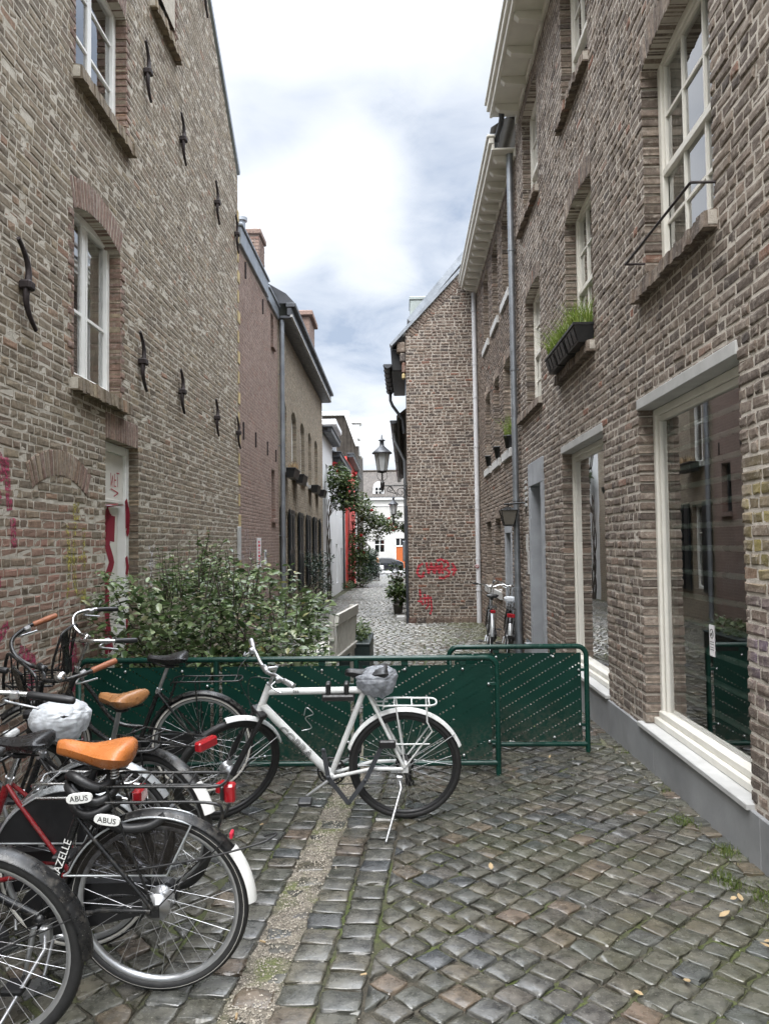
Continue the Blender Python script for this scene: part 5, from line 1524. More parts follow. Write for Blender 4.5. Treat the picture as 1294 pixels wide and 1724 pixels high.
# a few arching shoots towards the door and over the barrier end
for (x, y, z, dx, dz) in ((-2.3, 6.6, 1.25, -.1, .3), (-2.2, 6.5, 1.45, -.3, .05), (-2.35, 6.3, 1.05, -.18, .3), (-2.3, 6.2, 1.2, -.22, .25), (-2.4, 6.3, .9, -.15, .2), (-2.4, 6.35, 1.3, -.12, .35), (-2.3, 6.25, .75, -.25, .2), (-2.25, 6.3, 1.35, -.25, .3), (-2.45, 6.2, 1.0, -.1, .1), (-.88, 6.8, .9, .28, .25), (-.9, 7.2, 1.1, .2, .3), (-.82, 6.6, .7, .15, .2)):
    p0 = np.array((x, y, z)); 
    for t in np.linspace(0, 1, 14):
        a = rng.uniform(0, 6.28); l = rng.uniform(.05, .075)
        leafshape(lv, p0 + np.array((dx, -.1, dz)) * t - np.array((0, 0, .15 * t * t)), a, l, l * .5, rng.uniform(-.2, .5), 0, .3)
lv.build('foliage', M['leaf'], bush); twg.build('stem', M['twig'], bush)

# bench seen from behind its back, and the planter beside it
bn = thing('garden_bench', 'slatted white garden bench half hidden by the big shrub', 'bench', (-.75, 9.4, 0))
y0, y1 = 8.7, 10.2; xb = -.68
def lean(z): return xb + .08 * (z - .4)
Mbn = np.array(Matrix.Translation((-.66, 10.2, 0)) @ Matrix.Rotation(R_(-5.3), 4, 'Z') @ Matrix.Translation((.66, -10.2, 0)))
mb = MB(Mbn)
for i in range(13):
    y = y0 + .10 + i * (y1 - y0 - .2) / 12
    mb.hull8([(lean(.38) - .012, y - .033, .38), (lean(.38) + .012, y - .033, .38), (lean(.38) + .012, y + .033, .38), (lean(.38) - .012, y + .033, .38), (lean(.78) - .012, y - .033, .78), (lean(.78) + .012, y - .033, .78), (lean(.78) + .012, y + .033, .78), (lean(.78) - .012, y + .033, .78)])
def bar(za, zb_, t=.02): mb.hull8([(lean(za) - t, y0, za), (lean(za) + t, y0, za), (lean(za) + t, y1, za), (lean(za) - t, y1, za), (lean(zb_) - t, y0 + .03, zb_), (lean(zb_) + t, y0 + .03, zb_), (lean(zb_) + t, y1 - .03, zb_), (lean(zb_) - t, y1 - .03, zb_)])
bar(.78, .90); bar(.33, .40, .018); mb.build('backrest', M['bench'], bn)
mb = MB(Mbn)
for i in range(5): mb.bbox(-1.12 + i * .1, -1.04 + i * .1, y0 + .02, y1 - .02, .40, .425, .004)
mb.build('seat', M['bench'], bn)
for x, y in ((-1.08, y0 + .03), (-1.08, y1 - .08), (xb - .03, y0 + .03), (xb - .03, y1 - .08)):
    mb = MB(Mbn); mb.bbox(x - .025, x + .03, y, y + .05, gz(y) - .01, .40 if x < -1 else .90, .004); mb.build('leg', M['bench'], bn)
for y in (y0 + .005, y1 - .055):
    mb = MB(Mbn); mb.bbox(-1.12, xb, y, y + .05, .60, .63, .005); mb.build('armrest', M['bench'], bn)
pt = thing('planter', 'dark green box planter of low leaves beside the white bench', 'planter', (-.7, 10.9, gz(11)))
mb = MB(); mb.bbox(-.92, -.50, 10.5, 11.7, -.12, .31, .01); mb.bbox(-.93, -.49, 10.49, 11.71, .31, .345, .008); mb.build('box', M['planter'], pt)
leaves('foliage', [((-.72, 10.75 + i * .22, .42), (.18, .16, .14)) for i in range(5)], 420, .07, 'leaf2', pt, rng)

# potted plants by the gable
for (lab, x, y, r, h, n, fl) in (('leafy hydrangea in a grey pot at the foot of the gable corner', -.22, 21.6, .27, .55, 380, 0), ('taller reddish hydrangea behind the potted one along the gable side', -.22, 23.6, .34, 1.05, 360, 1)):
    b = gz(y); p = thing('potted_plant', lab, 'potted plant', (x, y, b))
    mb = MB(); mb.lathe([(0, b), (.11, b), (.14, b + .24), (.155, b + .24), (.155, b + .27), (.13, b + .27), (0, b + .24)], 16, (x, y, 0)); mb.build('pot', M['pot'], p)
    leaves('foliage', [((x + rng.uniform(-.12, .12), y + rng.uniform(-.15, .15), b + .27 + h * rng.uniform(.2, .8)), (r * .7, r * .8, h * .38)) for _ in range(9)], n, .12, 'leaf2', p, rng, wr=.65)
    if fl: leaves('blossom', [((x + rng.uniform(-.2, .2), y + rng.uniform(-.25, .1), b + .6 + h * rng.uniform(.2, .7)), (.1, .1, .07)) for _ in range(7)], 240, .035, 'pink', p, rng, wr=.9)
mb = MB(); mb.bbox(-.24, -.02, 19.3, 19.7, gz(19.5) - .01, gz(19.5) + .10, .012); tag(mb.build('doorstep', M['lightstone'], None), 'pale stone step at the corner of the gable house', 'step')


def climber(label, s, out, top, cl, nl, nf, trunk, bloom=True):
    p0 = LP(s, gz(s), out); t = thing('rose_bush', label, 'rose', tuple(p0))
    mb = MB()
    for k in range(trunk):
        P = []; w = rng.uniform(-.1, .1)
        for q in np.linspace(0, 1, 9): P.append(LP(s + w * q * 3 + .12 * math.sin(q * 7 + k), gz(s) + (top - gz(s)) * q, out + .06 * math.sin(q * 9 + k * 2)))
        mb.tube(P, np.linspace(.035, .012, 9), 6)
    for c, r in cl:
        if rng.random() < .8: mb.tube([LP(s, top * .8, out), (np.array(LP(s, top * .9, out)) + np.array(c)) / 2 + np.array((0, 0, .15)), c], [.014, .009, .005], 5)
    mb.build('stem', M['twig'], t)
    leaves('foliage', cl, nl, .15, 'leaf2', t, rng, wr=.6)
    if bloom:
        f = MB()
        for _ in range(nf):
            c, r = cl[rng.randrange(len(cl))]; p = np.array([rng.uniform(-1, 1) for _ in range(3)]); p /= np.linalg.norm(p); o = np.array(c) + p * np.array(r) * .95
            for k in range(12): leafshape(f, o + np.array([rng.uniform(-.05, .05) for _ in range(3)]), rng.uniform(0, 6.28), .11, .10, rng.uniform(-.2, 1.2), 0, -.6)
        f.build('blossom', M['rose'], t)
    return t


cl = [((-2.35 + dx, 28.2 + dy, 3.75 + dz), (.38, .5, .36)) for dx, dy, dz in ((0, 0, 0), (.25, .3, -.2), (-.05, -.4, .25), (.3, -.2, .2), (-.1, .2, .55), (.35, .1, -.55), (.05, -.3, -.5))]
climber('climbing rose with red blooms on the nearest white house corner', 27.5, .18, 3.3, cl, 1500, 5, 3)
cl = [((-2.35 + x, 40.5 + y, z), (.5, .7, .45)) for x, y, z in ((0, 0, 4.0), (.3, -.5, 3.5), (.5, .3, 3.1), (.8, -.2, 2.9), (1.1, .2, 2.7), (.2, .5, 2.7), (.7, .3, 2.2), (1.5, 0, 2.6), (.1, .2, 3.3), (-.1, .6, 2.1), (0, -.3, 1.4), (-.1, .2, .8), (-.15, -.6, 1.8), (-.1, -.8, 1.0), (-.15, -.9, .3), (-.1, -.5, -.2))]
climber('large rambling rose with red blooms spilling over the lane before the red house', 41.5, .25, 3.4, cl, 4300, 13, 4)
cl = [((-.75 + i * .28, 42 + .2 * math.sin(i), 2.62 + .12 * math.sin(i * 1.7) + (.5 if i == 1 else 0)), (.28, .4, .26)) for i in range(5)]
gl = thing('garland', 'green leafy garland strung across the lane in front of the white house', 'garland', (-.2, 42, 2.4))
leaves('foliage', cl, 1100, .14, 'leaf2', gl, rng, wr=.6)
mb = MB(); mb.tube([LP(42, 2.9, .1), (-1.4, 42, 2.75), (-.3, 42, 2.6), (XG, 42, 2.7)], .012, 6); mb.build('wire', M['twig'], gl)
f = MB()
for _ in range(5):
    o = np.array((rng.uniform(-.9, -.3), 41.6, rng.uniform(2.3, 2.9)))
    for k in range(12): leafshape(f, o + np.array([rng.uniform(-.05, .05) for _ in range(3)]), rng.uniform(0, 6.28), .11, .10, rng.uniform(-.2, 1.2), 0, -.6)
f.build('blossom', M['rose'], gl)
hb = thing('shrub', 'dense dark evergreen bush by the far left wall near the parked car', 'shrub', (-2.4, 52, gz(52)))
cl = [((-2.35 + rng.uniform(-.35, .35), 51.5 + rng.uniform(-1.2, 1.2), gz(52) + z), (.5, .7, .38)) for z in (.4, .8, 1.2, 1.5, 1.75) for _ in range(4)]
leaves('foliage', cl, 3000, .16, 'leaf3', hb, rng); mb = MB(); mb.tube([(-2.35, 51.5, gz(52)), (-2.3, 51.5, gz(52) + 1.2)], [.08, .03], 6); mb.build('stem', M['twig'], hb)
hb = thing('shrub', 'low clipped round bush on the cobbles before the far evergreen', 'shrub', (-2.15, 46, gz(46)))
leaves('foliage', [((-2.2 + rng.uniform(-.2, .2), 45.6 + rng.uniform(-.3, .3), gz(46) + .28), (.3, .35, .26)) for _ in range(6)], 700, .07, 'leaf3', hb, rng)
hb = thing('shrub', 'weedy green tuft at the base of the rose trunk', 'shrub', tuple(LP(37.2, gz(37), .25)))
leaves('foliage', [(tuple(LP(37.2 + rng.uniform(-.5, .5), gz(37) + .22, .25 + rng.uniform(-.12, .15))), (.25, .3, .22)) for _ in range(6)], 420, .08, 'leaf2', hb, rng)
hb = thing('shrub', 'dark bush in front of the black shutters of the sandy brick house', 'shrub', tuple(LP(21.5, gz(21), .3)))
leaves('foliage', [(tuple(LP(21.8 + rng.uniform(-1.3, 1.3), gz(21) + z, .3 + rng.uniform(-.15, .2))), (.25, .4, .25)) for z in (.4, .8, 1.2, 1.5) for _ in range(5)], 1500, .08, 'leaf3', hb, rng)
mb = MB(); mb.tube([LP(21.8, gz(21), .3), LP(21.7, 1.2, .3)], [.03, .01], 6); mb.build('stem', M['twig'], hb)

# ================================================================== STREET LAMPS
def street_lamp(label, wall_x, y, z, k=1.0, arm=.62):
    """z = height of the bracket arm; the lantern stands on the arm's free end"""
    t = thing('street_lamp', label, 'street lamp', (wall_x, y, z), 'street lamps on the right hand walls')
    x = wall_x - arm
    mb = MB()
    mb.tube([(wall_x, y, z), (x - .04, y, z)], .017 * k, 8)
    def scroll(cx, cz, r0, turns, a0, sgn):
        return [(cx + sgn * (r0 * (1 - .8 * q)) * math.cos(a0 + turns * 2 * PI * q), y, cz + (r0 * (1 - .8 * q)) * math.sin(a0 + turns * 2 * PI * q)) for q in np.linspace(0, 1, 26)]
    mb.tube([(wall_x - .02, y, z - .25), (wall_x - .06, y, z - .30)] + scroll(wall_x - .17, z - .17, .14, 1.4, -1.2, 1)[::1], .011 * k, 6)
    mb.tube([(wall_x - .30, y, z - .20)] + scroll(wall_x - .42, z - .09, .085, 1.2, -.6, -1), .010 * k, 6)
    mb.tube([(wall_x - .25, y, z - .25), (wall_x - .34, y, z - .12), (wall_x - .44, y, z - .02)], .011 * k, 6)
    mb.tube([(wall_x, y, z + .08), (wall_x, y, z - .36)], .02 * k, 8)
    mb.build('bracket', M['black'], t)
    p = MB(); p.lathe([(0, z - .19), (.012, z - .17), (.028, z - .11), (.05, z - .04), (.055, z + .08), (.03, z + .11), (.02, z + .13), (.018, z + .31), (.11, z + .33), (.12, z + .345), (.12, z + .375), (0, z + .375)], 14, (x, y, 0))
    for s in (-1, 1): p.tube([(x + s * .02, y, z + .12), (x + s * .10, y, z + .17), (x + s * .125, y, z + .24), (x + s * .115, y, z + .33)], .007, 6)
    p.build('lantern_post', M['black'], t)
    b = z + .375
    g = MB(); T = .185; B = .115
    for i in range(6):
        a0, a1 = i * PI / 3, (i + 1) * PI / 3
        g.add([(x + B * math.cos(a0), y + B * math.sin(a0), b), (x + B * math.cos(a1), y + B * math.sin(a1), b), (x + T * math.cos(a1), y + T * math.sin(a1), b + .43), (x + T * math.cos(a0), y + T * math.sin(a0), b + .43)], [(0, 1, 2, 3)])
    g.build('lamp_glass', M['milk'], t)
    f = MB()
    for i in range(6):
        a = i * PI / 3; f.tube([(x + (B + .004) * math.cos(a), y + (B + .004) * math.sin(a), b - .01), (x + (T + .004) * math.cos(a), y + (T + .004) * math.sin(a), b + .44)], .0085, 5)
    f.build('lantern_frame', M['black'], t)
    c = MB(); zt = b + .43
    c.lathe([(.0, zt), (T, zt), (.245, zt - .012), (.25, zt + .012), (.20, zt + .055), (.13, zt + .115), (.075, zt + .165), (.055, zt + .19), (.05, zt + .30), (.085, zt + .315), (.085, zt + .33), (.04, zt + .345), (.02, zt + .38), (.012, zt + .46), (0, zt + .47)], 18, (x, y, 0))
    c.build('lamp_cap', M['zincdark'], t)
    return t


street_lamp('large black street lamp on a scrolled bracket at the gable corner', XG, YG + .35, 3.12)
street_lamp('smaller looking street lamp farther down the lane, against the white house', XG + .02, 36.0, 2.70)

# poster and small sign on the pink wall
po = MB(ML); po.bbox(14.18, 14.62, 1.27, 1.83, .006, .010, .001); poo = tag(po.build('poster', M['paper'], None), 'white poster with red lettering pasted on the pinkish brick wall', 'poster')
q = MB(ML); rg2 = random.Random(4)
for i in range(7):
    z = 1.34 + i * .065
    for k in range(3): q.bbox(14.30 + k * .07, 14.35 + k * .07 + rg2.uniform(-.02, .02), z, z + .045, .010, .0115, .0004)
q.build('print', M['paint_red'], poo)
po = MB(ML); po.bbox(14.98, 15.26, 1.3, 1.6, .006, .010, .001); poo = tag(po.build('notice', M['paper'], None), 'small pale notice right of the red lettered poster', 'notice')
q = MB(ML); q.bbox(15.02, 15.22, 1.45, 1.56, .010, .0112, .0004); q.build('print', M['zinc'], poo)
bvp_ = BVHTree.FromPolygons([(ML[:3, :3] @ np.array(p) + ML[:3, 3]).tolist() for p in ((12.6, -.5, .004), (16.9, -.5, .004), (16.9, 3, .004), (12.6, 3, .004))], [(0, 1, 2, 3)])
sc_ = []
rg2 = random.Random(9)
for i in range(16):
    s = 12.85 + i * .075; z = rg2.uniform(1.2, 2.1); sc_.append([(s, z), (s + .03, z - .25), (s + .07, z - .05)])
for i in range(14):
    s = 15.2 + i * .1; z = rg2.uniform(.9, 1.3); sc_.append([(s, z), (s + .02, z - .4)])
stroke(bvp_, ML, sc_, .028, 'graffiti', 'g_white', house_p, step=.03)

# ================================================================== BICYCLES
def rotm(p, d, a):
    return np.array(Matrix.Translation(Vector(p)) @ Matrix.Rotation(a, 4, Vector(d)) @ Matrix.Translation(-Vector(p)))


def spline(P, n=6):
    P = np.array(P, float); out = []
    Q = np.concatenate((P[:1] * 2 - P[1:2], P, P[-1:] * 2 - P[-2:-1]))
    for i in range(len(P) - 1):
        a, b, c, d = Q[i:i + 4]
        for t in np.arange(n) / n:
            out.append(.5 * ((2 * b) + (-a + c) * t + (2 * a - 5 * b + 4 * c - d) * t * t + (-a + 3 * b - 3 * c + d) * t ** 3))
    out.append(P[-1]); return np.array(out)


def wheel(root, c, Mx, R, r=.0195, strip=False, rimmat='alu', n=32, seg=56, hubr=.022):
    mb = MB(Mx); mb.torus(R - r, r, c, seg, 8); w = mb.build('wheel', M['rubber'], root)
    rr = R - 2 * r + .004
    mb = MB(Mx); k = seg
    A = np.arange(k) * 2 * PI / k
    prof = [(rr, -.012), (rr - .004, -.0125), (rr - .016, -.009), (rr - .018, 0), (rr - .016, .009), (rr - .004, .0125), (rr, .012)]
    G = [[(c[0] + q * math.cos(a), c[1] + y, c[2] + q * math.sin(a)) for q, y in prof] for a in A]
    mb.grid(G, 0, True, True); mb.build('rim', M[rimmat], w)
    mb = MB(Mx)
    for i in range(n):
        a = 2 * PI * i / n; side = 1 if i % 2 else -1; off = (.95 if (i // 2) % 2 else -.95)
        p0 = np.array((c[0] + hubr * 1.1 * math.cos(a + off), c[1] + side * .028, c[2] + hubr * 1.1 * math.sin(a + off)))
        p1 = np.array((c[0] + (rr - .016) * math.cos(a), c[1], c[2] + (rr - .016) * math.sin(a)))
        mb.tube([p0, p1], .00115, 4, cap=False)
    mb.build('spokes', M['spoke'], w)
    mb = MB(Mx); mb.lathe([(0, -.055), (.006, -.055), (.006, -.034), (hubr * 1.25, -.033), (hubr * 1.25, -.027), (hubr * .75, -.022), (hubr * .75, .022), (hubr * 1.25, .027), (hubr * 1.25, .033), (.006, .034), (.006, .055), (0, .055)], 14, c, 'y'); mb.build('hub', M['alu'], w)
    if strip:
        mb = MB(Mx)
        for s in (-1, 1):
            G = [[(c[0] + q * math.cos(a), c[1] + s * y, c[2] + q * math.sin(a)) for q, y in ((R - .029, .0165), (R - .023, .0192), (R - .016, .0192))] for a in A]
            mb.grid(G, 0, True, True)
        mb.build('reflective_strip', M['offwhite'], w)
    return w


def fender(root, c, Mx, R, a0, a1, mat, w=.028, name='fender', drop=.016):
    mb = MB(Mx); A = np.linspace(a0, a1, 30)
    q = np.linspace(-1, 1, 7)
    for off, s in ((0, 1), (-.0025, -1)):
        G = [[(c[0] + (R + off - drop * abs(t) ** 2.4) * math.cos(a), c[1] + t * w, c[2] + (R + off - drop * abs(t) ** 2.4) * math.sin(a)) for t in q] for a in A]
        mb.grid(G)
    return mb.build(name, M[mat], root)


def saddle(root, pos, mat, L=.27, W=.105, tilt=0., name='saddle', Mx=None, puff=1.):
    mb = MB(np.array(Matrix.Translation(Vector(pos)) @ Matrix.Rotation(-tilt, 4, 'Y')) if Mx is None else Mx)
    T = [0, .02, .06, .15, .3, .45, .58, .7, .8, .88, .94, .98, 1.]
    Wd = [.004, .014, .020, .025, .030, .042, .066, .090, .102, .104, .092, .066, .01]
    Zt = [-.016, -.004, .0, .001, -.004, -.006, .0, .008, .014, .016, .012, .002, -.01]
    Dp = [q * (.75 + .35 * puff) for q in (.01, .022, .027, .030, .032, .036, .042, .048, .050, .046, .038, .028, .012)]
    n = 16; G = []
    for t, w, z, d in zip(T, Wd, Zt, Dp):
        x = L * (.56 - t); row = []
        for k in range(n + 1):
            a = 2 * PI * k / n; cy, sz = math.cos(a), math.sin(a)
            yy = w / .105 * W * math.copysign(abs(cy) ** .75, cy)
            zz = z + (.016 * puff * abs(sz) ** .9 if sz > 0 else -d * abs(sz) ** .6) - (.010 * (abs(cy) ** 3) if sz > 0 else 0)
            if sz < 0: yy *= (1 - .25 * abs(sz))
            row.append((x, yy, zz))
        G.append(row)
    mb.grid(G, 0, True); mb.add(G[-1][:-1], [tuple(range(n))]); mb.add(G[0][:-1], [tuple(range(n))])
    o = mb.build(name, M[mat], root)
    sp = MB(mb.M)
    for s in (-1, 1):
        sp.tube(spline([(.11 * L / .27, s * .012, -.03), (.04, s * .022, -.052), (-.05, s * .026, -.052), (-.10, s * .05, -.045)], 4), .0038, 6)
    sp.bbox(-.03, .03, -.022, .022, -.07, -.045, .005); sp.build('saddle_rail', M['blackmat'], o)
    return o


def text(root, body, size, Mx, mat, name='lettering', ext=.0004, outline=0.):
    cu = bpy.data.curves.new(name, 'FONT'); cu.body = body; cu.size = size; cu.align_x = 'CENTER'; cu.align_y = 'CENTER'; cu.extrude = ext
    if outline: cu.fill_mode = 'NONE'; cu.bevel_depth = outline; cu.extrude = 0
    cu.resolution_u = 3
    cu.materials.append(M[mat])
    tmp = bpy.data.objects.new('lettering_outline', cu); COL.objects.link(tmp)
    me = bpy.data.meshes.new_from_object(tmp.evaluated_get(bpy.context.evaluated_depsgraph_get()))
    bpy.data.objects.remove(tmp); bpy.data.curves.remove(cu)
    o = bpy.data.objects.new(name, me); COL.objects.link(o); o.parent = root
    o.matrix_local = Matrix(np.array(Mx).tolist()); return o


def frameM(o, x, y):
    x = np.array(x, float); x /= np.linalg.norm(x); y = np.array(y, float); y -= x * np.dot(x, y); y /= np.linalg.norm(y)
    m = np.eye(4); m[:3, 0] = x; m[:3, 1] = y; m[:3, 2] = np.cross(x, y); m[:3, 3] = o; return m


def bike(label, loc, heading, lean, group='parked bicycles', **k):
    g = lambda n, d=None: k.get(n, d)
    R = g('R', .345); wb = g('wb', 1.10); kind = g('kind', 'loop'); fm = g('frame', 'black'); st = R_(g('steer', 0))
    root = thing('bicycle', label, 'bicycle', loc, group, False, (-lean, 0, R_(heading)))
    H = np.array((0, 0, R)); BB = np.array((.455, 0, .285)); up = np.array((-.37, 0, .929))
    sh = g('seat', .93); tr = g('tr', .0195)
    STl = g('st_len', .50); ST = BB + up * STl; SD = BB + up * ((sh - .285) / .929)
    Fh = np.array((wb, 0, R)); ax = Fh - np.array((.062, 0, .02)); HB = ax + up * .405; HT = ax + up * g('ht', .60); SM = ax + up * g('stem', .79)
    Ms = rotm(HB, up, st)
    # frame
    mb = MB(); tube = mb.tube; tk = g('tk', .0155)
    tube([BB, ST], tk, 10)
    if kind == 'loop':
        tube(spline([HB + up * .03, HB + np.array((-.10, 0, -.17)), (BB + HB) / 2 + np.array((-.03, 0, -.10)), BB + np.array((.06, 0, .03)), BB]), tk * 1.05, 10)
        tube(spline([HT - up * .03, HT + np.array((-.09, 0, -.16)), np.array((.58, 0, .52)), BB + up * .20]), tk * .9, 10)
    elif kind == 'straight':
        tube([HB + up * .02, BB], tk * 1.15, 10); tube([HT - up * .03, BB + up * .22], tk, 10)
    else:
        tube([HB + up * .035, BB], tk * 1.45, 14); tube([HT - up * .045, ST - up * .02], tk * 1.2, 12)
    tube([HB - up * .01, HT], tk * 1.25, 12)
    for s in (-1, 1):
        tube([BB + np.array((-.02, s * .03, 0)), H + np.array((.2, s * .05, .0)), H + np.array((.012, s * .058, 0))], tk * .66, 8)
        tube([ST + np.array((0, s * .012, -.01)), ST * .8 + H * .2 + np.array((0, s * .035, 0)), H + np.array((.005, s * .058, 0.01))], tk * .58, 8)
        mb.bbox(-.02, .025, s * .058 - .003, s * .058 + .003, R - .025, R + .025, .002)
    mb.lathe([(0, -.036), (.022, -.036), (.022, .036), (0, .036)], 14, BB, 'y')
    mb.build('frame', M[fm], root)
    # seat post + saddle
    p = MB(); p.tube([ST - up * .02, SD], .0128, 10); p.tube([ST - up * .015, ST + up * .02], .019, 10); p.build('seat_post', M[g('postmat', 'alu')], root)
    sd = saddle(root, SD + np.array((-.012, 0, .055)), g('saddle', 'blacksaddle'), g('saddleL', .27), g('saddleW', .105), g('saddle_tilt', 0.), puff=g('puff', 1.))
    if g('springs', False):
        for s in (-1, 1):
            q = MB(); q.tube([(SD[0] - .085 + .014 * math.cos(a), s * .05 + .014 * math.sin(a), SD[2] - .03 + .045 * a / (8 * PI)) for a in np.linspace(0, 8 * PI, 60)], .003, 5); q.build('spring', M['alu'], sd)
    # wheels
    wheel(root, tuple(H), None, R, tr, g('strip', False), g('rim', 'alu'), g('spn', 32), hubr=g('hubr', .03))
    wheel(root, tuple(Fh), Ms, R, tr, g('strip', False), g('rim', 'alu'), g('spn', 32), hubr=g('fhub', .022))
    # fork
    f = MB(Ms); crown = HB - up * .015
    for s in (-1, 1):
        if kind == 'hybrid':
            f.tube([crown + np.array((.0, s * .055, 0)), crown * .45 + Fh * .55 + np.array((0, s * .055, 0))], .014, 10); f.tube([crown * .55 + Fh * .45 + np.array((0, s * .055, 0)), Fh + np.array((-.005, s * .055, 0))], .019, 10)
        else:
            f.tube(spline([crown + np.array((0, s * .03, 0)), crown * .6 + Fh * .4 + np.array((-.012, s * .048, 0)), Fh + np.array((-.02, s * .05, .03)), Fh + np.array((0, s * .052, 0))], 5), .0105, 8)
    f.bbox(crown[0] - .025, crown[0] + .025, -.068 if kind == 'hybrid' else -.04, .068 if kind == 'hybrid' else .04, crown[2] - .012, crown[2] + .02, .006)
    f.build('fork', M[g('forkmat', fm)], root)
    # bars
    b = MB(Ms); C = SM + np.array((g('reach', .02), 0, 0))
    b.tube([HT - up * .02, HT + up * .012], .021, 12)
    b.tube([HT, SM], .0115, 10); b.tube([SM - up * .01, C], .013, 8); b.lathe([(0, -.03), (.019, -.03), (.019, .03), (0, .03)], 12, C, 'y')
    style = g('bars', 'swept')
    if style == 'swept':
        half = [(.0, 0, 0), (.03, .07, .0), (.06, .15, .045), (.02, .24, .075), (-.10, .285, .07), (-.26, .29, .045)]
    elif style == 'long':
        half = [(.0, 0, 0), (.03, .07, .0), (.05, .16, .02), (-.01, .25, .03), (-.14, .285, .02), (-.36, .28, -.01)]
    elif style == 'low':
        half = [(.0, 0, 0), (.02, .08, -.0), (.05, .17, .03), (.0, .26, .04), (-.10, .295, .035), (-.20, .29, .025)]
    else:
        half = [(0, 0, 0), (0, .06, 0), (.0, .13, .03), (-.01, .20, .035), (-.035, .30, .04)]
    for s in (-1, 1):
        Pl = spline([C + np.array((x, s * y, z)) for x, y, z in half]); b.tube(Pl, .0112, 10)
    hbar = b.build('handlebar', M[g('barmat', 'chrome')], root)
    for s in (-1, 1):
        a = C + np.array((half[-2][0], s * half[-2][1], half[-2][2])); e = C + np.array((half[-1][0], s * half[-1][1], half[-1][2])); d = e - a
        q = MB(Ms); q.tube([a + d * t for t in (.16, .2, .4, .6, .8, .97, 1.04, 1.06)], [.013, .0165, .0155, .0168, .0175, .0165, .0145, .008], 12); q.build('grip', M[g('grip', 'blackmat')], hbar)
        if g('lever', True):
            q = MB(Ms); l0 = C + np.array((half[-2][0] + .015, s * (half[-2][1] - .012), half[-2][2])); q.bbox(l0[0] - .018, l0[0] + .018, l0[1] - .015, l0[1] + .015, l0[2] - .02, l0[2] + .014, .006)
            q.tube(spline([l0 + np.array((.02, 0, -.01)), l0 + np.array((.05, s * .012, -.03)), l0 + d * .55 + np.array((.03, s * .02, -.05))], 5), .0055, 6); q.build('brake_lever', M['alu'], hbar)
    if g('bell', 0):
        s = g('bell', 1); q = MB(Ms); cc = C + np.array((half[3][0], s * half[3][1], half[3][2] + .02)); q.lathe([(.0, .028), (.02, .026), (.029, .016), (.031, .0), (.028, -.004), (0, -.004)], 18, cc); q.build('bell', M['chrome'], hbar)
    # cables
    q = MB(Ms); q.tube(spline([C + np.array((.03, .16, .03)), C + np.array((.13, .08, .02)), C + np.array((.12, .02, -.14)), HB + np.array((.05, .01, -.02))], 6), .0028, 5); q.tube(spline([C + np.array((.03, -.16, .03)), C + np.array((.15, -.07, -.02)), C + np.array((.10, -.02, -.2)), HB + np.array((.02, -.02, .03))], 6), .0028, 5)
    q.build('cable', M['blackmat'], root)
    # fenders
    fmat = g('fender', fm)
    if fmat:
        fender(root, tuple(H), None, R + .022, R_(g('rf0', 12)), R_(g('rf1', 178)), fmat, g('fw', .028))
        fender(root, tuple(Fh), Ms, R + .022, R_(g('ff0', 30)), R_(g('ff1', 172)), fmat, g('fw', .028))
        q = MB(); e = R_(g('rf1', 178) - 14)
        for s in (-1, 1): q.tube([H + np.array((0, s * .05, 0)), H + np.array(((R + .02) * math.cos(e), s * .026, (R + .02) * math.sin(e)))], .0028, 5)
        q.build('fender_stay', M[g('staymat', 'blackmat')], root)
        q = MB(Ms); e = R_(155)
        for s in (-1, 1): q.tube([Fh + np.array((0, s * .05, 0)), Fh + np.array(((R + .02) * math.cos(e), s * .026, (R + .02) * math.sin(e)))], .0028, 5)
        q.build('fender_stay', M[g('staymat', 'blackmat')], root)
    if g('flap', False):
        fender(root, tuple(H), None, R + .03, R_(g('flap0', 140)), R_(g('flap1', 176)), g('flap'), .033, 'mud_flap', .022)
    # rack
    rm = g('rack', None); rz = g('rackz', .80)
    if rm:
        q = MB(); w = .065; rx0, rx1 = g('rx0', .17), g('rx1', -.27)
        loop = spline([(rx0 + .03, w * .5, rz - .03), (rx0, w, rz), (rx0 - .2, w, rz), (rx1 + .04, w, rz), (rx1, w * .6, rz), (rx1, -w * .6, rz), (rx1 + .04, -w, rz), (rx0 - .2, -w, rz), (rx0, -w, rz), (rx0 + .03, -w * .5, rz - .03)], 4)
        q.tube(loop, .0058, 8)
        for i in range(g('slats', 4)):
            x = rx0 - .04 - i * (rx0 - rx1 - .08) / max(1, g('slats', 4) - 1); q.tube([(x, -w, rz), (x, w, rz)], .0042, 6)
        if g('tier', False):
            for s in (-1, 1): q.tube(spline([(rx0, s * w * 1.15, rz - .055), (rx1 + .06, s * w * 1.15, rz - .055), (rx1, s * w * 1.1, rz - .09), (rx1 + .02, s * .05, rz - .16)], 4), .0058, 8)
        for s in (-1, 1):
            q.tube([(g('sx0', .02), s * w, rz), (0.0, s * .062, R + .012)], .0052, 7)
            if g('sx1', None) is not None: q.tube([(g('sx1'), s * w, rz), (g('sx1') - .0, s * w, rz - .10), (g('sx1') - .03, s * w, rz - .16), (-.005, s * .062, R + .02)], .0052, 7)
            q.tube([(rx0, s * w * .6, rz - .01), ST * .75 + H * .25 + np.array((0, s * .03, .02))], .005, 6)
        if g('sxb', False): q.tube([(.06, w, rz - .24), (-.15, w, rz - .24)], .005, 6)
        q.build('rack', M[rm], root)
    if g('rlight', None):
        x, z, w, h = g('rlight'); q = MB(); q.bbox(x - .02, x + .02, -w, w, z - h, z + h, .008); lt = q.build('rear_light', M['redlens'], root)
        q = MB(); q.bbox(x + .02, x + .035, -w * .8, w * .8, z - h * .8, z + h * .8, .005); q.build('lamp_housing', M['blackmat'], lt)
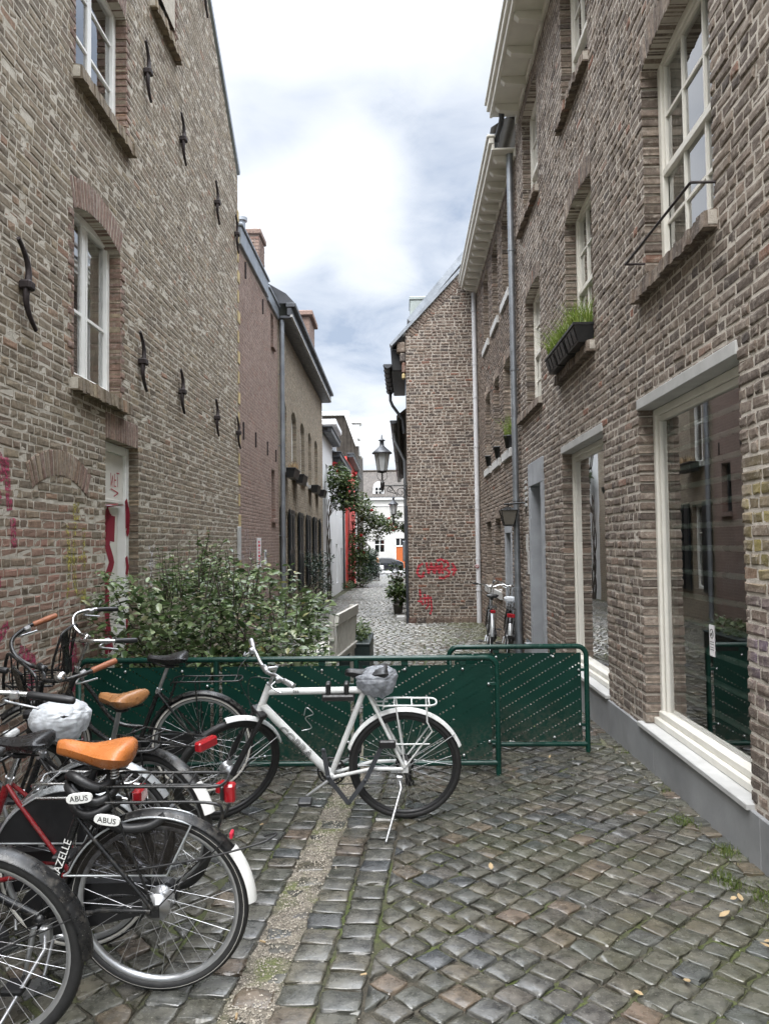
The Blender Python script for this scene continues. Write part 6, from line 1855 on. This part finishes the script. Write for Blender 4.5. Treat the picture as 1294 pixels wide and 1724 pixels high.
    if g('reflector', None):
        x, z = g('reflector'); q = MB(); q.bbox(x - .012, x + .012, -.028, .028, z - .025, z + .025, .006); q.build('reflector', M['redlens'], root)
    if g('hlight', False):
        q = MB(Ms); c = HB + np.array((.10, 0, .06)); q.lathe([(0, .05), (.028, .05), (.036, .045), (.033, .02), (.02, -.02), (0, -.03)], 14, c, 'x'); q.build('headlight', M['headlens'], root)
    # drive train
    if g('case', True):
        q = MB(); n = 14; r0, r1 = .105, .058
        pr = [(BB[0] + r0 * math.cos(a), BB[2] + r0 * math.sin(a)) for a in np.linspace(-PI / 2, PI / 2, n)] + [(H[0] + r1 * math.cos(a), H[2] + r1 * math.sin(a)) for a in np.linspace(PI / 2, 3 * PI / 2, n)]
        m = len(pr); v = [(x, -.045, z) for x, z in pr] + [(x, -.085, z) for x, z in pr]
        q.add(v, [tuple(range(m)), tuple(range(m, 2 * m))[::-1]] + [(i, (i + 1) % m, m + (i + 1) % m, m + i) for i in range(m)]); q.build('chain_case', M[g('casemat', 'blackmat')], root)
    else:
        q = MB(); q.torus(.085, .006, (BB[0], -.05, BB[2]), 40, 6, flat=.5); q.torus(.06, .006, (BB[0], -.045, BB[2]), 30, 6, flat=.5)
        for i in range(5): a = i * 2 * PI / 5; q.tube([(BB[0], -.05, BB[2]), (BB[0] + .083 * math.cos(a), -.05, BB[2] + .083 * math.sin(a))], .007, 5)
        q.build('chainring', M['blackmat'], root)
        q = MB()
        for i in range(6): q.torus(.055 - i * .006, .004, (0, -.022 - i * .005, R), 26, 6)
        q.lathe([(0, -.02), (.05, -.02), (.02, -.05), (0, -.05)], 20, H, 'y'); q.build('sprockets', M['blackmat'], root)
        q = MB(); q.tube([(BB[0], -.05, BB[2] + .085), (0, -.04, R + .045)], .0035, 5); q.tube([(BB[0], -.05, BB[2] - .085), (-.02, -.045, R - .14)], .0035, 5)
        q.build('chain', M['blackmat'], root)
        q = MB(); q.bbox(-.04, 0, -.055, -.03, R - .15, R - .03, .005); q.torus(.02, .007, (-.03, -.045, R - .135), 16, 6); q.torus(.02, .007, (-.012, -.045, R - .06), 16, 6); q.build('derailleur', M['blackmat'], root)
    ca = R_(g('crank', -150))
    for s in (1, -1):
        a = ca if s > 0 else ca + PI
        e = BB + np.array((.17 * math.cos(a), s * .085, .17 * math.sin(a)))
        q = MB(); q.tube([BB + np.array((0, s * .06, 0)), e], [.012, .009], 8); co = q.build('crank', M[g('crankmat', 'alu')], root)
        q = MB(); q.tube([e, e + np.array((0, s * .03, 0))], .006, 6); q.bbox(e[0] - .04, e[0] + .04, e[1] + s * .03 if s > 0 else e[1] - .11, e[1] + .11 if s > 0 else e[1] - .03, e[2] - .012, e[2] + .012, .006); q.build('pedal', M['blackmat'], co)
    # kickstand on the left, its foot on the ground once the bicycle leans
    if g('stand', True):
        kx, ky, kz0, ang = g('kx', .40), g('ky', .26), g('kz', .25), g('kfx', .30)
        y = ky; z = y * math.tan(lean)
        q = MB(); q.bbox(kx - .02, kx + .02, .02, .06, kz0 - .03, kz0 + .03, .006); q.tube([(kx, .05, kz0), (kx - .01, .075, kz0 - .04), (ang, y, z + .008)], [.011, .009, .0075], 8); q.build('kickstand', M['alu'], root)
    if g('guard', False):
        n = 18; pr = [(.345, .472)] + [(.352 * math.cos(a), R + .352 * math.sin(a)) for a in np.linspace(R_(24), R_(114), n)] + [(-.046, .472)]
        for s in (1, -1):
            q = MB(); m = len(pr); v = [(x, s * .034, z) for x, z in pr] + [(x, s * .0365, z) for x, z in pr]
            q.add(v, [tuple(range(m)), tuple(range(m, 2 * m))[::-1]] + [(i, (i + 1) % m, m + (i + 1) % m, m + i) for i in range(m)]); go = q.build('skirt_guard', M[g('guardmat', 'guard')], root)
            q = MB(); q.tube([(x, s * .038, z) for x, z in pr + pr[:1]], .0042, 6); q.build('guard_edge', M['silver'], go)
    if g('frontrack', None):
        fr = g('frontrack'); q = MB(Ms if fr != 'frame' else None); z = HT[2] - .06; x = HT[0] + .10
        if True:
            q.tube(spline([(x, -.16, z), (x, -.17, z + .12), (x - .05, -.15, z + .30), (x - .06, -.10, z + .34), (x - .06, .10, z + .34), (x - .05, .15, z + .30), (x, .17, z + .12), (x, .16, z)], 5), .0085, 8)
            q.tube(spline([(x, -.17, z), (x + .14, -.19, z), (x + .30, -.16, z), (x + .34, 0, z), (x + .30, .16, z), (x + .14, .19, z), (x, .17, z)], 5), .0085, 8)
            for yy in (-.1, -.035, .035, .1): q.tube([(x - .055, yy, z + .34), (x, yy, z + .01), (x + .33, yy, z)], .0048, 6)
            for t in (.11, .23): q.tube([(x - t * .16, -.165, z + t), (x - t * .16, .165, z + t)], .0048, 6)
            q.bbox(x - .035, x - .02, -.045, .045, z + .02, z + .32, .004)
            for s in (-1, 1): q.tube([(x + .22, s * .17, z), (Fh[0] + .0, s * .06, R)], .006, 6)
            q.tube([(x, 0, z), HT - up * .1], .01, 6)
        q.build('front_rack', M['black'], root)
    return root, dict(H=H, BB=BB, ST=ST, SD=SD, HB=HB, HT=HT, C=C, up=up, R=R, wb=wb, Fh=Fh, Ms=Ms)


def crumpled(name, label, cat, loc, rot, mat, rad, seed, cuts=()):
    """a thin bag pulled over a saddle: a lumpy shell"""
    g = np.random.default_rng(seed); nu, nv = 110, 64
    ph = np.linspace(0, 2 * PI, nu, endpoint=False); th = np.linspace(.0, PI, nv)
    D = np.stack((np.sin(th)[None] * np.cos(ph)[:, None], np.sin(th)[None] * np.sin(ph)[:, None], np.broadcast_to(np.cos(th)[None], (nu, nv))), -1)
    k = g.normal(size=(9, 3)) * 3.2; f = g.uniform(0, 6, 9); n = sum(np.abs(np.sin(D @ k[i] + f[i])) for i in range(9)) / 9
    k2 = g.normal(size=(9, 3)) * 8; n2 = sum(np.abs(np.sin(D @ k2[i] + f[i])) for i in range(9)) / 9
    k3 = g.normal(size=(7, 3)) * 17; n3 = sum(np.abs(np.sin(D @ k3[i] + f[i] + 3 * n)) for i in range(7)) / 7
    r = .82 + .30 * n + .12 * n2 + .06 * n3
    P = D * r[..., None] * np.array(rad)
    P[..., 2] = np.where(P[..., 2] > 0, P[..., 2] * .75, P[..., 2] * (1.0 + .5 * n))
    mb = MB(); mb.grid(P, 0, True, True); o = mb.build(name, M[mat])
    o.location = loc; o.rotation_euler = rot
    return tag(o, label, cat)


# --- the white bicycle on its stand
PI_ = 180
bw, kw = bike('white hybrid bicycle with plastic covered saddle standing alone before the barrier', (-.02, 4.83, 0), 180.5, R_(9), kind='hybrid', frame='whiteframe', tk=.0175, seat=.885, st_len=.60, bars='riser', reach=.07, stem=.70, ht=.575, barmat='alu', grip='alu', steer=36, fender='whiteframe', rf0=18, rf1=160, ff0=88, ff1=165, fw=.026, rack='whiteframe', rackz=.745, rx0=.10, rx1=-.19, sx0=.05, sx1=-.135, sxb=True, slats=3, case=False, rim='blackmat', forkmat='blackmat', kx=.035, kz=.27, ky=.40, kfx=.115, crank=-33, R=.345, wb=1.09, saddle='blackmat', fhub=.036, tr=.02, lever=True, stand=True, staymat='alu')
dn = (kw['BB'] - kw['HB']); cm = (kw['BB'] + kw['HB']) / 2 + np.array((.0, .0268, .010))
text(bw, 'COBRA', .078, frameM(cm, dn, np.cross((0, 1., 0), dn)), 'blackmat', outline=.0013)
tt = kw['ST'] - kw['HT']; text(bw, 'tss', .034, frameM(kw['HT'] * .72 + kw['ST'] * .28 + np.array((0, .0228, -.028)), tt, np.cross((0, 1., 0), tt)), 'blackmat')
qb = MB(); o_ = kw['BB'] * .42 + kw['HB'] * .58
qb.tube(spline([o_ + np.array((-.07, -.03, .03)), o_ + np.array((-.13, -.03, .05)), o_ + np.array((-.10, .02, .13)), o_ + np.array((-.15, .03, .16)), o_ + np.array((-.11, .03, .20)), o_ + np.array((-.09, .0, .14))], 5), .003, 6); qb.build('bottle_cage', M['alu'], bw)
# bag over its saddle and the folding lock hanging on it: things of their own, placed from the bicycle's matrix
bpy.context.view_layer.update()


def on(root, p):
    bpy.context.view_layer.update()
    return root.matrix_world @ Vector(tuple(p))


crumpled('plastic_bag', 'crumpled clear plastic bag pulled over the white bicycle saddle', 'plastic bag', on(bw, kw['SD'] + np.array((-.05, 0, .015))), (R_(-9), R_(8), R_(180)), 'bagclear', (.112, .09, .082), 5)
fl = thing('folding_lock', 'grey folding link lock hanging in the white bicycle frame', 'lock', tuple(on(bw, kw['BB'])), None, False, tuple(bw.rotation_euler))
Z = [(.035, .19), (.01, .02), (-.11, -.145), (-.215, .0), (-.32, .22)]
for i, (a, b) in enumerate(zip(Z, Z[1:])):
    q = MB(); a3 = np.array((a[0], .075 + .005 * (i % 2), a[1])); b3 = np.array((b[0], .075 + .005 * (i % 2), b[1])); d = (b3 - a3) / np.linalg.norm(b3 - a3); s = np.cross((0, 1, 0), d) * .0135; w = np.array((0, .003, 0))
    q.hull8([a3 - s - w, b3 - s - w, b3 - s + w, a3 - s + w, a3 + s - w, b3 + s - w, b3 + s + w, a3 + s + w]); q.lathe([(0, .004), (.012, .003), (.014, -.004), (0, -.005)], 12, a3, 'y'); q.build('link', M['zincdark'], fl)
q = MB(); q.bbox(-.40, -.30, .06, .09, .20, .25, .008); q.build('lock_body', M['blackmat'], fl)
fl2 = MB(); c0 = kw['HT'] * .30 + kw['ST'] * .70
fl2.bbox(c0[0] - .11, c0[0] + .09, -.02, .035, c0[2] - .085, c0[2] - .045, .01)
for dx in (-.06, .05): fl2.torus(.031, .008, (0, 0, 0), 16, 6) if False else fl2.bbox(c0[0] + dx - .016, c0[0] + dx + .016, -.027, .027, c0[2] - .055, c0[2] + .028, .008)
o_ = fl2.build('lock_holder', M['blackmat'], bw)

# --- the black dutch bicycle with orange saddle
bg, kg = bike('black bicycle with bright orange saddle and clear skirt guard, nearest complete wheel', (-.955, 3.0, 0), 180, R_(6), kind='loop', frame='black', seat=.885, st_len=.44, saddle='leather', saddleL=.29, saddleW=.115, saddle_tilt=R_(7), puff=1.6, springs=True, fender='black', rf0=10, rf1=150, rack='black', rackz=.825, rx0=.16, rx1=-.27, tier=True, slats=5, sx0=.16, flap='white', flap0=143, flap1=178, guard=True, strip=True, rlight=(-.285, .775, .022, .036), barmat='chrome', bars='long', stem=.785, crank=-80, kx=.42, ky=.27, kfx=.50, postmat='blackmat', hubr=.042, wb=1.12, tr=.0205)
sv = kg['ST'] - kg['BB']; tc = kg['BB'] * .42 + kg['ST'] * .58 + np.array((0, .0165, 0))
text(bg, 'GAZELLE', .042, frameM(tc, sv, np.cross((0, 1., 0), sv)), 'white')
q = MB(); q.tube(spline([(.10, .06, .50), (-.2, .055, .55), (-.39, .03, .59), (-.44, .0, .60), (-.45, -.03, .60), (-.40, -.05, .58)], 5), .004, 6); q.build('bumper_wire', M['blackmat'], bg)
q = MB(); q.bbox(-.292, -.280, -.018, .018, .60, .625, .004); q.build('flap_badge', M['paint_red'], bg)
cl_ = thing('chain_lock', 'black sleeved chain lock with white oval tags looped round the orange saddle post', 'lock', tuple(on(bg, kg['ST'] + np.array((-.035, 0, .07)))), None, False, tuple(bg.rotation_euler))
q = MB()
for i, (dz, r, dx) in enumerate(((.07, .062, -.015), (.02, .07, -.02), (-.03, .066, -.03))):
    q.tube([(dx + r * 1.25 * math.cos(a), r * .8 * math.sin(a), dz + .02 * math.sin(a * 2 + i) - .25 * dx * math.cos(a)) for a in np.linspace(0, 2 * PI, 26)], .0185, 9)
q.tube(spline([(-.06, .05, -.05), (-.14, .05, -.10), (-.24, .04, -.10), (-.30, .02, -.07)], 5), .0185, 9)
q.build('sleeve', M['blackmat'], cl_)
for (x, z, tl) in ((-.005, .028, .1), (-.105, -.055, -.15)):
    q = MB(); n = 18; pr = [(.048 * math.cos(a), .0185 * math.sin(a)) for a in np.linspace(0, 2 * PI, n, endpoint=False)]
    pr = [(math.copysign(abs(u / .048) ** .7 * .048, u), math.copysign(abs(v / .0185) ** .7 * .0185, v)) for u, v in pr]
    m = frameM((x, .083, z), (-math.cos(tl), 0, math.sin(tl)), (0, 0, 1.)); qq = MB(m); qq.prism(pr, -.006, .006); t_ = qq.build('tag', M['white'], cl_)
    m2_ = m.copy(); m2_[:3, 3] += m[:3, 2] * .0066
    text(t_, 'ABUS', .029, m2_, 'blackmat')

# --- red bicycle
br, kr = bike('red bicycle with black saddle, silver rack and dark skirt guard', (-1.40, 3.30, 0), 180, R_(5), kind='straight', frame='redpaint', tk=.0165, seat=.84, st_len=.47, saddle='blacksaddle', saddleL=.28, saddleW=.11, fender='silver', rf0=25, rf1=150, rack='chrome', rackz=.735, rx0=.13, rx1=-.27, sx0=-.06, slats=4, tier=True, guard=True, guardmat='blackmat', rlight=(-.275, .665, .045, .03), bars='low', stem=.80, crank=-70, postmat='chrome', kx=.05, kz=.27, ky=.22, kfx=.05, strip=True)
# --- nearest wheel, cropped by the photograph
bk, kk = bike('dark bicycle nearest the camera, only its wet rear wheel and fender in view', (-1.44, 2.63, 0), 181, R_(6), kind='straight', frame='black', seat=.86, fender='black', fw=.036, rf0=5, rf1=172, strip=True, rack=None, rlight=None, saddle='blacksaddle', tr=.022, R=.35, crank=-60, kx=.05, kz=.27, kfx=.10, ky=.24, stem=.78, flap='black', flap0=150, flap1=182)
q = MB(); q.bbox(-.035, .012, .07, .09, .315, .40, .008); q.build('spoke_reflector', M['redlens'], bk)
# --- bicycle with the tan saddle and brown grips
bt, kt = bike('black transport bicycle with tan saddle, brown grips and front carrier', (-1.215, 3.86, 0), 152, R_(6), kind='loop', frame='black', tk=.0185, seat=.89, st_len=.45, saddle='tan', saddleL=.27, saddleW=.112, puff=1.3, saddle_tilt=R_(-2), fender='black', fw=.032, rf0=10, rf1=150, flap='white', flap0=140, flap1=164, rack='black', rackz=.78, rx0=.16, rx1=-.33, rlight=(-.35, .775, .062, .024), reflector=(-.42, .58), barmat='black', grip='brown_grip', stem=.80, steer=84, bell=1, frontrack='fork', hlight=True, tr=.023, crank=-100, postmat='alu', wb=1.12)
fv = kt['BB'] - kt['HB']; text(bt, 'BATAVUS', .05, frameM(kt['ST'] * .5 + kt['BB'] * .5 + np.array((0, .02, 0)), -(kt['ST'] - kt['BB']), np.cross((0, 1., 0), -(kt['ST'] - kt['BB']))), 'white')
# --- bicycle close to the barrier
be, ke = bike('black roadster with silver swept handlebar parked closest to the barrier', (-1.41, 5.33, 0), 184, R_(7), kind='loop', frame='black', seat=.90, st_len=.47, saddle='blacksaddle', saddleW=.112, fender='black', rf0=12, rf1=168, rack='black', rackz=.80, rx0=.16, rx1=-.28, slats=5, barmat='chrome', stem=.84, steer=30, frontrack='frame', strip=True, crank=-40, postmat='alu', R=.35, fhub=.03)
# --- bicycle with the bagged saddle
bb, kb = bike('dark bicycle with white plastic bag tied over its saddle by the left wall', (-1.45, 3.70, 0), 181, R_(5), kind='straight', frame='black', seat=.87, st_len=.47, saddle='blacksaddle', fender='silver', rack='black', rackz=.76, rx0=.1, slats=3, rlight=None, bars='low', crank=-110, stem=.76, rf1=150)
crumpled('plastic_bag', 'white plastic carrier bag tied over a saddle at the far left', 'plastic bag', on(bb, kb['SD'] + np.array((-.035, 0, .045))), (R_(-5), R_(4), R_(181)), 'bagwhite', (.125, .105, .08), 11)
# --- two bicycles against the right hand house
b1, k1 = bike('black bicycle with silver mudguard leaning by the pale downpipe, the left of two', (1.33, 12.35, gz(12.4)), 86, R_(-3), 'bicycles against the right hand house', kind='straight', frame='black', seat=.90, saddle='blacksaddle', fender='silver', rack='black', bars='riser', stem=.80, spn=20, rlight=(-.29, .74, .04, .025), strip=False, stand=False)
b2, k2 = bike('black bicycle with pale covered saddle and silver bars, the right of two', (1.55, 12.0, gz(12.0)), 84, R_(-5), 'bicycles against the right hand house', kind='loop', frame='black', seat=.86, saddle='bagwhite', saddleW=.12, puff=2.2, fender='black', rack='black', bars='swept', barmat='chrome', stem=.82, spn=20, rlight=(-.29, .70, .06, .03), flap='silver', flap0=140, flap1=170, stand=False)
# --- a bicycle leaning on the far evergreen
b3, k3 = bike('small far bicycle parked beside the dark evergreen bush', (-1.75, 50.5, gz(50.5)), 100, R_(4), 'far bicycles', spn=12, stand=False)

# ================================================================== CYCLIST AND CAR
bc, kc = bike('bicycle ridden past the black car at the lane end', (-2.2 + .1, 66.5, gzc(66.5)), 180, 0., 'ridden bicycle', kind='loop', frame='black', spn=12, stand=False, seat=.88, rack='black', stem=.84)


def skin_fig(name, joints, edges, rad, mat, parent):
    me = bpy.data.meshes.new(name); me.from_pydata([tuple(p) for p in joints], edges, []); me.materials.append(M[mat])
    o = bpy.data.objects.new(name, me); COL.objects.link(o); o.parent = parent
    s = o.modifiers.new('skin', 'SKIN'); s.use_smooth_shade = True
    sd = me.skin_vertices[0].data
    for i, r in enumerate(rad): sd[i].radius = (r, r) if not isinstance(r, tuple) else r
    sd[0].use_root = True
    b = o.modifiers.new('sub', 'SUBSURF'); b.levels = 1; b.render_levels = 2
    return o


pr_ = thing('person', 'person in orange top and grey trousers riding past the black car', 'person', tuple(bc.location), None, False, (0, 0, R_(180)))
hip = np.array((.22, 0, .98)); chest = np.array((.34, 0, 1.36)); neck = np.array((.38, 0, 1.50)); head = np.array((.42, 0, 1.63))
J = [hip, (hip + chest) / 2 + np.array((-.02, 0, 0)), chest, neck, head, head + np.array((0, 0, .09))]
E_ = [(0, 1), (1, 2), (2, 3), (3, 4), (4, 5)]; Rr = [(.15, .12), (.14, .11), (.16, .12), .055, (.085, .095), .06]
for s in (-1, 1):
    sh = chest + np.array((.01, s * .19, .06)); el = np.array((.52, s * .26, 1.18)); wr = np.array((.60, s * .29, 1.10)); ha = wr + np.array((.06, 0, .0))
    b = len(J); J += [sh, el, wr, ha]; E_ += [(2, b), (b, b + 1), (b + 1, b + 2), (b + 2, b + 3)]; Rr += [.062, .046, .034, .036]
    hp = hip + np.array((.02, s * .09, -.04)); kn = np.array((.58, s * .10, .78 if s > 0 else .62)); an = np.array((.45 if s > 0 else .47, s * .11, .42 if s > 0 else .16)); to = an + np.array((.16, 0, -.05))
    b = len(J); J += [hp, kn, an, to]; E_ += [(0, b), (b, b + 1), (b + 1, b + 2), (b + 2, b + 3)]; Rr += [.09, .062, .042, .034]
body = skin_fig('body', J, E_, Rr, 'skin', pr_)
skin_fig('top', [hip + np.array((.01, 0, .04)), (hip + chest) / 2 + np.array((-.02, 0, 0)), chest, neck - np.array((0, 0, .06))] + [chest + np.array((.01, .19, .06)), np.array((.5, .255, 1.2)), chest + np.array((.01, -.19, .06)), np.array((.5, -.255, 1.2))], [(0, 1), (1, 2), (2, 3), (2, 4), (4, 5), (2, 6), (6, 7)], [(.17, .14), (.165, .135), (.185, .14), .07, .085, .065, .085, .065], 'orangecloth', pr_)
skin_fig('trousers', [hip + np.array((0, 0, .02)), J[10], J[11], J[12] + np.array((0, 0, .05)), J[18], J[19], J[20] + np.array((0, 0, .05))], [(0, 1), (1, 2), (2, 3), (0, 4), (4, 5), (5, 6)], [(.17, .14), .11, .08, .06, .11, .08, .06], 'greycloth', pr_)
mb = MB(); mb.ball(head + np.array((-.015, 0, .035)), (.10, .09, .105), 12); mb.build('hair', M['hair'], pr_)
bgc = MB(); bgc.bbox(-2.1 + .06 - .18, -2.1 + .06 + .16, 66.5 - .22, 66.5 - .09, gzc(66.5) + .46, gzc(66.5) + .80, .03); tag(bgc.build('pannier_bag', M['whitecloth'], None), 'white pannier bag hanging on the ridden bicycle', 'bag')

YC = 71.0; zc = gzc(YC)
car = thing('parked_car', 'shiny black car parked across the end of the lane', 'car', (-1.6, YC, zc), None, False)
car.location = (-2.35, YC, zc)
side = [(-2.2, .28), (-2.25, .62), (-2.05, .82), (-1.2, .96), (-.45, 1.40), (.2, 1.47), (1.1, 1.43), (1.75, 1.20), (2.15, 1.0), (2.22, .62), (2.18, .3)]
def section(k, inset): return [(x, (.88 - inset(z)), z) for x, z in side]
mb = MB(); n = len(side); L = []
for yy in (-.90, -.86, 0, .86, .90):
    row = []
    for x, z in side:
        f = max(0, (z - .9)) * .38; w = yy * (1 - f) if abs(yy) > .1 else 0
        row.append((x * (1 - (.02 if abs(yy) > .88 else 0)), w, z - (.03 if abs(yy) > .88 and z > 1 else 0)))
    L.append(row)
mb.grid(L, 0, True); mb.add(L[0], [tuple(range(n))]); mb.add(L[-1], [tuple(range(n))[::-1]]); mb.add([L[0][0], L[-1][0], L[-1][-1], L[0][-1]], [(0, 1, 2, 3)])
mb.build('body', M['carpaint'], car)
for s in (-1, 1):
    mb = MB(); pr = [(-1.0, .97), (-.42, 1.34), (.2, 1.40), (1.05, 1.36), (1.6, 1.14), (1.5, .98)]
    v = [(x, s * (.905 - max(0, z - .9) * .38 * .9 + .004), z) for x, z in pr]; mb.add(v, [tuple(range(len(v)))]); mb.build('side_window', M['carglass'], car)
for x in (-1.42, 1.38):
    for s in (-1, 1):
        mb = MB(); mb.torus(.27, .07, (x, s * .83, .335), 28, 8); wl_ = mb.build('wheel', M['rubber'], car)
        mb = MB(); mb.lathe([(0, 0), (.06, s * .03), (.2, s * .02), (.22, s * .05), (.22, -s * .05), (0, -s * .06)], 20, (x, s * .845, .335), 'y')
        for i in range(5): a = i * 2 * PI / 5; mb.tube([(x, s * .885, .335), (x + .2 * math.cos(a), s * .88, .335 + .2 * math.sin(a))], .026, 6)
        mb.build('rim', M['alu'], wl_)
for s in (-1, 1):
    mb = MB(); mb.bbox(2.06, 2.17, s * .62 - .18, s * .62 + .18, .86, .98, .02); mb.build('tail_light', M['redlens'], car)
    mb = MB(); mb.bbox(-2.2, -2.08, s * .62 - .16, s * .62 + .16, .66, .78, .02); mb.build('headlight', M['headlens'], car)

# ================================================================== SKY, SUN, CAMERA
SUN_EL, SUN_AZ = 58., 205.           # azimuth clockwise from +Y: the light comes over the camera's left shoulder
w = bpy.data.worlds.new('World'); sc.world = w; w.use_nodes = True
nt = w.node_tree; nt.nodes.clear()
def N(t, **k):
    n = nt.nodes.new(t)
    for a, b in k.items():
        if a != 'i': setattr(n, a, b)
    for a, b in k.get('i', {}).items():
        if isinstance(b, bpy.types.NodeSocket): nt.links.new(b, n.inputs[a])
        else: n.inputs[a].default_value = b
    return n
sky = N('ShaderNodeTexSky', sky_type='NISHITA', sun_disc=False, sun_elevation=R_(SUN_EL), sun_rotation=R_(SUN_AZ), air_density=1., dust_density=2.)
gen = N('ShaderNodeTexCoord').outputs['Generated']
sep = N('ShaderNodeSeparateXYZ', i={0: gen})
zc_ = N('ShaderNodeMath', operation='MAXIMUM', i={0: sep.outputs[2], 1: 0.}).outputs[0]
den = N('ShaderNodeMath', operation='ADD', i={0: zc_, 1: .22}).outputs[0]
px = N('ShaderNodeMath', operation='DIVIDE', i={0: sep.outputs[0], 1: den}).outputs[0]; py = N('ShaderNodeMath', operation='DIVIDE', i={0: sep.outputs[1], 1: den}).outputs[0]
cv = N('ShaderNodeCombineXYZ', i={0: px, 1: py, 2: 3.3}).outputs[0]
n1 = N('ShaderNodeTexNoise', i={'Vector': cv, 'Scale': 1.7, 'Detail': 5., 'Roughness': .45, 'Distortion': .3}).outputs[0]
n2 = N('ShaderNodeTexNoise', i={'Vector': cv, 'Scale': .75, 'Detail': 3., 'Roughness': .5}).outputs[0]
def MR(x, a, b, c=0., d=1.): return N('ShaderNodeMapRange', interpolation_type='SMOOTHSTEP', i={0: x, 1: a, 2: b, 3: c, 4: d}).outputs[0]
def MX(f, a, b):
    n = N('ShaderNodeMix', data_type='RGBA')
    for k, x in ((0, f), (6, a), (7, b)):
        if isinstance(x, bpy.types.NodeSocket): nt.links.new(x, n.inputs[k])
        else: n.inputs[k].default_value = x if k == 0 else (*x, 1)
    return n.outputs[2]
def MT(op, a, b): return N('ShaderNodeMath', operation=op, i={0: a, 1: b}).outputs[0]
dark = MT('MULTIPLY', MR(n2, .36, .62, 1, .2), MR(n1, .22, .72, 1, .25))
# banks of darker and lighter cloud in their places over the lane
def blob(az, el, r0, r1):
    d = (math.sin(R_(az)) * math.cos(R_(el)), math.cos(R_(az)) * math.cos(R_(el)), math.sin(R_(el)))
    dv = N('ShaderNodeVectorMath', operation='DOT_PRODUCT', i={0: gen, 1: d}).outputs['Value']
    nd = MT('ADD', dv, MT('MULTIPLY', MT('SUBTRACT', n1, .5), .009))
    return MR(nd, math.cos(R_(r1)), math.cos(R_(r0)))
BL_DARK = [(-8, 28, 0, 7, .55), (5, 24, 0, 10, .75), (-4, 17.5, 0, 8, .8), (-1, 12, 0, 7, .75), (-6, 20, 0, 5, .5), (8, 30, 0, 6, .3)]
BL_LIGHT = [(-4, 25.5, 0, 5.5, .9), (-2, 21.5, 0, 4, .7), (-9, 23.5, 0, 5, .9), (-2, 40, 2, 9, .9), (-9, 35, 1, 5, .8), (-1, 7, .5, 4, .75), (-3, 9, .5, 3, .4)]
for az, el, r0, r1, a in BL_DARK: dark = MT('MAXIMUM', dark, MT('MULTIPLY', blob(az, el, r0, r1), a))
for az, el, r0, r1, a in BL_LIGHT: dark = MT('MULTIPLY', dark, MT('SUBTRACT', 1., MT('MULTIPLY', blob(az, el, r0, r1), a)))
n3 = N('ShaderNodeTexNoise', i={'Vector': cv, 'Scale': 4.2, 'Detail': 7., 'Roughness': .6, 'Distortion': .35}).outputs[0]
dark = MT('MINIMUM', MT('ADD', MT('MULTIPLY', dark, MR(n3, .3, .7, .7, 1.25)), MR(n3, .52, .8, 0., .22)), 1.)
cloud = MX(dark, (3.6, 3.68, 3.8), (1.5, 1.78, 2.25))
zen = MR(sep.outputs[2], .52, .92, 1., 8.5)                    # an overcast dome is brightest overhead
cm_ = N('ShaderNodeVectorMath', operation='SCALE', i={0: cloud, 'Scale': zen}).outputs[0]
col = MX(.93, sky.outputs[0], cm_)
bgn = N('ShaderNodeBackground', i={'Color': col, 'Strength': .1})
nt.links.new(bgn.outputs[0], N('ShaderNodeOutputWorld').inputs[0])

sd = bpy.data.lights.new('sun', 'SUN'); sd.energy = 1.4; sd.angle = R_(50); sd.color = (1., .965, .92)
so = bpy.data.objects.new('sun', sd); COL.objects.link(so)
dv = Vector((math.sin(R_(SUN_AZ)) * math.cos(R_(SUN_EL)), math.cos(R_(SUN_AZ)) * math.cos(R_(SUN_EL)), math.sin(R_(SUN_EL))))
so.rotation_euler = dv.to_track_quat('Z', 'Y').to_euler()

cam = bpy.data.cameras.new('camera'); co = bpy.data.objects.new('camera', cam); COL.objects.link(co); sc.camera = co
cam.sensor_fit = 'VERTICAL'; cam.sensor_height = 24.; cam.lens = 24. * 1295. / 1724.; cam.clip_end = 2000; cam.clip_start = .05
p_, y_, r_ = R_(2.3243), R_(1.5002), R_(-.7358)
F_ = np.array((-math.sin(y_) * math.cos(p_), math.cos(y_) * math.cos(p_), math.sin(p_))); Rt = np.array((math.cos(y_), math.sin(y_), 0)); Up = np.cross(Rt, F_)
R2 = math.cos(r_) * Rt + math.sin(r_) * Up; U2 = -math.sin(r_) * Rt + math.cos(r_) * Up
co.matrix_world = Matrix(((R2[0], U2[0], -F_[0], 0), (R2[1], U2[1], -F_[1], 0), (R2[2], U2[2], -F_[2], 1.70), (0, 0, 0, 1)))
sc.view_settings.view_transform = 'Standard'; sc.view_settings.look = 'None'; sc.view_settings.gamma = 1; sc.view_settings.use_curve_mapping = False
sc.view_settings.exposure = 1.7
sc.cycles.max_bounces = 8; sc.cycles.transparent_max_bounces = 16; sc.cycles.diffuse_bounces = 3; sc.cycles.glossy_bounces = 4
sc.cycles.use_denoising = True; sc.cycles.sample_clamp_indirect = 6
